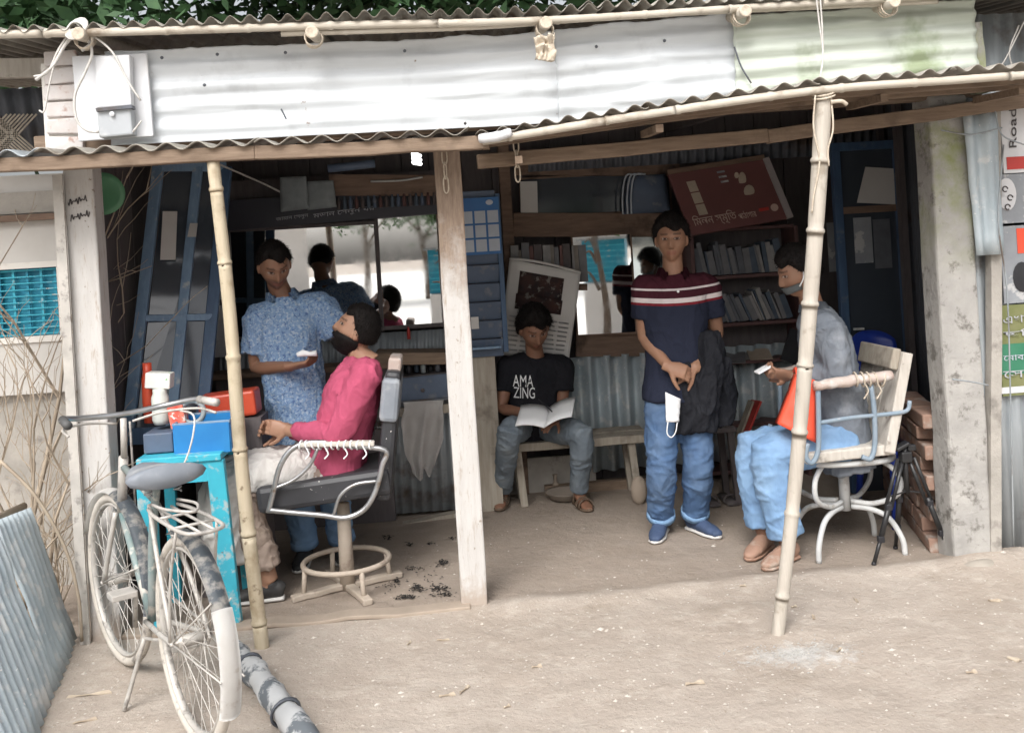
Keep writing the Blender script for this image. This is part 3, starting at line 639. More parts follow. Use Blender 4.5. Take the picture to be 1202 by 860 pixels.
# ================================================================== inside of the shop
def rect(px0, py0, px1, py1, Y):
    c = at((px0+px1)/2, (py0+py1)/2, Y); k = (at(px0+1, py0, Y)-at(px0, py0, Y)).length
    w_, h_ = (px1-px0)*k, (py1-py0)*k; return c.x-w_/2, c.x+w_/2, c.z-h_/2, c.z+h_/2
def slab(px0, py0, px1, py1, Y, th=.02, rot=0., bm=None):
    """upright board: front face at depth Y"""
    x0, x1, z0, z1 = rect(px0, py0, px1, py1, Y); bm = bm or bmnew()
    box(bm, ((x0+x1)/2, Y+th/2, (z0+z1)/2), (x1-x0, th, z1-z0), rotm('Y', rot) if rot else None); return bm
def framed(name, label, cat, px0, py0, px1, py1, Y, fr, mt_frame, mt_pane, pane='pane', th=.03, group=None, bars=()):
    x0, x1, z0, z1 = rect(px0, py0, px1, py1, Y); h = thing(name, label, cat, ((x0+x1)/2, Y+th/2, z0), group)
    bm = bmnew(); box(bm, ((x0+x1)/2, Y+th*.7, (z0+z1)/2), (x1-x0-fr, th*.4, z1-z0-fr)); ob(pane, bm, mt_pane, h)
    for (c, s) in ((((x0+x1)/2, z1-fr/2), (x1-x0, fr)), (((x0+x1)/2, z0+fr/2), (x1-x0, fr)), ((x0+fr/2, (z0+z1)/2), (fr, z1-z0-2*fr)), ((x1-fr/2, (z0+z1)/2), (fr, z1-z0-2*fr))):
        bm = bmnew(); box(bm, (c[0], Y+th/2, c[1]), (s[0], th, s[1])); ob('frame_bar', bm, mt_frame, h, bevel=.003)
    return h
LY = 1.72   # face of the left barber's wall
# partition behind left bay (dado + frame wall)
bm = slab(262, 205, 535, 262, LY+.06, .03); P('partition_board', bm, 'wood_dark')
bm = corrugated(at(258, 402, LY+.06), at(536, 385, LY+.06), at(536, 418, LY+.06)+V((0, 0, -.02)), at(258, 470, LY+.06), .045, .006, per=8); P('partition_sheet', bm, 'tin_grey', smooth=True)
a, b_ = at(258, 470, LY-.12), at(540, 470, LY-.12); 
bm = corrugated((a.x, LY-.14, .02), (b_.x, LY-.14, .02), (b_.x, LY-.14, a.z), (a.x, LY-.14, a.z), .06, .007, per=8); P('partition_sheet', bm, 'tin_grey', smooth=True)
# two mirrors side by side
framed('wall_mirror', 'wide frameless looking mirror behind the barber, dark wooden frame', 'mirror', 268, 262, 448, 396, LY, .022, 'wood_dark', 'mirror', 'glass')
framed('wall_mirror', 'narrow upright mirror between the dark stile and the middle white post', 'mirror', 442, 244, 536, 386, LY+.012, .024, 'wood_dark', 'mirror', 'glass')
# black signboard with white lettering, over the mirrors
sg = thing('signboard', 'long black signboard with small white lettering above the wide mirror', 'sign', at(380, 262, LY-.05))
a, b_, c, d = at(268, 271, LY-.03), at(520, 250, LY-.03), at(518, 216, LY-.03), at(266, 236, LY-.03); bm = bmnew(); quadslab(bm, a, b_, c, d, .02, nrm=(0, -1, 0)); ob('board', bm, 'sign_black', sg)
me = text_mesh('জামান েসলুন', .03, .0008); fit_text(me, at(324, 261, LY-.034), at(362, 256, LY-.034), (0, 0, 1), (0, -1, 0), .028); ob('lettering', me, 'sign_text', sg)
me = text_mesh('মডান েসলুন ঘর', .03, .0008); fit_text(me, at(368, 258, LY-.034), at(440, 248, LY-.034), (0, 0, 1), (0, -1, 0), .036); ob('lettering', me, 'sign_text', sg)
# row of dark cassette-like bottles / shelf above
bm = slab(386, 205, 512, 230, LY-.06, .03, 3.4); ob('shelf_plank', bm, 'wood_brown', label='brown plank shelf above the black signboard', cat='shelf')
for i in range(17):
    px = 398+i*7; bm = bmnew(); p = at(px, 246-i*.35, LY-.065); lathe(bm, p, [(.001, 0), (.011, 0), (.012, .05), (.006, .06), (.006, .075), (.001, .075)], 8)
    ob('small_bottle', bm, ['book_3', 'book_5', 'slate_blue', 'maroon_wood'][i % 4], label='small '+['brown', 'navy', 'slate blue', 'maroon'][i % 4]+' bottle in the row on the black signboard ledge', cat='bottle', group='row of small dark bottles over the mirrors', smooth=True)
for (px0, py0, px1, py1, lb) in ((328, 207, 362, 248, 'mottled grey cloth pouch hanging left of the smoother pouch'), (360, 212, 394, 246, 'smooth grey cloth pouch hanging beside the mottled pouch')):
    c = at((px0+px1)/2, (py0+py1)/2, LY-.14); bm = bmnew(); x0, x1, z0, z1 = rect(px0, py0, px1, py1, LY-.14)
    quadslab(bm, (x0, c.y, z0), (x1, c.y, z0+.01), (x1-.01, c.y, z1), (x0+.008, c.y, z1), .035, nrm=(0, -1, 0), n=8, m=8, fn=lambda u, v: .018*math.sin(u*3.14)*math.sin(v*3.14)+.006*noise.noise(V((u*5, v*5, px0))))
    h = ob('pouch', bm, 'pouch_grey', label=lb, cat='pouch', smooth=True)
bm = bmnew(); tube(bm, smoothpath([at(255, 192, LY-.9), at(285, 205, LY-.5), at(312, 217, LY-.15), at(330, 226, LY-.13)], 5), .006, 6); ob('hose', bm, 'cable_pale', label='thin pale hose running down to the grey pouches', cat='hose', smooth=True)
bm = bmnew(); tube(bm, smoothpath([at(435, 213, LY-.075), at(470, 212, LY-.075), at(496, 208, LY-.075)], 4), .006, 6); ob('steel_ruler', bm, 'steel_paint', label='thin steel rod lying along the brown plank shelf', cat='rod', smooth=True)
# lit energy bulb and tube holder
lb = thing('light_bulb', 'lit white spiral bulb under the awning near the middle post', 'bulb', at(490, 190, .5))
bm = bmnew(); c = at(489, 186, .5); tube(bm, [c + V((.018*math.cos(a*.7), .018*math.sin(a*.7), -.028+.0022*a)) for a in range(26)], .008, 7); ob('glass_spiral', bm, 'bulb_lit', lb, smooth=True)
bm = bmnew(); lathe(bm, c+V((0, 0, .028)), [(.02, 0), (.022, .02), (.014, .05), (.014, .075)], 12); ob('base', bm, 'board_white', lb, smooth=True)
bm = bmnew(); tube(bm, [c+V((0, 0, .1)), c+V((.01, .02, .3)), c+V((0, .05, .42))], .003, 5); ob('cord', bm, 'cable_dark', lb)
bm = bmnew(); c = at(410, 195, 1.0); tube(bm, [at(385, 198, 1.0), at(440, 192, 1.0)], .022, 12); ob('rolled_mat', bm, 'slate_blue', label='dark blue rolled mat stored under the ceiling', cat='mat', smooth=True)
# drawer unit and its shelf
dw = thing('drawer_unit', 'slate blue wooden drawer under the plank shelf beside the towel', 'drawer', at(497, 470, LY-.34))
bm = slab(440, 414, 532, 428, LY-.3, .26, 3.4); ob('shelf', bm, 'beam_brown', dw, bevel=.003)
x0, x1, z0, z1 = rect(462, 440, 530, 470, LY-.3); bm = bmnew(); box(bm, ((x0+x1)/2, LY-.18, (z0+z1)/2), (x1-x0, .22, z1-z0), rotm('Y', -2)); ob('carcass', bm, 'wood_dark', dw)
bm = bmnew(); box(bm, ((x0+x1)/2, LY-.305, (z0+z1)/2), (x1-x0, .02, z1-z0-.01), rotm('Y', -2)); fr_ = ob('drawer_front', bm, 'slate_blue', dw, bevel=.004)
bm = bmnew(); lathe(bm, ((x0+x1)/2, LY-.315, (z0+z1)/2-.01), [(.001, 0), (.009, 0), (.012, .014), (.001, .018)], 10, (0, -1, 0)); ob('knob', bm, 'wood_dark', fr_, smooth=True)
for i, (px, h_, mt_) in enumerate(((470, .05, 'clear_grey'), (480, .07, 'plastic_black'), (489, .055, 'book_5'), (497, .08, 'clear_grey'), (506, .045, 'plastic_black'), (514, .07, 'book_2'))):
    p = V((at(px, 437, LY-.24).x, LY-.2-.04*(i % 2), z1+.006)); bm = bmnew(); lathe(bm, p, [(.001, 0), (.015, 0), (.016, h_*.7), (.007, h_*.82), (.007, h_), (.001, h_)], 10)
    ob('lotion_bottle', bm, mt_, label='small lotion bottle standing on the slate blue drawer', cat='bottle', group='bottles on the drawer', smooth=True)
bm = bmnew(); p = at(480, 398, LY+.0); lathe(bm, p, [(.001, 0), (.011, 0), (.011, .05), (.006, .06), (.006, .075), (.001, .075)], 10); ob('lotion_bottle', bm, 'gum_red', label='tiny red and clear bottle in front of the ribbed tin strip below the mirror', cat='bottle', smooth=True)
# rail with towel
rl = at(470, 484, LY-.33); rr = at(528, 478, LY-.33)
bm = bmnew(); beam(bm, at(466, 484, LY-.3), at(534, 478, LY-.3), .03, .05); P('rail_plank', bm, 'old_wood_pale')
bm = bmnew(); cyl(bm, at(470, 472, LY-.34), at(526, 468, LY-.34), .009); P('towel_rod', bm, 'tin_dark')
bm = bmnew(); nU, nV = 26, 34
tl, tr, bl, br = at(473, 474, LY-.36), at(520, 468, LY-.36), at(486, 570, LY-.37), at(508, 566, LY-.37)
def towel_edge(u, v):
    wL = 473 + (-3)*math.sin(v*2.2)+14*v**2.5+3*noise.noise(V((v*5, 1, 4))); wR = 521 - 1*v - 16*max(0, v-.55)**1.2*2 + 3*noise.noise(V((v*4, 9, 2)))
    yb = 566 - 26*abs(u-.38)*1.1 + 10*math.sin(u*9)*(u > .5)
    return at(wL+(wR-wL)*u, 472-3*u+(yb-472)*v, LY-.365 - .018*math.sin(u*13+v*3+1.5*noise.noise(V((u*2, v*2, 5))))*min(1, v*3+.2))
rows = [[bm.verts.new(towel_edge(i/nU, j/nV)) for i in range(nU+1)] for j in range(nV+1)]
for j in range(nV):
    for i in range(nU): bm.faces.new((rows[j][i], rows[j][i+1], rows[j+1][i+1], rows[j+1][i]))
bmesh.ops.solidify(bm, geom=bm.faces[:], thickness=.006)
ob('towel', bm, 'towel', label='grey white towel hung over the rod below the drawer', cat='towel', smooth=True)

# tall blue glazed leaf leaning at the left
dl = thing('glazed_door', 'tall blue framed glazed door leaf leaning in the dark left corner', 'door', at(190, 500, .75))
A, B, C_, D = at(150, 512, .62), at(236, 508, .72), at(266, 196, 1.05), at(186, 196, .98)
bm = bmnew(); quadslab(bm, A.lerp(B, .1), B.lerp(A, .1), C_.lerp(D, .1), D.lerp(C_, .1), .008, nrm=(0, -1, 0)); ob('glass', bm, 'glass_dark', dl)
for (p, q, w_) in ((A, D, .055), (B, C_, .06), (D, C_, .05), (A, B, .08), (A.lerp(D, .42), B.lerp(C_, .42), .035), (A.lerp(B, .58), D.lerp(C_, .58), .05)):
    bm = bmnew(); beam(bm, p+V((0, -.004, 0)), q+V((0, -.004, 0)), w_ if abs((q-p).z) > .5 else .035, .035 if abs((q-p).z) > .5 else w_, (0, 1, 0) if abs((q-p).z) > .5 else (0, 0, 1)); ob('frame_bar', bm, 'blue_pale' if w_ < .056 else 'blue_wood', dl, bevel=.004)
for (px0, py0, px1, py1) in ((188, 248, 206, 305), (220, 262, 230, 278)):
    c = [at(px0, py1, .84), at(px1, py1, .86), at(px1+2, py0, .92), at(px0+3, py0, .90)]; bm = bmnew(); quadslab(bm, *c, .002, nrm=(0, -1, 0)); ob('paper_sticker', bm, 'paper', dl)
bm = bmnew(); lathe(bm, at(121, 228, .25), [(.001, 0), (.08, .0), (.095, .02), (.095, .035), (.07, .03), (.001, .012)], 24, (.25, -1, 0)); ob('plastic_plate', bm, 'green_plastic', label='green plastic plate hung behind the scribbled white post', cat='plate', smooth=True)
# grey things on the wall between the door leaf and the wide mirror
for (px0, py0, px1, py1, mt_, lb) in ((246, 318, 262, 352, 'poster_grey', 'grey paper notice beside the wide mirror'), (246, 358, 264, 420, 'poster_white', 'pale paper notice below the grey notice beside the mirror')):
    ob('paper_notice', slab(px0, py0, px1, py1, LY+.04, .004), mt_, label=lb, cat='paper')
bm = slab(238, 205, 266, 560, LY+.065, .03); P('partition_board', bm, 'wood_dark')
# dark cabinet below the mirrors, behind the barber
cb = thing('low_cabinet', 'dark wooden counter below the wide mirror behind the barber', 'cabinet', at(380, 640, LY-.2))
x0, x1, z0, z1 = rect(262, 432, 462, 600, LY-.1); bm = bmnew(); box(bm, ((x0+x1)/2, LY-.16, z1/2), (x1-x0, .12, z1)); ob('carcass', bm, 'wood_dark', cb, bevel=.004)
bm = bmnew(); box(bm, ((x0+x1)/2, LY-.2, z1+.015), (x1-x0+.04, .24, .03)); ob('top', bm, 'wood_brown', cb, bevel=.004)

# ---------------------------------------------------------------- right bay, back wall
RY = 2.02
bm = bmnew(); p = at(598, 300, RY-.14); beam(bm, (p.x, RY-.12, 0), (p.x, RY-.12, 2.3), .07, .06, (0, 1, 0)); P('stud', bm, 'wood_brown', bevel=.004)
bm = slab(604, 184, 800, 206, RY-.1, .04, 3.4); P('rail_plank', bm, 'wood_brown', bevel=.003)
bm = slab(602, 250, 800, 278, RY-.1, .05, 3.4); P('rail_plank', bm, 'wood_brown', bevel=.003)
bm = slab(676, 386, 800, 418, RY-.1, .05, 3.4); P('rail_plank', bm, 'wood_brown', bevel=.003)
mp = framed('glass_panel', 'long low dark glass panel between the brown rails above the newspaper', 'mirror', 610, 204, 790, 252, RY-.05, .012, 'wood_brown', 'glass_dark', 'glass')
ob('paper_notice', slab(611, 213, 631, 254, RY-.09, .004, 2), 'paper', label='white patch standing in for a bright reflection at the end of the dark glass panel', cat='paper')  # white sheet stands in for the bright reflection on this panel
bm = bmnew(); c = at(763, 232, RY-.12); x0, x1, z0, z1 = rect(726, 206, 786, 250, RY-.12)
bgp = thing('shoulder_bag', 'navy bag with pale straps lying on the rail above the mirror', 'bag', (c.x, c.y, z0))
quadslab(bm, (x0+.03, c.y, z0), (x1, c.y, z0), (x1-.02, c.y, z1), (x0+.07, c.y, z1), .07, nrm=(0, -1, 0), n=10, m=8, fn=lambda u, v: .03*math.sin(u*3.14)**.5*math.sin(v*2.6+.3)); ob('body', bm, 'cal_blue' and 'slate_blue', bgp, smooth=True)
for dx in (0, .03, .055):
    bm = bmnew(); tube(bm, smoothpath([(x0+.015+dx, c.y-.03, z0), (x0+.02+dx, c.y-.03, (z0+z1)/2), (x0+.05+dx, c.y-.03, z1), (x0+.12+dx, c.y-.025, z1+.004)], 5), (.006), 6); ob('strap', bm, 'cal_page', bgp, smooth=True)
x0, x1, z0, z1 = rect(676, 276, 742, 392, RY-.13); mr_ = thing('wall_mirror', 'upright mirror hung askew beside the newspaper, reflecting trees', 'mirror', ((x0+x1)/2, RY-.1, z0))
rm = rotm('Z', -8); c0 = V(((x0+x1)/2, RY-.13, (z0+z1)/2)); W_, H_ = (x1-x0)*1.04, z1-z0
bm = bmnew(); box(bm, c0, (W_-.01, .006, H_-.01), rm); ob('glass', bm, 'mirror', mr_)
for off, s in (((0, .004, H_/2), (W_+.012, .02, .012)), ((0, .004, -H_/2), (W_+.012, .02, .012)), ((-W_/2, .004, 0), (.012, .02, H_-.012)), ((W_/2, .004, 0), (.012, .02, H_-.012))):
    bm = bmnew(); box(bm, c0+rm @ V(off), s, rm); ob('frame_bar', bm, 'wood_brown', mr_)
framed('wall_mirror', 'small dim mirror pane behind the standing man', 'mirror', 741, 268, 800, 385, RY-.055, .014, 'wood_brown', 'mirror_dim', 'glass')
# books standing behind the newspaper
BCOL = ['mid grey', 'light grey', 'charcoal', 'dark brown', 'tan', 'navy', 'dull red', 'pale grey']
def book(name, c, wd, ht, dp, mt_, tilt, label, group, flat=False, pagemat='paper'):
    """c = bottom centre of the spine"""
    label = ('thin ' if wd < .016 else 'thick ' if wd > .028 else 'medium thick ')+BCOL[int(mt_[-1])]+' '+label
    h = thing(name, label, 'book', c, group); rm = rotm('Y', tilt)
    for (n_, off, s) in (('cover', (0, .0, ht/2), (wd, .004, ht)), ('cover', (-wd/2+.0015, dp/2, ht/2), (.003, dp, ht)), ('cover', (wd/2-.0015, dp/2, ht/2), (.003, dp, ht))):
        bm = bmnew(); box(bm, V(c)+rm @ V(off), s, rm); ob(n_, bm, mt_, h)
    bm = bmnew(); box(bm, V(c)+rm @ V((0, dp/2, ht/2)), (wd-.006, dp-.006, ht-.008), rm); ob('pages', bm, pagemat, h)
ss = at(640, 338, RY-.2)
ob('book_shelf_board', slab(598, 334, 690, 341, RY-.2, .16, 3.4), 'wood_brown', label='narrow plank shelf behind the hanging newspaper', cat='shelf')
x = at(601, 336, RY-.18).x; i = 0
while x < at(684, 332, RY-.18).x:
    wd = rnd.choice([.016, .022, .028, .05, .05]); h_ = rnd.uniform(.22, .27); book('book', (x+wd/2, RY-.18, ss.z+.022), wd-.001, h_, .11, ['book_1', 'book_4', 'book_0', 'book_6', 'book_3'][i % 5], rnd.uniform(-1.5, 1.5), 'upright book on the plank shelf behind the hanging newspaper', 'books behind the newspaper'); x += wd+.002; i += 1
# calendar and louvred blue shutter beside the middle post
sh = thing('louvred_shutter', 'dark blue louvred shutter panel right of the middle white post', 'shutter', at(567, 415, 1.5))
SY = 1.5; x0, x1, z0, z1 = rect(541, 228, 592, 415, SY)
for (xx, w_) in ((x0+.015, .03), (x1-.015, .03)):
    bm = bmnew(); box(bm, (xx, SY+.02, (z0+z1)/2), (w_, .04, z1-z0)); ob('stile', bm, 'blue_wood', sh, bevel=.003)
for i in range(9):
    bm = bmnew(); box(bm, ((x0+x1)/2, SY+.02, z0+.03+i*(z1-z0-.06)/8), (x1-x0-.06, .012, (z1-z0)/8.6), rotm('X', 18)); ob('slat', bm, 'slate_blue', sh, bevel=.002)
cl = thing('wall_calendar', 'blue wall calendar with six pale month panels hung on the shutter', 'calendar', at(566, 300, SY-.02))
x0, x1, z0, z1 = rect(541, 232, 587, 299, SY-.02); bm = bmnew(); box(bm, ((x0+x1)/2, SY-.016, (z0+z1)/2), (x1-x0, .006, z1-z0)); ob('sheet', bm, 'cal_blue', cl)
for i in range(3):
    for j in range(3):
        w_ = (x1-x0)*.30; h_ = (z1-z0)*.215; bm = bmnew(); xx = x0+(x1-x0)*(.17+.33*i); zz = z0+(z1-z0)*(.16+.25*j); box(bm, (xx, SY-.0205, zz), (w_*.92, .002, h_)); pn = ob('month_panel', bm, 'cal_page', cl)
bm = bmnew(); ball(bm, ((x0+x1)/2+.06, SY-.02, z1-.03), (.022, .003, .016), 10, 6); ob('emblem', bm, 'cal_page', cl)
bm = bmnew(); box(bm, at(571, 408, SY-.02), (.17, .05, .012)); ob('ledge', bm, 'blue_pale', sh)
ob('paper_notice', slab(553, 372, 562, 386, SY-.02, .003), 'paper', label='tiny white slip of paper on the dark blue shutter', cat='paper')
bm = slab(556, 416, 586, 600, 1.55, .04); P('partition_board', bm, 'old_wood_pale')
# newspaper on its wire
np_ = thing('newspaper', 'big open newspaper hung on the wall behind the reading boy', 'newspaper', at(635, 415, 1.74))
a, b_, c, d = at(586, 416, 1.74), at(668, 424, 1.74), at(681, 320, 1.74), at(598, 304, 1.74)
bend = lambda u, v: .02*math.sin(u*6.3+1)*v+.012*math.sin(v*5+u*4)+.035*math.sin(u*3.14)*v
bm = bmnew(); quadslab(bm, a, b_, c, d, .003, nrm=(0, -1, 0), n=24, m=24, fn=bend)
for v in bm.verts:   # arched top edge
    pass
ob('sheet', bm, 'paper', np_, smooth=True)
def on_news(u, v, lift=.003): return a.lerp(b_, u).lerp(d.lerp(c, u), v) + V((0, -1, 0))*(bend(u, v)+lift)
def news_patch(u0, u1, v0, v1, mt_, nm):
    bm = bmnew(); n_ = 8; rws = [[bm.verts.new(on_news(u0+(u1-u0)*i/n_, v0+(v1-v0)*j/n_)) for i in range(n_+1)] for j in range(n_+1)]
    for j in range(n_):
        for i in range(n_): bm.faces.new((rws[j][i], rws[j][i+1], rws[j+1][i+1], rws[j+1][i]))
    bmesh.ops.solidify(bm, geom=bm.faces[:], thickness=.0006); ob(nm, bm, mt_, np_, smooth=True)
news_patch(.14, .80, .50, .66, 'photo_brown', 'photo_print'); news_patch(.16, .78, .66, .90, 'photo_brown', 'photo_print')
for col, (u0, u1) in enumerate(((.08, .24), (.27, .42), (.60, .76), (.79, .93))):
    for r_ in range(8):
        v0 = .42-r_*.05
        if v0 > .04: news_patch(u0, u1-.03*rnd.random(), v0-.012, v0+.004, 'paper_grey', 'text_line')
bm = bmnew(); tube(bm, smoothpath([on_news(0, 1, .004)+V((0, 0, 0)), on_news(.2, 1, .004)+V((0, 0, .012)), on_news(.5, 1, .004)+V((0, 0, .016)), on_news(.8, 1, .004)+V((0, 0, .008)), on_news(1, 1, .004)], 6), .008, 8); ob('folded_edge', bm, 'paper', np_, smooth=True)
# ribbed tin dado on the right and the bench
a = at(664, 420, RY-.1); b_ = at(760, 415, RY-.1)
bm = corrugated((a.x, RY-.09, .1), (2.3, RY-.09, .1), (2.3, RY-.09, a.z), (a.x, RY-.09, a.z), .118, .034, per=16); P('dado_sheet', bm, 'tin_blue', smooth=True)
bm = slab(590, 536, 700, 585, RY-.11, .02); P('dado_board', bm, 'concrete_old')
bm = slab(640, 566, 760, 584, RY-.2, .05); P('floor_plank', bm, 'beam_brown')
bn = thing('bench', 'weathered plank bench under the reading boy', 'bench', (at(660, 520, 1.7).x, 1.72, 0))
z_ = at(660, 519, 1.62).z
for i, y in enumerate((1.62, 1.78)):
    bm = bmnew(); x0 = at(574, 512, 1.62).x; x1 = at(760, 512, 1.62).x; beam(bm, (x0, y, z_), (x1, y, z_), .15, .05, n=6, jit=.002); ob('seat_plank', bm, 'old_wood_pale', bn, bevel=.006)
for (px, y) in ((611, 1.6), (745, 1.6), (611, 1.8), (745, 1.8)):
    xx = at(px, 560, 1.6).x; bm = bmnew(); beam(bm, (xx+.015, y, 0), (xx-.01, y, z_-.026), .045, .045, (0, 1, 0)); ob('leg', bm, 'old_wood_pale', bn, bevel=.004)
bm = bmnew(); lathe(bm, gnd(668, 592)+V((0, .12, 0)), [(.06, 0), (.1, .015), (.125, .05), (.13, .055), (.12, .05), (.09, .02), (.001, .015)], 26); ob('basin', bm, 'basin', label='shallow brown basin on the floor under the bench', cat='basin', smooth=True)
bm = bmnew(); lathe(bm, at(652, 566, 1.85)-V((0, 0, .05)), [(.02, 0), (.024, .04), (.012, .055), (.012, .09), (.018, .1)], 12); ob('oil_lamp', bm, 'clay', label='small clay lamp standing under the bench by the wall', cat='lamp', smooth=True)
bm = bmnew(); ball(bm, at(750, 575, 1.45)+V((0, 0, .0)), (.05, .04, .085), 16, 12); ob('clay_pot', bm, 'clay', label='upright beige clay pot on the floor behind the standing man', cat='pot', smooth=True)

# ---------------------------------------------------------------- bookcase with the red sign
CYB = 1.78
bc = thing('bookcase', 'maroon bookcase with two rows of leaning books behind the men', 'bookcase', (at(875, 500, CYB).x, CYB+.1, 0))
X0, X1 = at(815, 330, CYB).x, at(938, 330, CYB).x
zt = at(875, 268, CYB).z; zs = [at(875, 324, CYB).z, at(880, 380, CYB).z, at(890, 424, CYB).z]
for xx in (X0, X1):
    bm = bmnew(); box(bm, (xx, CYB+.12, zt/2), (.025, .24, zt)); ob('side', bm, 'maroon_wood', bc, bevel=.003)
for zz in [zt]+zs+[.35, .06]:
    bm = bmnew(); box(bm, ((X0+X1)/2, CYB+.12, zz), (X1-X0-.026, .236, .022)); ob('shelf', bm, 'maroon_wood', bc, bevel=.003)
bm = bmnew(); box(bm, ((X0+X1)/2, CYB+.235, zt/2), (X1-X0-.03, .008, zt-.03)); ob('back', bm, 'wood_dark', bc)
for row, zz in enumerate(zs[:2]):
    x = X0+.03; i = 0; top = (zt if row == 0 else zs[0])-.03-zz
    lean = -8 if row == 0 else -20
    while x < X1-.07:
        wd = rnd.choice([.01, .014, .02, .03, .042])*rnd.uniform(.9, 1.1); h_ = min(top*.95, rnd.uniform(.15, .215)); pale = x > X0+(X1-X0)*.55 and rnd.random() < .7; lean = (-8 if row == 0 else -20)+rnd.uniform(-3, 3)
        h_ = min(h_, (top-.035)/math.cos(R(lean)))
        book('book', (x+wd/2+.0, CYB+.02+rnd.uniform(0, .02), zz+.014+abs(math.sin(R(lean)))*wd*.5), wd-.001, h_, .13, ['book_2', 'book_0', 'book_5', 'book_0', 'book_2'][i % 5] if not pale else ['book_7', 'book_5', 'book_1'][i % 3], lean,
             ('book leaning on the upper shelf of the maroon bookcase' if row == 0 else 'book leaning steeply on the second shelf of the maroon bookcase'), 'books on the upper shelf' if row == 0 else 'books on the second shelf'); x += wd/math.cos(R(lean))+.001; i += 1
# magazines spread on the third shelf
for i in range(7):
    p = V((X0+.05+i*.055, CYB-.0+.07*(i % 3), zs[2]+.014+.004*i)); bm = bmnew(); box(bm, p+V((.03, .06, 0)), (.14, .19, .004), rotm('Z', rnd.uniform(-40, 40)) @ rotm('X', 14)); ob('magazine', bm, ['book_1', 'book_4', 'print_cream', 'book_0'][i % 4], label=['light grey', 'tan', 'cream', 'mid grey'][i % 4]+' loose magazine spread on the open third shelf of the bookcase', cat='magazine', group='magazines on the bookcase')
bm = bmnew(); beam(bm, at(925, 425, CYB-.06), at(936, 388, CYB-.03), .10, .02, (0, 1, 0)); ob('picture_frame', bm, 'plastic_black', label='small black tilted frame at the end of the magazine shelf', cat='frame')
bm = bmnew(); beam(bm, at(868, 520, CYB-.15), at(888, 470, CYB-.12), .012, .16, (0, 1, 0)); ob('red_folder', bm, 'gum_red', label='red edged folder leaning low in the bookcase behind the blue jeans', cat='folder')
bm = bmnew(); beam(bm, at(860, 530, CYB-.12), at(882, 470, CYB-.1), .09, .012, (1, 0, 0)); ob('board_panel', bm, 'old_wood_pale', label='grey board leaning beside the red folder', cat='board')
# red sign
rs_ = thing('red_sign', 'dark red printed library sign tilted on top of the bookcase', 'sign', at(865, 268, CYB-.08))
a, b_, c, d = at(812, 276, CYB-.12), at(926, 256, CYB-.12), at(897, 186, CYB-.02), at(784, 204, CYB-.02)
bm = bmnew(); quadslab(bm, a, b_, c, d, .025, nrm=(0, -.95, .3)); ob('board', bm, 'sign_red', rs_)
nrm = (b_-a).cross(d-a).normalized(); 
if nrm.y > 0: nrm = -nrm
bm = bmnew(); beam(bm, b_+V((.008, 0, 0)), c+V((.008, 0, 0)), .04, .022, nrm); ob('edge_strip', bm, 'sign_edge', rs_)
bm = bmnew(); beam(bm, c+V((0, 0, .008)), d+V((0, 0, .008)), .03, .016, nrm); ob('edge_strip', bm, 'wood_brown', rs_)
def sg_at(u, v): return a.lerp(b_, u).lerp(d.lerp(c, u), v) + nrm*.004
for v in (.36, .55, .74):
    bm = bmnew(); quadslab(bm, sg_at(.145, v-.085), sg_at(.235, v-.085), sg_at(.235, v+.085), sg_at(.145, v+.085), .002, nrm=nrm); ob('printed_panel', bm, 'print_cream', rs_)
bm = bmnew()
for (u, v, ru, rv) in ((.70, .72, .05, .12), (.72, .52, .07, .10), (.66, .80, .03, .05)): ball(bm, sg_at(u, v), (ru*.5, .002, rv*.4), 12, 6)
ob('printed_portrait', bm, 'print_cream', rs_)
bm = bmnew()
for v in (.72, .80, .88): quadslab(bm, sg_at(.48, v), sg_at(.56, v), sg_at(.56, v+.03), sg_at(.48, v+.03), .0015, nrm=nrm)
ob('printed_lines', bm, 'poster_grey', rs_)
upv = (d-a).normalized()
me = text_mesh('িমলন স্মৃিত', .05, .001); fit_text(me, sg_at(.06, .08), sg_at(.5, .08), upv, nrm, .085); ob('lettering', me, 'print_text', rs_)
me = text_mesh('পাঠাগার', .05, .001); fit_text(me, sg_at(.52, .11), sg_at(.70, .11), upv, nrm, .05); ob('lettering', me, 'print_text', rs_)
bm = bmnew(); beam(bm, sg_at(.74, .2), sg_at(.84, .2), .003, .02, upv); ob('printed_dash', bm, 'gum_red', rs_)
bm = bmnew(); q = V((0, 0, 1)).rotation_difference(nrm).to_matrix(); lathe(bm, sg_at(.90, .2), [(.010, 0), (.024, 0), (.024, .002), (.010, .002)], 20, nrm); ob('printed_ring', bm, 'print_text', rs_)
# upper corrugated strip glimpsed under the roof
bm = corrugated(at(620, 176, RY-.2), at(1060, 150, RY-.2), at(1060, 178, RY-.2)+V((0, 0, 0)), at(620, 202, RY-.2), .06, .012, per=10); P('ceiling_strip', bm, 'tin_dark', smooth=True)

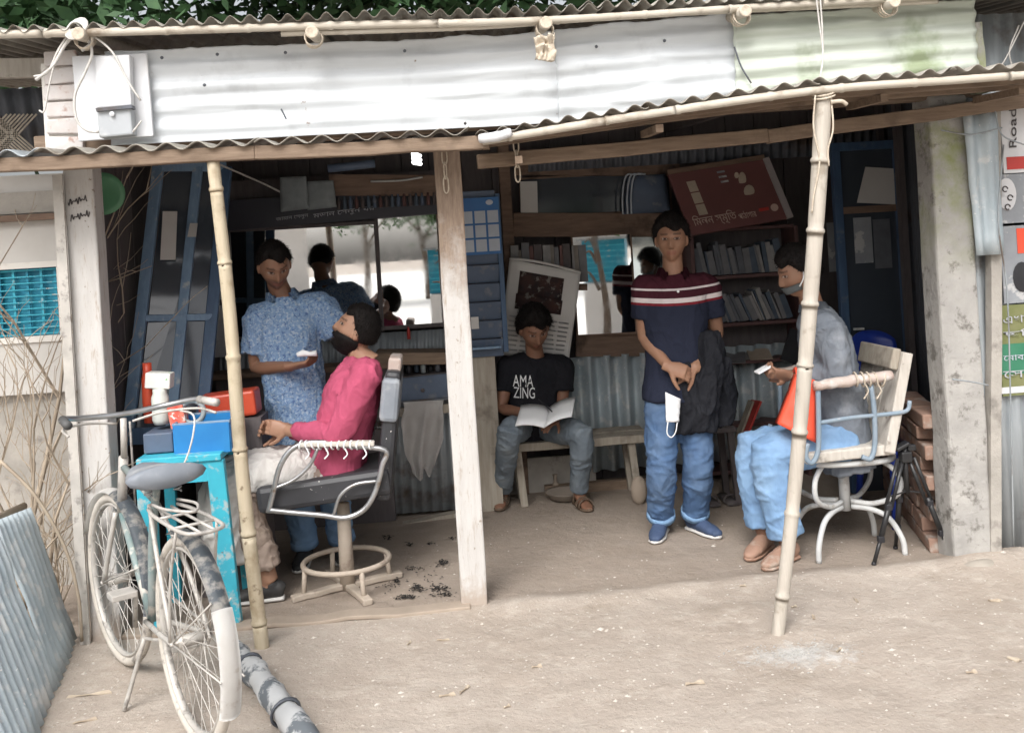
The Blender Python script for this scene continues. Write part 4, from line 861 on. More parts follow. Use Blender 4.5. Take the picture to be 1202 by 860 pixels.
# blue glazed door at the right
DY = 1.3
gd = framed('glazed_door', 'dark blue glazed door at the back right with paper pasted on its pane', 'door', 990, 172, 1072, 640, DY, .05, 'blue_wood', 'glass_dark', 'glass', .04)
x0, x1, z0, z1 = rect(990, 172, 1072, 640, DY)
bm = bmnew(); box(bm, ((x0+x1)/2, DY+.02, at(1030, 245, DY).z), (x1-x0-.1, .036, .04)); ob('frame_bar', bm, 'wood_brown', gd)
bm = bmnew(); q = [at(1006, 238, DY+.01), at(1051, 240, DY+.01), at(1050, 198, DY+.01), at(1016, 196, DY+.01)]; quadslab(bm, *q, .003, nrm=(0, -1, 0)); ob('pasted_paper', bm, 'paper', gd)
ob('pasted_paper', slab(1003, 256, 1024, 308, DY+.01, .003), 'poster_grey', gd); ob('pasted_paper', slab(1026, 258, 1046, 314, DY+.012, .003), 'book_2', gd)
bm = bmnew(); box(bm, at(1008, 386, DY-.01), (.06, .02, .012)); ob('handle', bm, 'steel_paint', gd)
ob('paper_notice', slab(972, 262, 984, 318, 1.75, .004), 'poster_grey', label='faded grey notice on the dark wall beside the blue glazed door', cat='paper')
bm = bmnew(); tube(bm, smoothpath([at(1103, 300, .5), at(1106, 350, .5), at(1103, 395, .5)], 4), .006, 6); ob('frayed_rope', bm, 'rope_pale', label='frayed pale cord hanging by the mossy concrete post', cat='rope', smooth=True)
# ================================================================== furniture and front things
def blend(a, b, t_): return V(a).lerp(V(b), t_)
# ---- left barber chair (customer reclines to the right, faces left)
CY0 = .42
lc = thing('barber_chair', 'black padded barber chair with chrome loop arms bound in white cord', 'chair', gnd(402, 712))
pb = gnd(404, 708); hub = at(392, 612, .42)
base_c = V((pb.x, .38, 0)); seat_z = at(380, 598, .2).z
bm = bmnew(); tube(bm, [base_c+V((0, 0, 0)), base_c+V((0, .0, seat_z-.02))], [.036, .030], 16); ob('pedestal', bm, 'pole_beige', lc, smooth=True)
rz_ = .135
bm = bmnew(); tube(bm, arcpts(base_c+V((.0, 0, rz_)), .20, 0, 360, 40, (1, 0, 0), (0, 1, 0))[:-1], .0125, 10, closed=True); ob('foot_ring', bm, 'pole_beige', lc, smooth=True)
for a in (25, 115, 205, 295):
    q = V((math.cos(R(a)), math.sin(R(a)), 0)); bm = bmnew(); tube(bm, [base_c+q*.20+V((0, 0, rz_)), base_c+q*.215], .012, 8); ob('ring_leg', bm, 'pole_beige', lc, smooth=True)
for a in (25, 115, 205, 295):
    q = V((math.cos(R(a)), math.sin(R(a)), 0)); bm = bmnew(); beam(bm, base_c+q*.03+V((0, 0, .02)), base_c+q*.27+V((0, 0, .014)), .045, .028, n=4, jit=.002); ob('foot_bar', bm, 'pole_beige', lc, bevel=.006)
# seat cushion: side edge from (305,600) to (455,560)
sf, sb = at(300, 590, .18), at(458, 566, .18)
bm = bmnew(); tl_ = (sb-sf).normalized(); up_ = V((0, 1, 0)).cross(tl_); up_ = up_ if up_.z > 0 else -up_
mid = (sf+sb)/2; rm = Matrix((tl_, V((0, 1, 0)), up_)).transposed()
box(bm, V((mid.x, .42, mid.z-.0)), ((sb-sf).length, .46, .12), rm); ob('seat', bm, 'black_vinyl', lc, bevel=.025)
bA, bB = at(452, 575, .42), at(464, 430, .42)
bd = (bB-bA).normalized(); bn_ = V((0, 1, 0)).cross(bd); rm2 = Matrix((bn_, V((0, 1, 0)), bd)).transposed()
bm = bmnew(); box(bm, blend(bA, bB, .5)+bn_*(.0), (.07, .42, (bB-bA).length), rm2); ob('backrest', bm, 'black_vinyl', lc, bevel=.02)
bm = bmnew(); box(bm, blend(bA, bB, .78)+bn_*(-.005)+V((0, -.03, 0)), (.085, .40, .20), rm2); ob('back_pad', bm, 'grey_vinyl', lc, bevel=.02)
bm = bmnew(); box(bm, blend(bA, bB, 1.03), (.06, .24, .07), rm2); ob('headrest', bm, 'brick_pale', lc, bevel=.012)
for y in (.16, .68):
    f_ = lambda px, py: at(px, py, .18) + V((0, y-.18, 0))
    loop = [f_(316, 600), f_(322, 575), f_(330, 545), f_(346, 524), f_(372, 518), f_(410, 522), f_(452, 527), f_(449, 545), f_(441, 575), f_(428, 596), f_(406, 606), f_(380, 603), f_(345, 600), f_(316, 597)]
    bm = bmnew(); tube(bm, smoothpath(loop, 5), .0125, 10); arm = ob('arm_loop', bm, 'chrome_worn', lc, smooth=True)
    bm = bmnew(); tube(bm, smoothpath([f_(322, 572), f_(345, 562), f_(364, 545), f_(374, 524)], 6), .008, 8); ob('arm_brace', bm, 'chrome_worn', arm, smooth=True)
    bm = bmnew(); tube(bm, smoothpath([f_(392, 603), f_(400, 580), f_(418, 567), f_(444, 563)], 6), .008, 8); ob('arm_brace', bm, 'chrome_worn', arm, smooth=True)
    bm = bmnew(); beam(bm, f_(352, 520), f_(440, 519), .045, .022, n=6, jit=.002); ob('arm_pad', bm, 'plank_white', arm, bevel=.006)
    for i in range(12):
        c = f_(354+i*7.4, 521); bm = bmnew(); tube(bm, arcpts(c, .023, 0, 360, 12, (.2, 1.15, 0), (rnd.uniform(-.25, .25), 0, .8))[:-1], .0042, 6, closed=True); ob('cord_wrap', bm, 'mask_white', arm, smooth=True)
        if i % 3 == 1:
            bm = bmnew(); tube(bm, smoothpath([c+V((0, -.03, -.01)), c+V((.01, -.034, -.035)), c+V((-.008, -.03, -.055))], 3), .0035, 5); ob('cord_end', bm, 'mask_white', arm)
# ---- right barber chair
rc = thing('barber_chair', 'weathered wooden barber chair on curved white tube legs under the man in jeans', 'chair', gnd(990, 655))
RC = .34
def g2(px, py, y=.12): return at(px, py, y)
cR = V((at(992, 590, RC).x, RC, 0))
for sx in (-1, 1):
    for sy in (-1, 1):
        # arch legs: low hub rising and sweeping out to the floor
        d_ = V((sx*.79, sy*.61, 0)); pts = [cR+V((0, 0, .21))+d_*.03, cR+d_*.12+V((0, 0, .205)), cR+d_*.20+V((0, 0, .17)), cR+d_*.255+V((0, 0, .08)), cR+d_*.265+V((0, 0, .0))]
        bm = bmnew(); tube(bm, smoothpath(pts, 5), .0135, 10); ob('leg', bm, 'steel_paint', rc, smooth=True)
        pts = [cR+V((0, 0, .235))+d_*.03, cR+d_*.14+V((0, 0, .235)), cR+d_*.25+V((0, 0, .29)), cR+d_*.255+V((0, 0, .38)), cR+d_*.17+V((0, 0, .445)), cR+d_*.05+V((0, 0, .45))]
        bm = bmnew(); tube(bm, smoothpath(pts, 5), .0125, 10); ob('hoop', bm, 'steel_paint', rc, smooth=True)
zr = .455
bm = bmnew(); tube(bm, [cR+V((.22*math.copysign(abs(math.cos(a_))**.7, math.cos(a_)), .19*math.copysign(abs(math.sin(a_))**.7, math.sin(a_)), zr)) for a_ in [2*math.pi*i/36 for i in range(36)]], .014, 10, closed=True); ob('ring', bm, 'steel_paint', rc, smooth=True)
zs_ = at(1000, 533, .12).z
bm = bmnew(); tube(bm, [cR+V((0, 0, .19)), cR+V((0, 0, zs_-.02))], .026, 14); ob('pedestal', bm, 'steel_paint', rc, smooth=True)
bm = bmnew(); x0 = at(946, 535, .12).x; x1 = at(1052, 528, .12).x; box(bm, ((x0+x1)/2, RC, zs_), (x1-x0, .44, .05), rotm('Y', -2)); ob('seat', bm, 'plank_white', rc, bevel=.008)
bA, bB = at(1042, 530, RC-.21), at(1063, 414, RC-.21)
bd = (bB-bA).normalized(); bn_ = V((0, 1, 0)).cross(bd); rm2 = Matrix((bn_, V((0, 1, 0)), bd)).transposed()
for y in (RC-.17, RC-.03, RC+.11):
    bm = bmnew(); box(bm, blend(bA, bB, .5)+V((0, y-(RC-.21), 0)), (.05, .135, (bB-bA).length*(1+.03*rnd.random())), rm2); ob('back_board', bm, 'plank_white', rc, bevel=.006)
bm = bmnew(); box(bm, blend(bA, bB, .92)+bn_*(-.045)+V((0, .17, 0)), (.04, .36, .10), rm2); ob('back_pad', bm, 'old_wood_pale', rc, bevel=.008)
for y in (.10, .60):
    f_ = lambda px, py: at(px, py, .10) + V((0, y-.10, 0))
    bm = bmnew(); tube(bm, smoothpath([f_(960, 452), f_(961, 500), f_(960, 530), f_(953, 543), f_(946, 536), f_(948, 520)], 4), .012, 10); arm = ob('arm_post', bm, 'steel_blue', rc, smooth=True)
    bm = bmnew(); tube(bm, smoothpath([f_(1022, 452), f_(1026, 480), f_(1027, 520), f_(1022, 538), f_(1012, 536)], 4), .012, 10); ob('arm_post', bm, 'steel_blue', rc, smooth=True)
    bm = bmnew(); tube(bm, smoothpath([f_(962, 496), f_(1000, 490), f_(1040, 486), f_(1064, 482), f_(1068, 470)], 4), .010, 10); ob('side_rail', bm, 'steel_blue', rc, smooth=True)
    bm = bmnew(); p, q = f_(956, 453), f_(1046, 440); n_ = 14; tube(bm, [p.lerp(q, i/n_)+V((0, 0, rnd.uniform(-.003, .003))) for i in range(n_+1)], [(.024+rnd.uniform(-.003, .003), .03) for _ in range(n_+1)], 10); ob('arm_rest', bm, 'brick_pale', rc, smooth=True)
    for px in (1004, 1012, 1019, 1027, 1036):
        c = f_(px, 445); bm = bmnew(); tube(bm, arcpts(c, .033, 0, 360, 12, (.1, 1, 0), (rnd.uniform(-.3, .3), 0, 1))[:-1], .004, 5, closed=True); ob('cord_wrap', bm, 'rope_pale', rc, smooth=True)
        if px in (1012, 1027):
            bm = bmnew(); tube(bm, smoothpath([c+V((0, -.03, -.02)), c+V((.01, -.036, -.05)), c+V((-.01, -.03, -.085))], 3), .0035, 5); ob('cord_end', bm, 'rope_pale', rc)
# ---- blue plastic chair in the corner
bcx = at(1035, 440, .95)
bc2 = thing('plastic_chair', 'deep blue moulded plastic chair behind the weathered barber chair', 'chair', (bcx.x, .95, 0))
x0, x1, z0, z1 = rect(1006, 392, 1068, 510, .95)
bm = bmnew(); quadslab(bm, (x0, .98, z0), (x1, .98, z0), (x1-.02, 1.05, z1), (x0+.02, 1.05, z1), .012, nrm=(0, -1, 0), n=12, m=10, fn=lambda u, v: -.05*math.sin(u*3.14)+.0-.0*v)
for v in bm.verts:
    u = (v.co.x-(x0+x1)/2)/((x1-x0)/2); v.co.z -= max(0, v.co.z-(z1-.09))*abs(u)**3*.9
ob('backrest', bm, 'blue_plastic', bc2, smooth=True)
bm = bmnew(); box(bm, ((x0+x1)/2, .78, z0-.01), (x1-x0+.02, .42, .025)); ob('seat', bm, 'blue_plastic', bc2, bevel=.01)
for sx in (x0+.02, x1-.02):
    for y in (.6, .97): bm = bmnew(); tube(bm, [(sx, y, z0-.015), (sx+(.03 if sx > (x0+x1)/2 else -.03), y+(.04 if y > .8 else -.03), 0)], [.022, .016], 8); ob('leg', bm, 'blue_plastic', bc2, smooth=True)
# ---- tripod
tp = thing('camera_tripod', 'black folded-out camera tripod standing beside the brick pile', 'tripod', gnd(1060, 660))
hd = at(1062, 528, .13); foot = [gnd(1026, 664), gnd(1117, 654), gnd(1063, 652)+V((0, .1, 0))]
bm = bmnew(); tube(bm, [hd+V((0, 0, -.2)), hd+V((0, 0, .02))], .011, 10); ob('centre_column', bm, 'tripod_black', tp, smooth=True)
bm = bmnew(); box(bm, hd+V((0, 0, -.03)), (.05, .05, .05)); box(bm, hd+V((-.015, 0, .02)), (.07, .05, .018), rotm('Y', -25)); box(bm, hd+V((.03, 0, .01)), (.04, .03, .03)); ob('head', bm, 'tripod_black', tp, bevel=.006)
bm = bmnew(); tube(bm, [hd+V((.0, 0, 0)), hd+V((-.07, -.02, .02))], .006, 8); ob('pan_handle', bm, 'tripod_black', tp, smooth=True)
for i, f_ in enumerate(foot):
    d_ = (f_-hd); side = V((0, 1, 0)).cross(d_).normalized() if i < 2 else V((1, 0, 0)); top_ = hd+V((d_.x, d_.y, 0)).normalized()*.028+V((0, 0, -.04))
    bm = bmnew(); m1 = top_.lerp(f_, .45); m2 = top_.lerp(f_, .75)
    for s_ in (-1, 1): tube(bm, [top_+side*.013*s_, m1+side*.013*s_], .009, 8)
    tube(bm, [m1-(m1-top_)*.12, m2], .013, 8); tube(bm, [m2-(m2-m1)*.12, f_+V((0, 0, .01))], .0095, 8)
    lg = ob('leg', bm, 'tripod_black', tp, smooth=True)
    for q in (m1, m2): bm = bmnew(); box(bm, q, (.03, .026, .03)); ob('clamp', bm, 'plastic_black', lg, bevel=.005)
    bm = bmnew(); ball(bm, f_+V((0, 0, .01)), .012, 8, 6); ob('rubber_foot', bm, 'plastic_black', lg)
    bm = bmnew(); cyl(bm, top_.lerp(f_, .35), hd+V((0, 0, -.19)), .004, seg=6); ob('brace', bm, 'tripod_black', tp)

# ---- cyan table at the front left with barber's things
TY = .03
tb = thing('painted_table', 'small table painted cyan and blue crowded with barber supplies behind the bicycle', 'table', (at(225, 560, TY).x, TY+.2, 0))
zt_ = at(220, 533, TY).z; x0 = at(160, 540, TY).x; x1 = at(260, 540, TY).x
bm = bmnew(); box(bm, ((x0+x1)/2, TY+.2, zt_-.02), (x1-x0, .42, .03)); ob('top', bm, 'cyan_bright', tb, bevel=.004)
for xx in (x0+.03, x1-.03):
    for y in (TY+.02, TY+.38):
        bm = bmnew(); beam(bm, (xx+(.035 if xx > x0+.1 else 0), y, 0), (xx, y, zt_-.036), .075 if y < TY+.1 else .05, .04, (0, 1, 0)); ob('leg', bm, 'cyan_bright', tb, bevel=.004)
bm = bmnew(); box(bm, ((x0+x1)/2, TY+.012, zt_-.08), (x1-x0-.09, .02, .085)); ob('apron', bm, 'cyan_bright', tb)
def crate(px0, py0, px1, py1, Y, dp, mt_, nm, lb, cat_):
    x0, x1, z0, z1 = rect(px0, py0, px1, py1, Y); h = thing(nm, lb, cat_, ((x0+x1)/2, Y+dp/2, z0)); th = .008
    for c, s in ((((x0+x1)/2, Y, (z0+z1)/2), (x1-x0, th, z1-z0)), (((x0+x1)/2, Y+dp, (z0+z1)/2), (x1-x0, th, z1-z0)), ((x0, Y+dp/2, (z0+z1)/2), (th, dp-th, z1-z0)), ((x1, Y+dp/2, (z0+z1)/2), (th, dp-th, z1-z0))):
        bm = bmnew(); box(bm, c, s); ob('side', bm, mt_, h, bevel=.002)
    bm = bmnew(); box(bm, ((x0+x1)/2, Y+dp/2, z0+.004), (x1-x0-th, dp-th, .008)); ob('bottom', bm, mt_, h)
    bm = bmnew(); tube(bm, [(x0, Y, z1), (x1, Y, z1), (x1, Y+dp, z1), (x0, Y+dp, z1)], .007, 6, closed=True); ob('rim', bm, 'blue_pale' if 'blue' in mt_ else mt_, h)
    return x0, x1, z0, z1
crate(204, 496, 270, 533, TY+.06, .28, 'box_blue', 'plastic_crate', 'bright blue open plastic crate on the cyan table', 'crate')
zc = zt_+.0
bm = slab(168, 508, 203, 532, TY+.08, .2); ob('tin_box', bm, 'slate_blue', label='dark slate tin box beside the bright blue crate', cat='box', bevel=.006)
def onT(px, Y): return V((at(px, 520, Y).x, Y, zt_+.01))
bm = bmnew(); lathe(bm, onT(191, TY+.18)+V((0, 0, .10)), [(.03, 0), (.038, .02), (.038, .12), (.03, .14), (.03, .16), (.001, .16)], 16); ob('jar', bm, 'bottle_white', label='pale frosted jar standing in the blue crate', cat='jar', smooth=True)
bm = bmnew(); box(bm, onT(192, TY+.2)+V((0, 0, .295)), (.11, .08, .07), rotm('Y', 6)); ob('soap_packet', bm, 'pack_white', label='white and green printed packet on top of the frosted jar', cat='packet', bevel=.006)
bm = bmnew(); box(bm, onT(211, TY+.15)+V((0, 0, .14)), (.07, .06, .11), rotm('Y', -8)); ob('soap_packet', bm, 'pack_red', label='red and white printed packet beside the frosted jar', cat='packet', bevel=.006)
bm = bmnew(); tube(bm, arcpts(onT(228, TY+.14)+V((0, 0, .15)), .05, 0, 360, 20, (1, 0, 0), (0, 0, 1))[:-1], .012, 8, closed=True); ob('tape_roll', bm, 'clear_grey', label='grey roll of tape standing on the blue crate', cat='tape', smooth=True)
bm = bmnew(); lathe(bm, onT(178, TY+.25)+V((0, 0, .1)), [(.026, 0), (.03, .1), (.028, .2), (.02, .23), (.02, .27), (.001, .27)], 12); ob('spray_can', bm, 'tub_red', label='red spray can at the back of the blue crate', cat='can', smooth=True)
x0_, x1_, z0_, z1_ = rect(232, 462, 300, 492, TY+.42); bm = bmnew(); box(bm, ((x0_+x1_)/2, TY+.5, (z0_+z1_)/2), (x1_-x0_, .16, z1_-z0_), rotm('Y', -4)); ob('red_tub', bm, 'tub_red', label='long orange red plastic tub behind the yellow bamboo pole', cat='tub', bevel=.012)
bm = bmnew(); box(bm, ((x0_+x1_)/2, TY+.5, z0_/2), (x1_-x0_+.05, .2, z0_-.004)); ob('side_stand', bm, 'wood_dark', label='dark stand carrying the orange red tub', cat='stand')
# ---- dark stool behind the standing man
st = thing('dark_stool', 'dark wooden stool in shadow behind the standing man', 'stool', gnd(848, 598)+V((0, .2, 0)))
c = gnd(848, 598)+V((0, .2, 0)); zz = at(848, 500, c.y).z
bm = bmnew(); box(bm, (c.x, c.y, zz), (.26, .26, .03)); ob('seat', bm, 'wood_dark', st, bevel=.005)
for sx in (-1, 1):
    for sy in (-1, 1): bm = bmnew(); beam(bm, (c.x+sx*.12, c.y+sy*.12, 0), (c.x+sx*.1, c.y+sy*.1, zz-.016), .035, .035, (0, 1, 0)); ob('leg', bm, 'wood_dark', st)
for dx in (-.06, .05):
    q = gnd(846, 590)+V((dx, .02, 0)); bm = bmnew(); tube(bm, [q+V((0, -.12, .012)), q+V((0, -.05, .014)), q+V((0, .05, .014)), q+V((0, .12, .012))], [(.035, .01), (.045, .012), (.035, .012), (.032, .012)], 10, hint=(1, 0, 0)); sn = ob('sandal', bm, 'wood_dark', label='worn dark sandal left on the floor under the stool', cat='sandal', group='pair of sandals under the stool', smooth=True)
    bm = bmnew(); tube(bm, arcpts(q+V((0, -.06, .015)), .042, 0, 180, 8, (1, 0, 0), (0, .2, .9)), (.006), 6); ob('strap', bm, 'wood_dark', sn)

# ---- hair clippings
bm = bmnew(); 
for (px, py, rx_, ry_, n_) in ((455, 632, 8, 2, 26), (480, 640, 4, 2, 16), (505, 640, 4, 1.5, 16), (520, 662, 7, 4, 60), (515, 692, 14, 4, 70), (490, 692, 7, 4, 70), (475, 702, 12, 2.5, 70), (465, 683, 6, 2, 24), (522, 700, 12, 2.5, 50), (530, 633, 4, 1.5, 16), (485, 668, 12, 3, 24), (500, 680, 22, 14, 24), (455, 690, 14, 8, 24)):
    for i in range(n_):
        p = gnd(px+rnd.gauss(0, rx_*.5), py+rnd.gauss(0, ry_*.5)); p.z = gh(p.x, p.y)+.004+rnd.uniform(0, .008); a = rnd.uniform(0, 6.28); L = rnd.uniform(.005, .013); w_ = .0024
        d_ = V((math.cos(a), math.sin(a), 0))*L; s_ = V((-math.sin(a), math.cos(a), 0))*w_
        bm.faces.new([bm.verts.new(q) for q in (p-d_, p+s_+V((0, 0, .004)), p+d_, p-s_)])
ob('hair_clippings', bm, 'hair_floor', kind='stuff', label='black cut hair scattered on the floor behind the chair base', cat='hair', shift=False)
for (px, py, s) in ((330, 722, .02), (345, 730, .014), (470, 655, .012)):
    pass

# ================================================================== bicycle
# bike space: x forward, y left, z up; origin on the ground under the rear axle
def bicycle():
    WB = .85; ang = R(122.5)
    Rw = .335
    rot = Matrix.Rotation(ang, 3, 'Z'); O = V((-.95, -1.0, 0))
    L = V((0, 0, .005))
    T = lambda x, y, z: O + rot @ V((x, y, z)) + L
    bk_ = thing('bicycle', 'dusty old roadster bicycle with white tipped rear mudguard parked at the shop front', 'bicycle', O)
    steer = Matrix.Rotation(R(4), 3, 'Z')
    def wheel(cx_, st_, nm):
        c0 = V((cx_, 0, Rw)); A = lambda q: O + rot @ (c0 + (st_ @ q)) + L
        bm = bmnew(); tube(bm, [A(V((Rw-.018, 0, 0)) if False else V(((Rw-.018)*math.cos(a), 0, (Rw-.018)*math.sin(a)))) for a in [2*math.pi*i/56 for i in range(56)]], .018, 10, closed=True, hint=rot @ st_ @ V((0, 1, 0))); ty = ob('wheel', bm, 'tyre_dust', bk_, smooth=True)
        bm = bmnew(); tube(bm, [A(V(((Rw-.042)*math.cos(a), 0, (Rw-.042)*math.sin(a)))) for a in [2*math.pi*i/56 for i in range(56)]], [(.013, .007)]*56, 8, closed=True, hint=rot @ st_ @ V((0, 1, 0))); ob('rim', bm, 'metal_dust', ty, smooth=True)
        bm = bmnew(); tube(bm, [A(V((0, -.045, 0))), A(V((0, .045, 0)))], .02, 12); tube(bm, [A(V((0, -.07, 0))), A(V((0, .07, 0)))], .007, 8); ob('hub', bm, 'metal_dust', ty, smooth=True)
        bm = bmnew(); n_ = 36
        for i in range(n_):
            a = 2*math.pi*i/n_; s_ = 1 if i % 2 else -1; a2 = a + (.9 if (i//2) % 2 else -.9)
            tube(bm, [A(V((.019*math.cos(a2), s_*.035, .019*math.sin(a2)))), A(V(((Rw-.045)*math.cos(a), 0, (Rw-.045)*math.sin(a))))], .0015, 5)
        ob('spokes', bm, 'metal_dust', ty)
        return A
    A_r = wheel(0, Matrix.Identity(3), 'rear'); A_f = wheel(WB, steer, 'front')
    def guard(A, a0, a1, mt_, wd=.030, rad=Rw+.022, nm='mudguard'):
        bm = bmnew(); n_ = 26; rows = []
        for i in range(n_+1):
            a = R(a0+(a1-a0)*i/n_); row = []
            for k in range(7):
                s_ = (k-3)/3; row.append(bm.verts.new(A(V(((rad-.014*s_*s_)*math.cos(a), wd*s_, (rad-.014*s_*s_)*math.sin(a))))))
            rows.append(row)
        for i in range(n_):
            for k in range(6): bm.faces.new((rows[i][k], rows[i][k+1], rows[i+1][k+1], rows[i+1][k]))
        bmesh.ops.solidify(bm, geom=bm.faces[:], thickness=.002); return ob(nm, bm, mt_, bk_, smooth=True)
    guard(A_r, 70, 152, 'guard_dark'); guard(A_r, 150, 205, 'guard_white', .033, Rw+.026, 'mudguard_flap')
    guard(A_f, 95, 190, 'guard_dark', .032); guard(A_f, 20, 96, 'guard_white', .03)
    def rod(nm, pts, r_, mt_, par=None, n_=4, seg=10):
        bm = bmnew(); tube(bm, smoothpath([T(*p) for p in pts], n_) if len(pts) > 2 else [T(*p) for p in pts], r_, seg); return ob(nm, bm, mt_, par or bk_, smooth=True)
    bb = (.43, 0, .28); seat = (.28, 0, .80); hdT = (WB-.17, 0, .84); hdB = (WB-.10, 0, .62)
    fr = rod('frame', [bb, (.37, 0, .58), seat], .0145, 'frame_green')
    rod('top_tube', [(.34, 0, .74), hdT[:2]+(.80,)], .0135, 'frame_green', fr); rod('down_tube', [bb, hdB], .0145, 'frame_green', fr); rod('head_tube', [hdB, hdT], .018, 'metal_dust', fr)
    for s_ in (-1, 1):
        rod('chain_stay', [(.44, s_*.02, .28), (.2, s_*.045, .31), (0, s_*.06, Rw)], .009, 'metal_dust', fr); rod('seat_stay', [(.33, s_*.015, .72), (.15, s_*.045, .53), (0, s_*.06, Rw)], .008, 'metal_dust', fr)
    def sd(p): return V((WB, 0, Rw)) + steer @ (V(p)-V((WB, 0, Rw)))
    for s_ in (-1, 1):
        rod('fork_blade', [sd((WB-.10, s_*.03, .62)), sd((WB-.07, s_*.048, .5)), sd((WB, s_*.058, Rw))], .010, 'metal_dust', fr)
        rod('guard_stay', [(0, s_*.062, Rw), (-.3, s_*.03, Rw+.2)], .0028, 'metal_dust'); rod('guard_stay', [(0, s_*.062, Rw), (-.36, s_*.035, Rw-.02)], .0028, 'metal_dust')
        rod('guard_stay', [sd((WB, s_*.062, Rw)), sd((WB-.33, s_*.035, Rw+.12))], .0028, 'metal_dust')
    # handlebar (swept back) with grips, levers and brake rods
    hz_ = .99
    rod('stem', [(WB-.18, 0, .84), (WB-.2, 0, hz_)], .012, 'metal_dust')
    hb = rod('handlebar', [sd((WB-.38, .27, hz_+.035)), sd((WB-.26, .25, hz_+.04)), sd((WB-.16, .16, hz_+.02)), sd((WB-.15, 0, hz_+.01)), sd((WB-.16, -.16, hz_+.02)), sd((WB-.26, -.25, hz_+.04)), sd((WB-.38, -.27, hz_+.035))], .011, 'chrome_worn', n_=6)
    for s_ in (-1, 1):
        rod('grip', [sd((WB-.40, s_*.272, hz_+.034)), sd((WB-.28, s_*.254, hz_+.04))], .016, 'cable_dark' if s_ > 0 else 'metal_dust', hb)
        rod('brake_lever', [sd((WB-.39, s_*.27, hz_-.005)), sd((WB-.27, s_*.25, hz_+.005)), sd((WB-.19, s_*.14, hz_)), sd((WB-.17, s_*.03, hz_-.02))], .005, 'metal_dust', hb)
    rod('brake_rod', [sd((WB-.17, -.02, hz_-.02)), sd((WB-.10, -.045, .62))], .004, 'metal_dust')
    rod('brake_cable', [sd((WB-.2, -.2, hz_)), (WB-.35, -.22, hz_-.02), (WB-.36, -.16, .8), (WB-.25, -.06, .7)], .0035, 'cable_pale', n_=6)
    # saddle
    bm = bmnew(); sx, sz = seat[0], .83; rows = []; n_ = 18
    for i in range(n_+1):
        u = i/n_; x = sx-.14+.29*u; wdt = (.118*(1-u)**.55+.022) if u > .05 else .10; hh = .012+.026*math.sin(min(1, (1-u)*1.2)*1.57); row = []
        for k in range(14):
            a = 2*math.pi*k/14; row.append(bm.verts.new(T(x, wdt*math.cos(a)*(1 if u < .97 else .6), sz + (hh if math.sin(a) > 0 else .045*(1-u*.5))*math.sin(a) + .02*(1-u)**3+.012*u**3)))
        rows.append(row)
    for i in range(n_):
        for k in range(14): bm.faces.new((rows[i][k], rows[i][(k+1) % 14], rows[i+1][(k+1) % 14], rows[i+1][k]))
    bm.faces.new(rows[0][::-1]); bm.faces.new(rows[-1]); sa = ob('saddle', bm, 'grey_vinyl', bk_, smooth=True)
    for s_ in (-1, 1):
        bm = bmnew(); tube(bm, [T(sx-.07, s_*.05, sz-.055)+V((.012*math.cos(a*.8), .012*math.sin(a*.8), .002*a)) for a in range(24)], .0035, 5); ob('spring', bm, 'chrome_worn', sa, smooth=True)
    rod('seat_post', [(.315, 0, .74), (.30, 0, .8)], .012, 'chrome_worn')
    # carrier
    cz = .73
    cr = rod('carrier', [(.22, .05, cz), (.1, .065, cz), (-.16, .065, cz), (-.22, .03, cz), (-.22, -.03, cz), (-.16, -.065, cz), (.1, -.065, cz), (.22, -.05, cz)], .0065, 'metal_dust')
    for y in (-.022, .022): rod('carrier_bar', [(.2, y, cz), (-.22, y, cz)], .005, 'metal_dust', cr)
    for x in (-.1, .06): rod('carrier_bar', [(x, -.065, cz), (x, .065, cz)], .005, 'metal_dust', cr)
    for s_ in (-1, 1): rod('carrier_stay', [(-.12, s_*.065, cz), (-.05, s_*.072, .55), (0, s_*.07, Rw+.01)], .005, 'metal_dust', cr)
    rod('carrier_clip', [(.2, .045, cz+.02), (.02, .05, cz+.035), (-.1, .0, cz+.04), (.02, -.05, cz+.035), (.2, -.045, cz+.02)], .005, 'metal_dust', cr)
    # crank, chainwheel, pedals, chain case
    bm = bmnew(); tube(bm, [T((.43)+.095*math.cos(a), -.05, .28+.095*math.sin(a)) for a in [2*math.pi*i/28 for i in range(28)]], .006, 6, closed=True)
    for i in range(5): a = 2*math.pi*i/5; tube(bm, [T(.43, -.05, .28), T((.43)+.095*math.cos(a), -.05, .28+.095*math.sin(a))], .006, 6)
    cw = ob('chainwheel', bm, 'metal_dust', bk_)
    for s_, a in ((-1, -60), (1, 120)):
        ex, ez = (.43)+.17*math.cos(R(a)), .28+.17*math.sin(R(a)); rod('crank', [(.43, s_*.06, .28), (ex, s_*.075, ez)], .009, 'metal_dust', cw)
        bm = bmnew(); box(bm, T(ex, s_*.12, ez), (.075, .085, .022), rot); ob('pedal', bm, 'metal_dust', cw, bevel=.004)
    bm = bmnew(); tube(bm, [T(x, -.05, z) for x, z in ((.43, .375), (.2, .372), (0, .37), (-.032, .335), (0, .30), (.2, .24), (.43, .185))], .005, 6); ob('chain', bm, 'metal_dust', bk_)
    rod('kick_stand', [(.36, .05, .25), (.40, .08, .12), (.41, .12, .0)], .008, 'metal_dust')
    rod('kick_stand_foot', [(.36, .05, .25), (.22, -.06, .24)], .006, 'metal_dust')
bicycle()

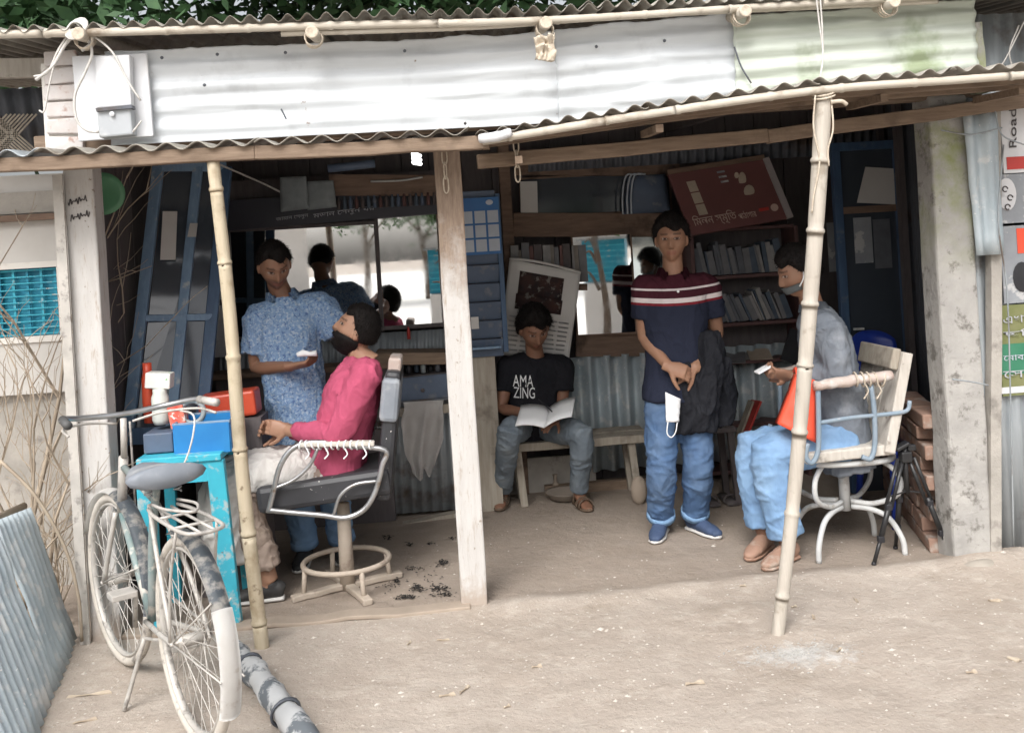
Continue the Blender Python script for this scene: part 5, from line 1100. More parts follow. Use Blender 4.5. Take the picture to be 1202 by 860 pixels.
# ---- log on the ground
p = [gnd(272, 775)+V((0, 0, .045)), gnd(300, 805)+V((0, 0, .05)), gnd(330, 845)+V((0, 0, .05)), gnd(372, 900)+V((0, 0, .05)), gnd(400, 950)+V((0, 0, .05))]
lg = thing('log', 'log with peeling grey white bark lying on the dirt behind the bicycle wheel', 'log', V((p[2].x, p[2].y, 0)))
bm = bmnew(); P_ = smoothpath(p, 12); tube(bm, P_, [.044*(1+.08*math.sin(i*.7)+.06*rnd.uniform(-1, 1)) for i in range(len(P_))], 22)
for v in bm.verts: v.co += V((noise.noise(v.co*28), noise.noise(v.co*28+V((4, 0, 0))), noise.noise(v.co*28+V((0, 4, 0)))))*.006
ob('trunk', bm, 'log_pale', lg, smooth=True)
for i in (9, 26):
    bm = bmnew(); d_ = (P_[min(i+1, len(P_)-1)]-P_[i-1]).normalized(); s_ = d_.cross(V((0, 0, 1))).normalized(); u_ = s_.cross(d_); tube(bm, arcpts(P_[i], .049, 0, 360, 16, s_, u_+d_*.25)[:-1], [(.008+.004*rnd.random(), .005) for _ in range(16)], 6, closed=True); ob('bark_ring', bm, 'tin_dark', lg, smooth=True)

# ---- leaning tin sheets at the far left
a, b_ = gnd(38, 885), gnd(88, 748)
sh_ = thing('tin_fence', 'leaning fence of speckled blue grey corrugated tin beside the dry bush', 'fence', (a.x, a.y, 0))
tops = (at(-62, 640, -.62), at(34, 596, -.05)); 
mids = (a.lerp(b_, .5), tops[0].lerp(tops[1], .52))
ext = a+(a-b_)*.6; extT = tops[0]+(tops[0]-tops[1])*.6
for i, (q0, q1, t1, t0) in enumerate(((ext, mids[0], mids[1], extT), (mids[0]+V((.005, .0, .0)), b_, tops[1], mids[1]+V((.005, 0, .012))))):
    bm = corrugated(q0, q1, t1, t0, .07, .010, m=8, dent=.012, seed=50+i); ob('sheet', bm, 'tin_blue', sh_, smooth=True)
bm = bmnew(); tube(bm, [extT+V((-.02, 0, .01)), tops[1]+V((-.02, 0, .01))], .016, 8); ob('rail', bm, 'twig', sh_, smooth=True)
# ---- dry bush
db = thing('dry_bush', 'leafless dry bush of tangled pale twigs at the left corner', 'bush', V((-2.05, .2, 0)))
tw = random.Random(5); segs = []
def twig(p, d_, L, r_, lvl):
    pts = [p]; q = p.copy()
    for i in range(4):
        d_ = (d_+V((tw.uniform(-.25, .25), tw.uniform(-.25, .25), tw.uniform(-.12, .2)))).normalized(); q = q+d_*L/4; pts.append(q.copy())
        if lvl < 3 and tw.random() < .8: twig(q.copy(), (d_+V((tw.uniform(-.9, .9), tw.uniform(-.6, .6), tw.uniform(-.3, .7)))).normalized(), L*.6, r_*.55, lvl+1)
    segs.append((pts, r_, lvl))
for (px, py, Y, tx, ty, L, r_) in ((22, 640, .3, -2, 330, 1.35, .016), (38, 650, .3, 45, 420, .9, .012), (50, 660, .3, 66, 450, .7, .012), (10, 640, .1, 20, 420, .9, .011), (62, 640, .3, 70, 500, .5, .009), (50, 640, .2, 10, 480, .7, .009), (-20, 640, .1, -10, 400, .9, .01), (70, 650, .2, 40, 540, .4, .008), (62, 660, .2, 30, 560, .4, .007), (72, 650, .2, 60, 560, .3, .007)):
    p = at(px, py, Y); p.z = 0; twig(p, (at(tx, ty, Y)-at(px, py, Y)).normalized(), L, r_, 0)
for lvl, nm in ((0, 'stem'), (1, None)):
    if lvl == 0:
        for pts, r_, l in segs:
            if l == 0: bm = bmnew(); tube(bm, pts, [r_*(1-.6*i/4) for i in range(len(pts))], 7); ob('stem', bm, 'twig', db, smooth=True)
    else:
        bm = bmnew()
        for pts, r_, l in segs:
            if l > 0: tube(bm, pts, [max(.0012, r_*(1-.7*i/4)) for i in range(len(pts))], 4)
        ob('twigs', bm, 'twig', db, kind='stuff')
bm = bmnew(); tube(bm, smoothpath([at(0, 540, -.1), at(40, 580, -.1), at(75, 640, -.08), at(92, 700, -.08), at(96, 752, -.06)], 5), .007, 6); ob('stem', bm, 'twig', db, smooth=True)

# ---- pale angle-iron upright beside the left post
bm = bmnew(); p, q = at(68, 205, -.03), at(102, 760, -.03); p.x = q.x = at(84, 470, -.03).x; q.z = 0
beam(bm, q+V((-.0, 0, 0)), p, .035, .012, (0, 1, 0)); beam(bm, q+V((-.02, .012, 0)), p+V((-.02, .012, 0)), .006, .035, (0, 1, 0)); ob('iron_upright', bm, 'metal_dust', label='pale rusty angle iron upright beside the scribbled white post', cat='upright')
# ================================================================== neighbours
NY = .75
nb = thing('neighbour_house', 'pale plastered neighbour house with cyan curtained window left of the shop', 'house', (-2.9, NY+.1, 0))
x0w, x1w, z0w, z1w = rect(-14, 306, 77, 404, NY)
zb = at(40, 462, NY).z; ztp = at(40, 205, NY).z
def nbox(nm, x0, x1, z0, z1, y0, y1, mt_, par=None, **k):
    bm = bmnew(); box(bm, ((x0+x1)/2, (y0+y1)/2, (z0+z1)/2), (x1-x0, y1-y0, z1-z0)); return ob(nm, bm, mt_, par or nb, **k)
XL, XR = -4.6, -1.72
nbox('wall', XL, x0w, zb, ztp, NY, NY+.12, 'plaster_pale'); nbox('wall', x1w, XR, zb, ztp, NY, NY+.12, 'plaster_pale'); nbox('wall', x0w, x1w, zb, z0w, NY, NY+.12, 'plaster_pale'); nbox('wall', x0w, x1w, z1w, ztp-.0, NY, NY+.12, 'plaster_pale')
nbox('plinth', XL, XR, 0, zb, NY+.05, NY+.2, 'concrete_old')
nbox('upper_panel', XL, XR-.02, at(40, 250, NY).z, at(40, 225, NY).z, NY-.02, NY-.002, 'concrete_old'); nbox('ledge', XL, XR-.02, at(40, 252, NY).z-.03, at(40, 252, NY).z, NY-.05, NY-.002, 'wood_brown')
wn = nbox('window', x0w+.03, x1w-.03, z0w+.03, z1w-.03, NY+.05, NY+.065, 'cyan_paint')
for (a_, b_, c_, d_) in ((x0w, x1w, z1w-.03, z1w), (x0w, x1w, z0w, z0w+.03), (x0w, x0w+.03, z0w+.03, z1w-.03), (x1w-.03, x1w, z0w+.03, z1w-.03)): nbox('frame', a_, b_, c_, d_, NY-.012, NY+.05, 'paint_white', wn)
for i in range(11):
    zz = z0w+.04+(z1w-z0w-.08)*i/10; nbox('grille_bar', x0w+.03, x1w-.03, zz-.003, zz+.003, NY+.01, NY+.018, 'cyan_bright', wn)
for i in range(5):
    xx = x0w+.05+(x1w-x0w-.1)*i/4; nbox('grille_bar', xx-.006, xx+.006, z0w+.03, z1w-.03, NY+.02, NY+.03, 'cyan_bright' if i % 2 else 'cyan_paint', wn)
# its tin eave seen above our awning
zE = at(30, 190, NY-.1).z
bm = corrugated((XL, NY-.05, zE), (XR+.05, NY-.05, zE), (XR+.05, NY-.2, zE+.34), (XL, NY-.2, zE+.34), .078, .011, m=3); ob('eave_sheet', bm, 'tin_dark', nb, smooth=True)
bm = bmnew(); beam(bm, at(-300, 84, .3), at(62, 80, .3), .05, .085); ob('eave_beam', bm, 'plank_white', nb, bevel=.004)
lt = nbox('lattice', at(-60, 155, .42).x, at(0, 155, .42).x, at(0, 175, .42).z, at(0, 135, .42).z, .44, .45, 'wood_dark')
for i in range(8):
    for s_ in (-1, 1):
        c = at(-14+i*5, 158, .42); bm = bmnew(); beam(bm, c+V((-.09*s_, 0, -.09)), c+V((.09*s_, 0, .09)), .008, .005, (0, 1, 0)); ob('lattice_bar', bm, 'old_wood_pale', lt)
# right neighbour: tin stall
rn = thing('tin_stall', 'grey corrugated tin stall wall with posters right of the mossy post', 'stall', (3.2, .15, 0))
x = at(1160, 600, .06).x; k = 0
while x < 4.4:
    bm = corrugated((x, .06+.01*(k % 2), 0), (x+.72, .06+.01*(k % 2), 0), (x+.72, .06+.01*(k % 2), 2.5), (x, .06+.01*(k % 2), 2.5), .076, .009, m=4, dent=.006, seed=70+k); ob('wall_sheet', bm, 'tin_grey', rn, smooth=True); x += .70; k += 1
bm = bmnew(); beam(bm, at(1166, 670, .02), at(1166, 130, .02), .05, .05, (0, 1, 0), 6, .004); ob('corner_post', bm, 'concrete_old', rn)
a, b_ = at(1140, 300, -.02), at(1176, 300, -.02)
bm = corrugated(at(1146, 300, -.03), at(1180, 298, -.03), at(1172, 132, -.03), at(1130, 134, -.03), .075, .014, m=8, dent=.012, seed=81); ob('hanging_sheet', bm, 'tin_blue', rn, smooth=True)
bm = corrugated((at(1150, 40, .0).x, -.45, 2.62), (3.9, -.45, 2.62), (3.9, 1.6, 3.0), (at(1150, 40, .0).x, 1.6, 3.0), .078, .012, m=3, seed=5); ob('roof_sheet', bm, 'tin_dark', rn, smooth=True)
bm = bmnew(); beam(bm, (at(1148, 60, -.3).x, -.42, 2.58), (3.9, -.42, 2.60), .05, .06); ob('roof_beam', bm, 'wood_dark', rn)
for pts in (((1205, 20), (1180, 70), (1168, 85)), ((1196, 30), (1185, 60), (1190, 84)), ((1168, 130), (1176, 158), (1202, 170)), ((1105, 153), (1140, 158), (1176, 150)), ((1178, 170), (1172, 260), (1182, 340), (1186, 460), (1190, 640)), ((1118, 445), (1140, 448), (1160, 452))):
    bm = bmnew(); tube(bm, smoothpath([at(px, py, -.07) for px, py in pts], 6), .0035, 6); ob('wire', bm, 'cable_pale' if pts[0][1] < 60 else 'tin_grey', rn, smooth=True)
PY = .03
def poster(lb, px0, py0, px1, py1, mt_): 
    h = thing('poster', lb, 'poster', at((px0+px1)/2, py1, PY)); ob('sheet', slab(px0, py0, px1, py1, PY, .004), mt_, h); return h
h = poster('white wall poster with red stamp and black lettering, topmost on the tin stall', 1176, 128, 1260, 200, 'poster_white')
me = text_mesh('Road', .05, .0008); fit_text(me, at(1193, 168, PY-.004)+V((0, 0, -.02)), at(1193, 128, PY-.004)+V((0, 0, -.0)), (-1, 0, 0), (0, -1, 0), .035); ob('lettering', me, 'ink', h)
ob('stamp', slab(1182, 184, 1215, 198, PY-.003, .002), 'gum_red', h)
h = poster('grey wall poster with a white oval label and black marks on the tin stall', 1175, 204, 1260, 262, 'poster_grey')
bm = bmnew(); ball(bm, at(1182, 228, PY-.004), (.045, .003, .075), 20, 10); ob('oval_label', bm, 'poster_white', h)
bm = bmnew(); 
for (px, py) in ((1180, 222), (1186, 232), (1183, 243)): tube(bm, arcpts(at(px, py, PY-.009), .012, 0, 300, 10, (1, 0, 0), (0, 0, 1)), .003, 5)
ob('marks', bm, 'ink', h)
h = poster('dark wall poster with orange corner and a black car picture on the tin stall', 1176, 262, 1260, 352, 'poster_grey')
ob('orange_corner', slab(1194, 268, 1220, 296, PY-.003, .002), 'orange_bag', h); bm = bmnew(); ball(bm, at(1200, 325, PY-.003), (.045, .003, .07), 16, 8); ob('dark_picture', bm, 'plastic_black', h)
h = poster('olive and green striped notice with pale lettering, lowest on the tin stall', 1174, 358, 1260, 460, 'poster_olive')
ob('green_band', slab(1174, 402, 1260, 436, PY-.003, .002), 'poster_green', h); ob('white_band', slab(1174, 452, 1260, 459, PY-.003, .002), 'poster_white', h)
for (py, tx, mt_) in ((380, 'এখােন', 'sign_text'), (396, 'ছিব', 'sign_text'), (424, 'েমাবাইল', 'cal_page'), (444, 'েসবা', 'sign_text')):
    me = text_mesh(tx, .03, .0008); fit_text(me, at(1178, py, PY-.006), at(1222, py-3, PY-.006), (0, 0, 1), (0, -1, 0), .035); ob('lettering', me, mt_, h)
bm = bmnew(); ball(bm, gnd(1150, 668)+V((0, .0, .0)), (.10, .06, .04), 12, 8); 
for v in bm.verts: v.co += V((noise.noise(v.co*9), noise.noise(v.co*9+V((5, 0, 0))), noise.noise(v.co*9+V((0, 5, 0)))))*.015
ob('rubble_stone', bm, 'stone', label='rough stone half buried at the foot of the mossy post', cat='stone', smooth=True)

# ================================================================== leaves behind the roof and the far side of the road
def crown(bm, c, r, n_, leaf, seed, droop=.3):
    rr = random.Random(seed); cl = [(V(c)+V((rr.gauss(0, .45)*r[0], rr.gauss(0, .45)*r[1], rr.gauss(0, .4)*r[2])), rr.uniform(.25, .5)) for _ in range(14)]
    for i in range(n_):
        cc, k = rr.choice(cl); p = cc+V((rr.gauss(0, .5)*r[0]*k, rr.gauss(0, .5)*r[1]*k, rr.gauss(0, .5)*r[2]*k))
        d_ = V((rr.uniform(-1, 1), rr.uniform(-1, 1), rr.uniform(-.9, .4))).normalized(); s_ = d_.cross(V((rr.uniform(-1, 1), rr.uniform(-1, 1), rr.uniform(-1, 1)))).normalized(); L = leaf*rr.uniform(.6, 1.3)
        bm.faces.new([bm.verts.new(q) for q in (p, p+d_*L*.5+s_*L*.2, p+d_*L, p+d_*L*.5-s_*L*.2)])
def tree(lb, base, h_, r, n_, leaf, mt_, seed, tr=.12, group=None):
    t_ = thing('tree', lb, 'tree', base, group); b0 = V(base); rr = random.Random(seed); top_ = b0+V((rr.uniform(-.3, .3), rr.uniform(-.3, .3), h_*.75))
    bm = bmnew(); tube(bm, smoothpath([b0-V((0, 0, .05)), b0.lerp(top_, .4)+V((.08, .05, 0)), top_], 5), [tr*(1-.06*i) for i in range(11)], 10)
    for i in range(5):
        s0 = b0.lerp(top_, rr.uniform(.5, .95)); e = s0+V((rr.uniform(-1, 1)*r[0]*.7, rr.uniform(-1, 1)*r[1]*.7, rr.uniform(.2, .8)*r[2])); tube(bm, smoothpath([s0, s0.lerp(e, .5)+V((0, 0, .1)), e], 4), [tr*.4*(1-.09*k) for k in range(9)], 7)
    ob('trunk', bm, 'bark', t_, smooth=True)
    bm = bmnew(); crown(bm, b0+V((0, 0, h_)), r, n_, leaf, seed); ob('crown', bm, mt_, t_, kind='stuff')
# behind the shop: just its lower leaves show above the roof edge
tree('broad green tree standing behind the shop, leaves showing over the roof', (-1.3, 4.6, 0), 4.2, (2.6, 1.2, 1.2), 9000, .2, 'leaf_dark', 3)
tree('leafy tree behind the right half of the shop roof', (1.6, 5.2, 0), 4.6, (2.4, 1.2, 1.1), 6000, .2, 'leaf_dark', 4)
# far side of the yard, seen only in the mirrors
mat('road_whitened', (.74, .72, .69), (.68, .66, .62), .95, 1.2, bump=0, spec=.1)  # whitened so the mirrors show blown-out bright ground
bm = bmnew(); quadslab(bm, (-90, -85, .012), (90, -85, .012), (90, -8.5, .012), (-90, -8.5, .012), .02, nrm=(0, 0, 1), n=40, m=4); ob('road', bm, 'road_whitened', kind='structure', label='road beyond the yard, widened and whitened to brighten the mirrors', cat='road', shift=False)  # stretched far back so the mirrors see white up to the horizon
oh = thing('opposite_house', 'tan plastered house with cyan windows across the road', 'house', (-7, -24, 0))
def ohouse(WX0, WX1, yF, H_, wins):
    cur = WX0
    for (a_, b_) in wins:
        nbox('wall', cur, a_, 0, H_, yF-.2, yF, 'house_tan', oh); nbox('wall', a_, b_, 0, .8, yF-.2, yF, 'house_tan', oh); nbox('wall', a_, b_, 2.1, H_, yF-.2, yF, 'house_tan', oh)
        w_ = nbox('window', a_, b_, .8, 2.1, yF-.12, yF-.08, 'cyan_paint', oh)
        for i in range(4): xx = a_+.05+(b_-a_-.1)*i/3; nbox('grille_bar', xx-.02, xx+.02, .8, 2.1, yF-.078, yF-.061, 'cyan_bright', w_)
        cur = b_
    nbox('wall', cur, WX1, 0, H_, yF-.2, yF, 'house_tan', oh)
    bm = corrugated((WX0-.4, yF+.6, H_), (WX1+.4, yF+.6, H_), (WX1+.4, yF-4, H_+1.4), (WX0-.4, yF-4, H_+1.4), .2, .02, per=6); ob('roof', bm, 'tin_roof', oh, smooth=True)
mat('house_tan', (.76, .70, .64), (.70, .64, .58), .9, 2, bump=.1)
ohouse(-11, -4.2, -24, 3.4, ((-9.5, -8.3), (-6.5, -5.3)))
for i, (x, y, h_, n_) in enumerate(((-2.6, -27, 4.0, 3500), (-.4, -26, 3.9, 3500), (2.2, -27, 4.1, 3500), (5, -26, 3.4, 3000), (9, -28, 4, 3000), (-14, -27, 4, 3000))):
    tree('bushy tree standing far across the road', (x, y, 0), h_, (1.7, 1.2, 1.6), n_, .26, 'leaf_mid', 30+i, .14, 'trees across the road')
tree('slim unseen tree added for the askew mirror to reflect', (.13, -5.4, 0), 2.2, (.36, .26, .5), 1400, .13, 'leaf_mid', 44, .07)  # tree added behind the camera, only for the right mirror's reflection
kk = thing('mirror_kiosk', 'small white kiosk with cyan shutter added for the askew mirror to reflect', 'kiosk', (.1, -6.2, 0))  # added kiosk, stands in for the cyan window in the right mirror
nbox('counter', -.2, .42, 0, .98, -6.5, -6.0, 'plaster_white', kk, bevel=.01)
kb = nbox('shutter', -.2, .42, .99, 1.6, -6.45, -6.05, 'cyan_paint', kk)
for i in range(7): nbox('shutter_bar', -.18, .40, 1.03+i*.08, 1.05+i*.08, -6.05, -6.035, 'cyan_bright', kb)
nbox('roof', -.26, .48, 1.601, 1.63, -6.55, -5.95, 'tin_grey', kk)
# ================================================================== people
def skinmat(name, tone):
    m, t, b = newmat(name); a = node(t, 'ShaderNodeAttribute', attribute_name='Col'); co = coords(t)
    c = mixc(t, nz(t, co, 30, lo=.35, hi=.7), a.outputs['Color'], mixc(t, .18, a.outputs['Color'], (.30, .09, .05)))
    t.links.new(c, b.inputs['Base Color']); b.inputs['Roughness'].default_value = .5; b.inputs['Specular IOR Level'].default_value = .35
    
    bp = node(t, 'ShaderNodeBump', Strength=.12, Distance=.002); t.links.new(nz(t, co, 220, 3), bp.inputs['Height']); t.links.new(bp.outputs[0], b.inputs['Normal']); M[name] = m
skinmat('skin', None)
mat('hair_black', (.009, .008, .008), (.016, .013, .012), .6, 60, (1, 1, .3), bump=.8, bscale=260, spec=.12)
mat('denim_blue', (.09, .16, .29), (.055, .10, .20), .9, 7, c3=(.16, .24, .37), s3=4, lo3=.45, hi3=.75, bump=.35, bscale=260, bdist=.001, fold=.28, fscale=13, spec=.15)
mat('denim_pale', (.22, .36, .55), (.16, .27, .45), .9, 7, c3=(.28, .41, .58), s3=4, lo3=.45, hi3=.75, bump=.35, bscale=260, bdist=.001, fold=.28, fscale=13, spec=.15)
mat('denim_grey', (.20, .24, .28), (.13, .16, .19), .9, 9, c3=(.26, .30, .33), s3=7, lo3=.48, hi3=.7, bump=.35, bscale=260, bdist=.001, fold=.28, fscale=13, spec=.15)
mat('shirt_floral', (.16, .27, .46), (.25, .37, .54), .9, 80, c3=(.38, .47, .58), s3=85, lo3=.52, hi3=.58, c4_=(.10, .17, .34), s4=70, lo4=.56, hi4=.61, bump=.2, bscale=120, fold=.45, spec=.15)
mat('kurta_pink', (.46, .09, .16), (.37, .07, .125), .9, 5, bump=.3, bscale=200, bdist=.001, fold=.5, fscale=11, spec=.15)
mat('cloth_white', (.58, .56, .53), (.50, .475, .45), .95, 5, c3=(.5, .47, .44), s3=6, lo3=.58, hi3=.72, bump=.4, bscale=160, bdist=.002, fold=.6, fscale=11)
mat('cloth_brown', (.34, .27, .22), (.25, .19, .16), .95, 6, bump=.4, bscale=160, fold=.5)
mat('tee_black', (.014, .015, .019), (.022, .022, .027), .9, 6, bump=.3, bscale=200, bdist=.001, fold=.4, spec=.12)
mat('shirt_grey', (.20, .22, .25), (.15, .17, .20), .9, 8, c3=(.27, .29, .32), s3=7, bump=.35, bscale=200, bdist=.001, fold=.5, fscale=12, spec=.15)
mat('shoe_brown', (.36, .22, .16), (.28, .17, .12), .6, 9, c3=(.42, .34, .28), s3=9, bump=.2)
mat('shoe_blue', (.06, .09, .17), (.045, .07, .13), .7, 20, bump=.3, bscale=120)
mat('sole_white', (.70, .69, .67), (.6, .58, .55), .7, 12, bump=.05)
mat('sandal', (.16, .11, .075), (.1, .07, .05), .7, 14, bump=.2)
mat('shoe_dark', (.03, .03, .032), (.05, .048, .045), .6, 12, bump=.1)
mat('band', (.03, .03, .035), None, .6, 12, bump=0)

def head_dir(th, ph):
    """unit direction: x right, y forward, z up"""
    return V((math.sin(th)*math.sin(ph), math.sin(th)*math.cos(ph), math.cos(th)))
G = lambda d2, s: math.exp(-d2/(s*s))
def head_r(d, s=1.0):
    a, bF, bB, cT, cB = .074, .092, .100, .118, .116
    y = bF if d.y > 0 else bB; z = cT if d.z > 0 else cB
    r = 1/math.sqrt((d.x/a)**2+(d.y/y)**2+(d.z/z)**2)
    p = d*r
    t_ = max(0, -p.z/.116)
    p.x *= 1-.30*t_**1.6
    if p.y < 0: p.y *= 1-.42*t_**1.2
    else: p.y *= 1+.04*t_
    f_ = max(0, d.y)
    if f_ > 0:
        p.y -= .010*(G((p.x-.030)**2*1.0+(p.z-.010)**2*2.2, .018)+G((p.x+.030)**2+(p.z-.010)**2*2.2, .018))   # eye sockets
        p.y += .006*G((abs(p.x)-.025)**2*.6+(p.z-.032)**2*4, .018)                                                  # brow
        nzp = max(0, min(1, (.022-p.z)/.055)) if p.z > -.036 else max(0, 1-(-.036-p.z)/.010)
        p.y += (.004+.020*nzp)*G(p.x**2, .0085+.005*nzp)*(1 if p.z < .03 else 0)                                  # nose
        p.y += .006*G(p.x**2*.35+(p.z+.058)**2*3, .012) + .006*G(p.x**2*.35+(p.z+.070)**2*3, .012)                   # lips
        p.y -= .004*G(p.x**2*.4+(p.z+.064)**2*9, .012)
        p.y += .009*G(p.x**2+(p.z+.100)**2, .020)                                                                   # chin
        p.x += math.copysign(.004, p.x)*G((abs(p.x)-.05)**2+(p.z+.02)**2, .02)
    return p*s
class Head:
    def __init__(s, c, fwd, up, scale=1.0):
        s.c = V(c); s.f = V(fwd).normalized(); s.r = s.f.cross(V(up)).normalized(); s.u = s.r.cross(s.f).normalized(); s.s = scale
    def w(s, p): return s.c + s.r*p.x + s.f*p.y + s.u*p.z
    def l(s, q): q = q-s.c; return V((q.dot(s.r), q.dot(s.f), q.dot(s.u)))/s.s
def head_geo(bm, H):
    NT, NP = 40, 56; rows = []
    for i in range(1, NT):
        rows.append([bm.verts.new(H.w(head_r(head_dir(math.pi*i/NT, 2*math.pi*k/NP), H.s))) for k in range(NP)])
    top = bm.verts.new(H.w(head_r(V((0, 0, 1)), H.s))); bot = bm.verts.new(H.w(head_r(V((0, 0, -1)), H.s)))
    for k in range(NP):
        bm.faces.new((top, rows[0][k], rows[0][(k+1) % NP])); bm.faces.new((bot, rows[-1][(k+1) % NP], rows[-1][k]))
        for i in range(len(rows)-1): bm.faces.new((rows[i][k], rows[i+1][k], rows[i+1][(k+1) % NP], rows[i][(k+1) % NP]))
    for sx in (-1, 1):
        rm = Matrix((H.r, H.f, H.u)).transposed() @ Matrix.Rotation(R(-20*sx), 3, 'Z')
        ball(bm, H.w(V((sx*.076, -.008, -.008))*H.s), tuple(q*H.s for q in (.010, .019, .031)), 10, 8, rm)
def hair_mesh(H, style, beard=0.):
    bm = bmnew(); NT, NP = 40, 60; rows = []
    def hp(d):
        p = head_r(d, 1.0); z, y = p.z, p.y
        line = style.get('front', .068) if y > .03 else None
        if y > .045: edge = style.get('front', .066)+.012*math.sin(p.x*60)
        elif y > .0: edge = style.get('front', .066)*(y/.045)+style.get('side', .02)*(1-y/.045)
        elif y > -.03: edge = style.get('side', .02)*(1+y/.03)+style.get('back', -.06)*(-y/.03)
        else: edge = style.get('back', -.06)
        k = max(0, min(1, (z-edge)/.02)); th = style.get('thick', .014)*(1+.5*max(0, d.z))
        th *= 1+.22*noise.noise(d*7+V((style.get('seed', 0), 0, 0)))+.2*noise.noise(d*20)
        if style.get('beard') and p.y > -.03:
            k2 = max(0, min(1, (-.026-z-(.012 if p.y > .07 and abs(p.x) < .02 else 0))/.014))
            if p.y > .06 and abs(p.x) < .021 and -.076 < z < -.054: k2 = 0
            if k2 > k: k = k2; th = style['beard']
        n = d
        return (p+n*(-.008*(1-k)+th*k+style.get('quiff', 0)*k*max(0, d.y)*max(0, d.z)))*H.s
    for i in range(1, NT): rows.append([bm.verts.new(H.w(hp(head_dir(math.pi*i/NT, 2*math.pi*k/NP)))) for k in range(NP)])
    top = bm.verts.new(H.w(hp(V((0, 0, 1))))); bot = bm.verts.new(H.w(hp(V((0, 0, -1)))))
    for k in range(NP):
        bm.faces.new((top, rows[0][k], rows[0][(k+1) % NP])); bm.faces.new((bot, rows[-1][(k+1) % NP], rows[-1][k]))
        for i in range(len(rows)-1): bm.faces.new((rows[i][k], rows[i+1][k], rows[i+1][(k+1) % NP], rows[i][(k+1) % NP]))
    rr = random.Random(style.get('seed', 1))
    for i in range(2600):
        d = head_dir(math.acos(rr.uniform(-.95 if style.get('beard') else -.3, 1)), rr.uniform(0, 6.283)); p = hp(d); q0 = head_r(d, 1.0)*H.s
        if (p-q0).dot(d) < .006: continue
        tang = V((rr.gauss(0, .5), rr.gauss(.2, .5)+d.y*.5, -.6+rr.gauss(0, .4))); tang -= d*tang.dot(d); L = rr.uniform(.014, .034); s_ = d.cross(tang).normalized()*.0011
        a, b_, c = p-d*.003, p+tang.normalized()*L*.6+d*.004, p+tang.normalized()*L+d*rr.uniform(0, .006)
        bm.faces.new([bm.verts.new(H.w(q)) for q in (a-s_, a+s_, b_+s_*.7, b_-s_*.7)]); 
    bmesh.ops.recalc_face_normals(bm, faces=bm.faces); return to_mesh('hair', bm, True)
def face_col(p, tone, hair, beard):
    c = V(tone)
    if p.y > .02:
        if beard and p.z < -.026 and not (abs(p.x) < .020 and -.075 < p.z < -.056):
            k = 1 if p.z < -.04 else (.6 if abs(p.x) < .045 or abs(p.x) > .05 else .2); c = c.lerp(V(hair), beard*k)
        if abs(p.x) < .024 and -.074 < p.z < -.054: c = c.lerp(V((.24, .09, .07)), .55)
        if .012 < abs(p.x) < .052 and .027 < p.z < .036: c = c.lerp(V(hair), .65)
        e = ((abs(p.x)-.031)/.014)**2+((p.z-.008)/.0055)**2
        if e < 1: c = V((.36, .31, .28)) if abs(abs(p.x)-.031) > .0065 else V((.02, .012, .01))
        elif e < 1.7: c = c*.45
        if abs(p.x) < .012 and -.045 < p.z < -.038: c = c*.55
    elif beard and p.z < -.03 and p.y > -.02: c = c.lerp(V(hair), beard*.8)
    return c
def hand_geo(bm, wrist, d, pn, curl=40, side=1, s=1.0, spread=1.0, thumb_in=.3):
    """d: towards the fingers, pn: palm normal (the side fingers curl to), side: +1 thumb on +(d x pn)"""
    d = V(d).normalized(); pn = V(pn); pn = (pn-d*pn.dot(d)).normalized(); x = d.cross(pn)*side; w_ = V(wrist)
    tube(bm, [w_-d*.03*s, w_+d*.01*s, w_+d*.045*s, w_+d*.085*s], [(.026*s, .019*s), (.029*s, .018*s), (.040*s, .016*s), (.038*s, .013*s)], 12, hint=x)
    for i, (off, ln, r_) in enumerate(((.028, .070, .0085), (.0095, .078, .0088), (-.0095, .072, .0083), (-.028, .058, .0075))):
        p = w_+d*.078*s+x*off*s; a = 8*0; dr = (d+x*(off*3.2*spread)).normalized(); pts = [p-d*.015*s, p]; c = curl*(.8+.12*i)
        for k, fr in enumerate((.45, .31, .24)):
            dr = (Matrix.Rotation(R(c*(.75, 1.1, .7)[k]), 3, dr.cross(pn).normalized()) @ dr); p = p+dr*ln*fr*s; pts.append(p)
        tube(bm, pts, [r_*s*1.05, r_*s*1.05, r_*s, r_*s*.92, r_*s*.75], 8)
    p = w_+d*.022*s+x*.028*s; dr = (d*.6+x*.8+pn*thumb_in).normalized(); pts = [p-dr*.015*s, p]
    for k, fr in enumerate((.036, .030, .024)):
        p = p+dr*fr*s; pts.append(p); dr = (dr+d*.35+pn*.28*thumb_in*2).normalized()
    tube(bm, pts, [.013*s, .0125*s, .011*s, .0098*s, .0075*s], 8)
def wrinkle(me, amp, freq, seed, zs=.75):
    vs_ = me.vertices; out = []
    for v in vs_:
        p, n = v.co, v.normal; q = V((p.x*freq+seed*3.7, p.y*freq+seed, p.z*freq*zs))
        q = q + noise.noise_vector(q*.55)*.7
        a = noise.noise(q*.6); r1 = (1-abs(noise.noise(q+V((3, 8, 1)))))**4; r2 = (1-abs(noise.noise(q*1.9+V((9, 1, 4)))))**4
        out.append(p+n*amp*(.7*a+1.1*(r1-.4)+.45*(r2-.4)))
    for v, p in zip(vs_, out): v.co = p
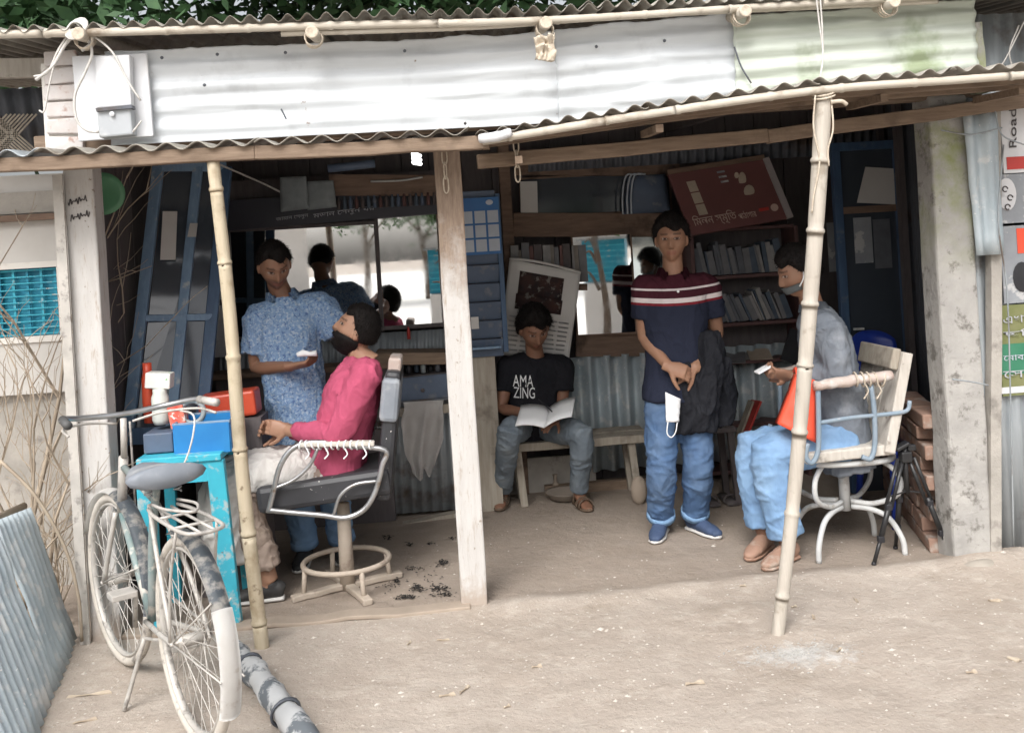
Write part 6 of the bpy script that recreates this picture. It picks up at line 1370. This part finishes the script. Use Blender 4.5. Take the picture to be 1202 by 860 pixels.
def torso_rings(J, prof, arch):
    """profile rows: (t along pelvis->neck, half width, half depth, forward push)"""
    Pv, N = V(J['pelvis']), V(J['neck']); hs = (V(J['hip_l'])-V(J['hip_r'])).normalized(); ss = (V(J['sho_l'])-V(J['sho_r'])).normalized(); pts, rs, hints = [], [], []
    up = (N-Pv).normalized(); fw = V(J['front']).normalized()
    for (t_, a, b_, f_) in prof:
        p = Pv+(N-Pv)*t_+fw*(f_+arch*math.sin(max(0, min(1, t_))*math.pi)); pts.append(p); rs.append((a, b_)); hints.append(hs.lerp(ss, max(0, min(1, t_))).normalized())
    return pts, rs, hints
def ringtube(bm, pts, rs, hints, seg=20, power=2.4):
    rings = []
    for i, p in enumerate(pts):
        a = pts[max(0, i-1)]; b_ = pts[min(len(pts)-1, i+1)]; td = (b_-a).normalized(); s = hints[i]-td*hints[i].dot(td); s.normalize(); u = td.cross(s)
        row = []
        for k in range(seg):
            an = 2*math.pi*k/seg; ca, sa = math.cos(an), math.sin(an); row.append(bm.verts.new(p+s*(rs[i][0]*math.copysign(abs(ca)**(2/power), ca))+u*(rs[i][1]*math.copysign(abs(sa)**(2/power), sa))))
        rings.append(row)
    for i in range(len(rings)-1):
        for k in range(seg): bm.faces.new((rings[i][k], rings[i][(k+1) % seg], rings[i+1][(k+1) % seg], rings[i+1][k]))
    bm.faces.new(rings[0][::-1]); bm.faces.new(rings[-1])
BODY = [(-.12, .10, .08, 0), (0, .145, .10, 0), (.25, .135, .095, 0), (.5, .135, .10, 0), (.75, .15, .10, 0), (.9, .13, .08, 0), (1.0, .06, .055, 0)]
SHIRT = [(-.24, .186, .138, 0), (-.05, .178, .130, 0), (.12, .165, .120, 0), (.3, .160, .118, 0), (.5, .162, .120, 0), (.7, .172, .122, 0), (.85, .168, .108, 0), (.95, .118, .080, 0), (1.0, .068, .062, 0)]
def limb(bm, a, m, e, ra, rm_, re, bulge=1.08, n=5):
    a, m, e = V(a), V(m), V(e)
    pts = [a.lerp(m, i/n) for i in range(n)]+[m.lerp(e, i/n) for i in range(n+1)]
    rs = []
    for i in range(n): t_ = i/n; rs.append((ra+(rm_-ra)*t_)*(1+(bulge-1)*math.sin(t_*math.pi)))
    for i in range(n+1): t_ = i/n; rs.append((rm_+(re-rm_)*t_)*(1+(bulge-1)*math.sin(min(1, t_*1.6)*math.pi)))
    pts[n] = m+((a-m).normalized()+(e-m).normalized())*.006
    tube(bm, pts, rs, 14)
def shoe(h, ankle, toe, mt_, sole='sole_white', L=.25, sandal=False, name='shoe', hint_up=V((0, 0, 1))):
    ankle, toe = V(ankle), V(toe); d = toe-ankle; d.z = 0; d.normalize(); s = V((-d.y, d.x, 0)); g = V((ankle.x, ankle.y, toe.z)); h0 = g-d*.065
    A = lambda u, z: h0+d*(L*u)+V((0, 0, z))
    bm = bmnew(); tube(bm, [A(.0, .012), A(.04, .012), A(.3, .012), (A(.65, .012)), A(.9, .013), A(1.0, .016)], [(.024, .012), (.034, .013), (.034, .013), (.046, .013), (.038, .013), (.016, .01)], 14, hint=s)
    so = remesh(bm, .006, 2); so = ob('sole', so, sole, h)
    if not sandal:
        bm = bmnew(); tube(bm, [A(0, .045), A(.06, .05), A(.28, .055), A(.5, .045), A(.75, .036), A(.95, .028), A(1.0, .024)], [(.02, .03), (.033, .04), (.036, .046), (.041, .036), (.043, .026), (.03, .018), (.01, .01)], 14, hint=s)
        tube(bm, [A(.22, .05), ankle+V((0, 0, .0))+d*.0], [.036, .037], 12)
        me = remesh(bm, .006, 4); wrinkle(me, .002, 30, 3); up_ = ob(name, me, mt_, h)
        bm = bmnew()
        for k in range(4):
            c = A(.42+.075*k, .078-.011*k); tube(bm, [c-s*.02, c+V((0, 0, .006)), c+s*.02], .0028, 5)
        ob('laces', bm, sole if sole == 'sole_white' else mt_, up_)
    else:
        for u, w_ in ((.55, .046), (.72, .044), (.2, .036)):
            bm = bmnew(); tube(bm, arcpts(A(u, .018), w_, 0, 180, 10, s, (0, 0, 1.15 if u > .3 else 1.7)), [(.011, .004)]*11, 6, hint=d); ob('strap', bm, mt_, so, smooth=True)
def person(label, J, tone, hs, shirt, pants, shoes, head_scale=1., beard=0., arms=(.046, .036, .026), sleeve='short', group=None, legs=(.085, .058, .040), hands=None, extra=None, loose=1., pl=(.105, .078, .066)):
    H = Head(J['head'], J['hf'], J['hu'], head_scale); fl = (V(J['ank_l'])+V(J['ank_r']))/2
    h = thing('person', label, 'person', (fl.x, fl.y, 0)); hairc = (.012, .010, .010)
    # ---- body, one surface
    bm = bmnew(); head_geo(bm, H); nk = V(J['neck']); hb = H.w(V((0, -.018, -.075))*head_scale)
    tube(bm, [nk-(hb-nk)*.35, nk, nk.lerp(hb, .6), H.w(V((0, -.015, -.03)))], [.066, .056, .052, .05], 16)
    ringtube(bm, *torso_rings(J, BODY, J.get('arch', 0)))
    for sd_ in 'lr':
        S, E_, W_ = V(J['sho_'+sd_]), V(J['elb_'+sd_]), V(J['wri_'+sd_]); limb(bm, S, E_, W_, arms[0], arms[1], arms[2], 1.1)
        ball(bm, S, .05, 12, 8)
        Hh = hands[sd_]; hand_geo(bm, W_, Hh['d'], Hh['p'], Hh.get('curl', 45), Hh.get('side', 1), Hh.get('s', 1.0), Hh.get('spread', 1.), Hh.get('thumb', .3))
        limb(bm, J['hip_'+sd_], J['kne_'+sd_], J['ank_'+sd_], *legs, 1.1)
        an, to = V(J['ank_'+sd_]), V(J['toe_'+sd_]); d = (to-an); d.z = 0; d.normalize(); g = V((an.x, an.y, to.z))
        tube(bm, [g-d*.05+V((0, 0, .04)), an+V((0, 0, -.01)), g+d*.06+V((0, 0, .04)), g+d*.13+V((0, 0, .026)), g+d*.17+V((0, 0, .022))], [(.026, .02), (.034, .034), (.034, .026), (.036, .014), (.02, .01)], 12, hint=V((-d.y, d.x, 0)))
    me = remesh(bm, .0052, 2, .45)
    ca = me.color_attributes.new('Col', 'FLOAT_COLOR', 'POINT'); T_ = V(tone)
    buf = []
    for v in me.vertices:
        p = H.l(v.co)
        if p.length < .16: c = face_col(p, tone, hairc, beard)
        else: c = T_*(1+.10*noise.noise(v.co*8))
        buf += [c.x, c.y, c.z, 1]
    ca.data.foreach_set('color', buf); bd_ = ob('body', me, 'skin', h)
    ob('hair', hair_mesh(H, hs), 'hair_black', h)
    # ---- shirt
    if shirt:
        bm = bmnew(); pr = shirt.get('prof', SHIRT); ringtube(bm, *torso_rings(J, [(t_, a*loose, b_*loose, f_) for t_, a, b_, f_ in pr], J.get('arch', 0)))
        k = shirt.get('sleeve', .62); sr = shirt.get('sr', (.072, .066))
        for sd_ in 'lr':
            S, E_, W_ = V(J['sho_'+sd_]), V(J['elb_'+sd_]), V(J['wri_'+sd_]); c_ = V(J['neck']).lerp(V(J['pelvis']), .14)
            ball(bm, S, .068, 12, 8); tube(bm, [c_.lerp(S, .35), S], [.085, .070], 12)
            if k <= 1: e = S.lerp(E_, k); tube(bm, [S, S.lerp(e, .5), e], [sr[0], (sr[0]+sr[1])/2, sr[1]], 14)
            else: limb(bm, S, E_, E_.lerp(W_, k-1), sr[0], sr[1], shirt.get('cuff', .042), 1.04)
        me = remesh(bm, .0085, 5); wrinkle(me, shirt.get('wr', .009), shirt.get('fr', 11), shirt.get('seed', 1)); so = ob('shirt', me, shirt['mat'], h)
        if shirt.get('collar'):
            bm = bmnew(); nk = V(J['neck']); cdir = (H.w(V((0, -.02, -.07))) - nk).normalized(); fw = V(J['front']).normalized(); sx = (V(J['sho_l'])-V(J['sho_r'])).normalized(); rows = []
            for i in range(25):
                a = R(-150+300*i/24); o_ = (sx*math.sin(a)-fw*math.cos(a)); row = []
                for (rr_, zz) in ((.062, .0), (.066, .035), (.074, .036), (.092, -.005)): row.append(bm.verts.new(nk+o_*rr_+cdir*(zz-.0+(-.02 if abs(a) > 2.2 else 0))))
                rows.append(row)
            for i in range(24):
                for k_ in range(3): bm.faces.new((rows[i][k_], rows[i][k_+1], rows[i+1][k_+1], rows[i+1][k_]))
            bmesh.ops.solidify(bm, geom=bm.faces[:], thickness=.003); ob('collar', bm, shirt.get('cmat', shirt['mat']), so, smooth=True)
    if pants:
        bm = bmnew(); Pv = V(J['pelvis']); hsd = (V(J['hip_l'])-V(J['hip_r'])).normalized()
        ringtube(bm, *torso_rings(J, [(-.14, .12, .10, 0), (-.04, .150, .105, 0), (.06, .140, .10, 0), (.12, .12, .09, 0)], 0))
        for sd_ in 'lr':
            hp_, kn, an = V(J['hip_'+sd_]), V(J['kne_'+sd_]), V(J['ank_'+sd_]); e = kn.lerp(an, pants.get('len', .98)); limb(bm, hp_, kn, e, *pl, 1.04); ball(bm, hp_, pl[0], 12, 8)
        me = remesh(bm, .0085, 5); wrinkle(me, .75*pants.get('wr', .011), pants.get('fr', 10), pants.get('seed', 2), 1.5); po = ob('trousers', me, pants['mat'], h)
        if pants.get('hem'):
            for sd_ in 'lr':
                kn, an = V(J['kne_'+sd_]), V(J['ank_'+sd_]); e = kn.lerp(an, pants.get('len', .98)); u = (kn-an).normalized(); bm = bmnew(); tube(bm, [e+u*.03, e-u*.005], [pl[2]*1.07, pl[2]*1.1], 16); ob('hem', bm, pants['hem'], po, smooth=True)
    for sd_ in 'lr':
        shoe(h, J['ank_'+sd_], J['toe_'+sd_], shoes[0], shoes[1], shoes[2] if len(shoes) > 2 else .26, shoes[0] == 'sandal')
    return h, H
FWD = V((0, -1, 0))
# ---------------- 1. standing man in striped polo
Y0 = .68
m, t, b = newmat('polo'); gpos = t.nodes.new('ShaderNodeNewGeometry'); sp = node(t, 'ShaderNodeSeparateXYZ'); t.links.new(gpos.outputs['Position'], sp.inputs[0])
xm = at(790, 350, Y0).x; ax_ = node(t, 'ShaderNodeMath', operation='SUBTRACT'); ax_.inputs[1].default_value = xm; t.links.new(sp.outputs['X'], ax_.inputs[0]); ab = node(t, 'ShaderNodeMath', operation='ABSOLUTE'); t.links.new(ax_.outputs[0], ab.inputs[0])
sq = node(t, 'ShaderNodeMath', operation='POWER'); sq.inputs[1].default_value = 2.; t.links.new(ab.outputs[0], sq.inputs[0])
k1 = node(t, 'ShaderNodeMath', operation='MULTIPLY_ADD'); k1.inputs[1].default_value = -.3; t.links.new(sq.outputs[0], k1.inputs[0]); t.links.new(sp.outputs['Z'], k1.inputs[2])
zz = lambda py: at(790, py, Y0-.1).z
cr = t.nodes.new('ShaderNodeValToRGB'); mr = node(t, 'ShaderNodeMapRange'); zlo, zhi = zz(375), zz(318); mr.inputs['From Min'].default_value = zlo; mr.inputs['From Max'].default_value = zhi; t.links.new(k1.outputs[0], mr.inputs['Value']); t.links.new(mr.outputs[0], cr.inputs[0])
cr.color_ramp.interpolation = 'CONSTANT'; e = cr.color_ramp.elements
navy, wine, wh = (.022, .026, .045), (.055, .014, .022), (.62, .56, .56)
stops = [(0, navy), ((zz(359)-zlo)/(zhi-zlo), (.18, .02, .03)), ((zz(356)-zlo)/(zhi-zlo), wh), ((zz(350.5)-zlo)/(zhi-zlo), wine), ((zz(341.5)-zlo)/(zhi-zlo), wh), ((zz(339)-zlo)/(zhi-zlo), wine)]
e[0].position, e[0].color = 0, c4(navy); e[1].position, e[1].color = stops[1][0], c4(stops[1][1])
for p_, c_ in stops[2:]: q = e.new(p_); q.color = c4(c_)
fb = node(t, 'ShaderNodeTexNoise', Scale=14., Detail=2., Distortion=1.6); t.links.new(coords(t, (1, 1, .6)), fb.inputs['Vector']); b3 = node(t, 'ShaderNodeBump', Strength=.4, Distance=.03); t.links.new(fb.outputs['Fac'], b3.inputs['Height'])
t.links.new(cr.outputs[0], b.inputs['Base Color']); b.inputs['Roughness'].default_value = .9; b.inputs['Specular IOR Level'].default_value = .12
bp = node(t, 'ShaderNodeBump', Strength=.3, Distance=.001); t.links.new(nz(t, coords(t), 240, 3), bp.inputs['Height']); t.links.new(b3.outputs[0], bp.inputs['Normal']); t.links.new(bp.outputs[0], b.inputs['Normal']); M['polo'] = m
J = dict(pelvis=at(795, 456, Y0), neck=at(790, 322, Y0), head=at(788, 281, Y0-.02), hf=(-.28, -1, -.06), hu=(.0, -.05, 1), front=(-.1, -1, 0),
         sho_r=at(756, 338, Y0), sho_l=at(830, 336, Y0), elb_r=at(756, 396, Y0+.02), elb_l=at(842, 392, Y0+.05), wri_r=at(785, 430, Y0-.15), wri_l=at(815, 432, Y0-.12),
         hip_r=at(778, 468, Y0), hip_l=at(814, 466, Y0), kne_r=at(777, 548, Y0-.02), kne_l=at(820, 545, Y0-.02), ank_r=gnd(778, 628)+V((0, .02, .09)), ank_l=gnd(818, 625)+V((0, .02, .09)), toe_r=gnd(764, 646), toe_l=gnd(852, 636))
sm, smH = person('standing man in navy polo with white and wine chest stripes, hands crossed', J, (.30, .17, .11), dict(front=.052, side=.0, back=-.055, thick=.020, quiff=.012, seed=3),
       dict(mat='polo', collar=True, cmat='polo', sleeve=.60, wr=.007, seed=4, prof=[(-.09, .180, .130, 0), (.0, .177, .128, 0)]+SHIRT[2:]), dict(mat='denim_blue', hem='denim_pale', seed=5, len=.97), ('shoe_blue', 'sole_white', .26),
       hands=dict(r=dict(d=(.85, -.25, -.35), p=(.1, .9, -.4), curl=50, side=-1, s=1.05, spread=.5), l=dict(d=(-.85, -.1, -.3), p=(0, .9, -.3), curl=55, side=1, s=1.05)), pl=(.094, .076, .070))
bm = bmnew(); lathe(bm, at(796, 342, Y0-.155), [(.001, 0), (.007, 0), (.006, .003), (.001, .004)], 10, (0, -1, 0)); ob('badge', bm, 'mask_white', sm)
# black jacket over his forearm and hanging face mask
jk = thing('jacket', 'black jacket draped over the forearm of the standing man', 'jacket', at(830, 500, Y0-.1))
bm = bmnew(); pth = [at(828, 392, Y0-.05), at(834, 425, Y0-.1), at(828, 460, Y0-.1), at(824, 505, Y0-.08)]; tube(bm, smoothpath(pth, 5), [(.08+.0*i, .06) for i in range(16)], 16, hint=(1, 0, 0)); tube(bm, smoothpath([at(800, 425, Y0-.10), at(806, 470, Y0-.10), at(803, 508, Y0-.08)], 5), [(.055, .045)]*11, 12, hint=(1, 0, 0)); tube(bm, smoothpath([at(848, 420, Y0-.06), at(853, 455, Y0-.05), at(850, 500, Y0-.02)], 5), [(.045, .04)]*11, 12, hint=(1, 0, 0))
me = remesh(bm, .009, 4); wrinkle(me, .016, 14, 21, .35); ob('cloth', me, 'jacket_black', jk)
mk = thing('face_mask', 'white face mask hanging from the standing man crossed hands', 'mask', at(790, 512, Y0-.2))
bm = bmnew(); quadslab(bm, at(782, 495, Y0-.2), at(797, 495, Y0-.2), at(799, 468, Y0-.2), at(781, 460, Y0-.2), .006, nrm=(0, -1, 0), n=8, m=10, fn=lambda u, v: .012*math.sin(u*3.14)+.003*math.sin(v*20)); ob('cloth', bm, 'mask_white', mk, smooth=True)
bm = bmnew(); tube(bm, smoothpath([at(784, 495, Y0-.205), at(783, 508, Y0-.205), at(788, 513, Y0-.205), at(793, 507, Y0-.205), at(795, 496, Y0-.205)], 5), .003, 6); ob('ear_loop', bm, 'mask_white', mk, smooth=True)

# ---------------- 2. boy reading on the bench
Yb = 1.66
J = dict(pelvis=at(626, 500, Yb+.05), neck=at(628, 418, Yb), head=at(627, 386, Yb-.09), hf=(.16, -.86, -.48), hu=(.02, -.45, .9), front=(0, -1, .15),
         sho_r=at(597, 430, Yb), sho_l=at(661, 430, Yb), elb_r=at(588, 480, Yb-.05), elb_l=at(660, 478, Yb-.04), wri_r=at(618, 484, Yb-.26), wri_l=at(652, 492, Yb-.26),
         hip_r=at(610, 503, Yb), hip_l=at(642, 503, Yb), kne_r=at(598, 504, Yb-.40), kne_l=at(684, 508, Yb-.36), ank_r=gnd(592, 596)+V((0, .08, .085)), ank_l=gnd(683, 598)+V((0, .08, .085)), toe_r=gnd(584, 604), toe_l=gnd(698, 606))
by, byH = person('boy in black printed T-shirt and grey jeans reading on the bench', J, (.24, .13, .085), dict(front=.050, side=-.005, back=-.06, thick=.026, seed=9, quiff=.004),
       dict(mat='tee_black', sleeve=.60, wr=.008, seed=6), dict(mat='denim_grey', seed=8, len=.96, wr=.009), ('sandal', 'sandal', .24), head_scale=1.08, arms=(.042, .034, .024), legs=(.075, .052, .036), pl=(.085, .070, .056), loose=.98,
       hands=dict(r=dict(d=(.9, -.3, -.25), p=(.1, -.2, -1), curl=35, side=-1, s=.95), l=dict(d=(-.6, -.7, -.1), p=(-.3, .2, -.9), curl=30, side=1, s=.95)))
shirt_me = [c for c in by.children if c.name.startswith('shirt')][0]
bvh = BVHTree.FromPolygons([v.co for v in shirt_me.data.vertices], [p.vertices[:] for p in shirt_me.data.polygons])
def print_on(txt, px0, py0, px1, py1, Y, bvh, par, mt_):
    me = text_mesh(txt, .1, .0, res=4); bm = bmnew(); bm.from_mesh(me); bpy.data.meshes.remove(me); bmesh.ops.triangulate(bm, faces=bm.faces[:]); bmesh.ops.subdivide_edges(bm, edges=bm.edges[:], cuts=2)
    xs = [v.co.x for v in bm.verts]; ys = [v.co.y for v in bm.verts]; x0, x1, y0, y1 = min(xs), max(xs), min(ys), max(ys)
    A, B_, Dn = at(px0, py1, Y), at(px1, py1, Y), at(px0, py0, Y)
    for v in bm.verts:
        q = A+(B_-A)*((v.co.x-x0)/(x1-x0))+(Dn-A)*((v.co.y-y0)/(y1-y0)); hit = bvh.ray_cast(q+V((0, -.6, 0)), V((0, 1, 0)))
        v.co = (hit[0] if hit[0] else q)+V((0, -.003, 0))
    ob('shirt_print', bm, mt_, par)
print_on('AMA', 601, 438, 624, 451.5, Yb, bvh, shirt_me, 'mask_white'); print_on('ZING', 602, 452, 626, 465, Yb, bvh, shirt_me, 'mask_white')
bk2 = thing('open_book', 'open white exercise book on the lap of the reading boy', 'book', at(640, 492, Yb-.33))
c = at(642, 489, Yb-.34); sp_ = V((.25, .9, .35)).normalized(); 
for s_, ang in ((-1, 8), (1, -32)):
    bm = bmnew(); xd = (V((1, -.2, 0)) if s_ > 0 else V((-1, .1, 0))).normalized(); xd = (xd+V((0, 0, .35 if s_ > 0 else .12))).normalized()
    quadslab(bm, c-sp_*.11, c+xd*.165-sp_*.11, c+xd*.165+sp_*.11, c+sp_*.11, .01 if s_ < 0 else .006, nrm=(xd.cross(sp_) if s_ > 0 else sp_.cross(xd)), n=8, m=3, fn=lambda u, v: .014*math.sin(u*3.14)); ob('page_block', bm, 'mask_white', bk2, smooth=True)
bm = bmnew(); tube(bm, [c+V((.03, -.02, .03)), c+V((-.04, .03, .1))], .004, 6); ob('pen', bm, 'plastic_black', label='black pen in the hand of the reading boy', cat='pen')

# ---------------- 3. barber
Yq = .82
J = dict(pelvis=at(352, 492, Yq), neck=at(332, 348, Yq-.02), head=at(322, 312, Yq-.10), hf=(.30, -.80, -.50), hu=(.08, -.50, .88), front=(.15, -1, 0),
         sho_r=at(303, 372, Yq-.03), sho_l=at(376, 358, Yq), elb_r=at(300, 432, Yq-.02), elb_l=at(405, 405, Yq-.02), wri_r=at(342, 430, Yq-.22), wri_l=at(424, 392, Yq-.20),
         hip_r=at(332, 503, Yq), hip_l=at(374, 500, Yq), kne_r=at(350, 582, Yq-.03), kne_l=at(392, 578, Yq), ank_r=gnd(358, 662)+V((0, .03, .09)), ank_l=gnd(402, 655)+V((0, .03, .09)), toe_r=gnd(346, 680), toe_l=gnd(402, 670))
bar, barH = person('barber in blue patterned short sleeved shirt bending over his customer', J, (.25, .14, .09), dict(front=.060, side=.005, back=-.05, thick=.014, seed=12),
       dict(mat='shirt_floral', collar=True, sleeve=.72, wr=.009, seed=11, sr=(.08, .078), prof=[(-.30, .178, .125, 0)]+SHIRT), dict(mat='denim_pale', seed=14, hem='denim_pale'), ('shoe_dark', 'sole_white'), loose=.97, beard=.3,
       hands=dict(r=dict(d=(.95, -.2, .12), p=(.0, .3, 1), curl=42, side=-1, s=1.05), l=dict(d=(.1, -.5, .2), p=(-.6, -.5, 0), curl=45, side=1)))
bm = bmnew(); c = at(361, 417, Yq-.28); tube(bm, [c+V((-.05, 0, .006)), c+V((-.02, 0, .012)), c+V((.01, 0, .006)), c+V((.045, 0, .008))], [.011, .017, .011, .016], 10); bmesh.ops.smooth_vert(bm, verts=bm.verts, factor=.2)
ob('cotton_wad', bm, 'mask_white', label='folded white cotton wad in the hand of the barber', cat='cotton', smooth=True)

# ---------------- 4. customer leaning back
Yc = .42
J = dict(pelvis=at(394, 552, Yc), neck=at(428, 422, Yc), head=at(418, 388, Yc), hf=(-.86, -.12, .48), hu=(.48, -.05, .86), front=(-1, 0, .25), arch=.015,
         sho_r=at(426, 440, Yc+.17), sho_l=at(430, 438, Yc-.17), elb_r=at(392, 515, Yc+.20), elb_l=at(396, 512, Yc-.22), wri_r=at(332, 502, Yc+.05), wri_l=at(338, 505, Yc-.05),
         hip_r=at(394, 560, Yc+.09), hip_l=at(394, 560, Yc-.09), kne_r=at(272, 566, Yc+.10), kne_l=at(280, 572, Yc-.10), ank_r=gnd(300, 690)+V((0, .0, .09)), ank_l=gnd(318, 705)+V((0, -.0, .09)), toe_r=gnd(272, 692), toe_l=gnd(290, 708))
cu_, cuH = person('bearded customer in pink kurta leaning back in the barber chair', J, (.36, .21, .14), dict(front=.060, side=-.012, back=-.045, thick=.013, seed=22, beard=.013),
       dict(mat='kurta_pink', sleeve=1.82, wr=.011, fr=10, seed=15, sr=(.075, .062), cuff=.045, prof=[(-.06, .165, .12, .0)]+SHIRT[2:-1]+[(1.02, .075, .068, 0)]), dict(mat='cloth_brown', len=.86, wr=.014, seed=40), ('shoe_dark', 'sole_white'), beard=.95, loose=1.1, pl=(.09, .078, .078),
       hands=dict(r=dict(d=(-.9, -.2, .15), p=(.1, -.9, -.1), curl=50, side=-1), l=dict(d=(-.9, .15, .2), p=(.1, .9, -.1), curl=48, side=1)))
# white cloth over his lap and legs
bm = bmnew()
tube(bm, smoothpath([at(415, 560, Yc), at(375, 554, Yc), at(320, 553, Yc), at(278, 562, Yc), at(268, 600, Yc), at(276, 650, Yc)], 5), [(.17, .10)]*6+[(.20, .11)]*9+[(.215, .125)]*11, 18, hint=(0, 1, 0))
me = remesh(bm, .009, 4); wrinkle(me, .016, 10, 31, .5); ob('lap_cloth', me, 'cloth_white', cu_)

# ---------------- 5. seated man in grey shirt and jeans
Ys = .36
J = dict(pelvis=at(990, 512, Ys), neck=at(954, 362, Ys), head=at(937, 320, Ys), hf=(-.95, .05, -.28), hu=(-.28, 0, .95), front=(-1, 0, .1), arch=-.03,
         sho_r=at(965, 385, Ys+.17), sho_l=at(968, 383, Ys-.17), elb_r=at(985, 440, Ys+.15), elb_l=at(985, 436, Ys-.20), wri_r=at(924, 440, Ys+.03), wri_l=at(930, 441, Ys-.05),
         hip_r=at(985, 520, Ys+.09), hip_l=at(985, 520, Ys-.09), kne_r=at(882, 522, Ys+.12), kne_l=at(900, 530, Ys-.10), ank_r=gnd(908, 655)+V((0, .12, .09)), ank_l=gnd(928, 660)+V((0, .02, .09)), toe_r=gnd(888, 664)+V((0, .08, 0)), toe_l=gnd(905, 668))
st_, stH = person('seated man in grey shirt, pale jeans and face mask checking his phone', J, (.26, .15, .10), dict(front=.055, side=-.01, back=-.05, thick=.022, seed=33),
       dict(mat='shirt_grey', sleeve=1.70, wr=.012, fr=10, seed=17, sr=(.080, .068), cuff=.05, collar=True, prof=[(-.22, .18, .135, 0)]+SHIRT[1:]), dict(mat='denim_pale', seed=19, len=.93, wr=.012), ('shoe_brown', 'shoe_brown', .27), pl=(.105, .092, .086),
       hands=dict(r=dict(d=(-.95, -.1, .15), p=(.0, -.6, .6), curl=45, side=-1, s=1.05), l=dict(d=(-.95, .1, .15), p=(.0, .6, .6), curl=45, side=1, s=1.05)))
bm = bmnew(); box(bm, at(896, 433, Ys-.01), (.08, .07, .010), rotm('Y', -25)); ob('mobile_phone', bm, 'mask_white', label='white mobile phone held by the seated man', cat='phone', bevel=.003)
mk = thing('face_mask', 'pale face mask worn on the chin of the seated man', 'mask', stH.w(V((0, .08, -.11))))
bm = bmnew(); rows = []
for i in range(13):
    a = R(-75+150*i/12); row = []
    for k in range(6):
        z = -.05-.065*k/5; d = V((math.sin(a), math.cos(a), 0)); p = head_r(V((d.x, d.y, z/.1)).normalized()); row.append(bm.verts.new(stH.w(p*1.07+V((0, .004, 0)))))
    rows.append(row)
for i in range(12):
    for k in range(5): bm.faces.new((rows[i][k], rows[i][k+1], rows[i+1][k+1], rows[i+1][k]))
bmesh.ops.solidify(bm, geom=bm.faces[:], thickness=.003); ob('cloth', bm, 'pouch_grey', mk, smooth=True)
for sx in (-1, 1):
    bm = bmnew(); tube(bm, smoothpath([stH.w(V((sx*.066, .035, -.055))), stH.w(V((sx*.085, .01, -.02))), stH.w(V((sx*.088, -.01, .03))), stH.w(V((sx*.084, -.026, -.015))), stH.w(V((sx*.07, .01, -.085)))], 5), .0035, 6); ob('ear_loop', bm, 'mask_white', mk, smooth=True)
# orange bag on his lap side
ob_ = thing('carrier_bag', 'bright orange carrier bag hanging between the seated man knees and the chair arm', 'bag', at(940, 520, Ys-.2))
a, b_, c, d = at(914, 498, Ys-.22), at(958, 520, Ys-.24), at(957, 446, Ys-.22), at(936, 440, Ys-.2)
bm = bmnew(); quadslab(bm, a, b_, c, d, .05, nrm=(0, -1, 0), n=14, m=14, fn=lambda u, v: .03*math.sin(u*3.14)*(1-v*.5)+.012*noise.noise(V((u*4, v*4, 1)))); ob('body', bm, 'orange_bag', ob_, smooth=True)
bm = bmnew(); tube(bm, smoothpath([d, at(934, 432, Ys-.15), at(932, 436, Ys-.08)], 4), .008, 6); ob('handle', bm, 'orange_bag', ob_, smooth=True)
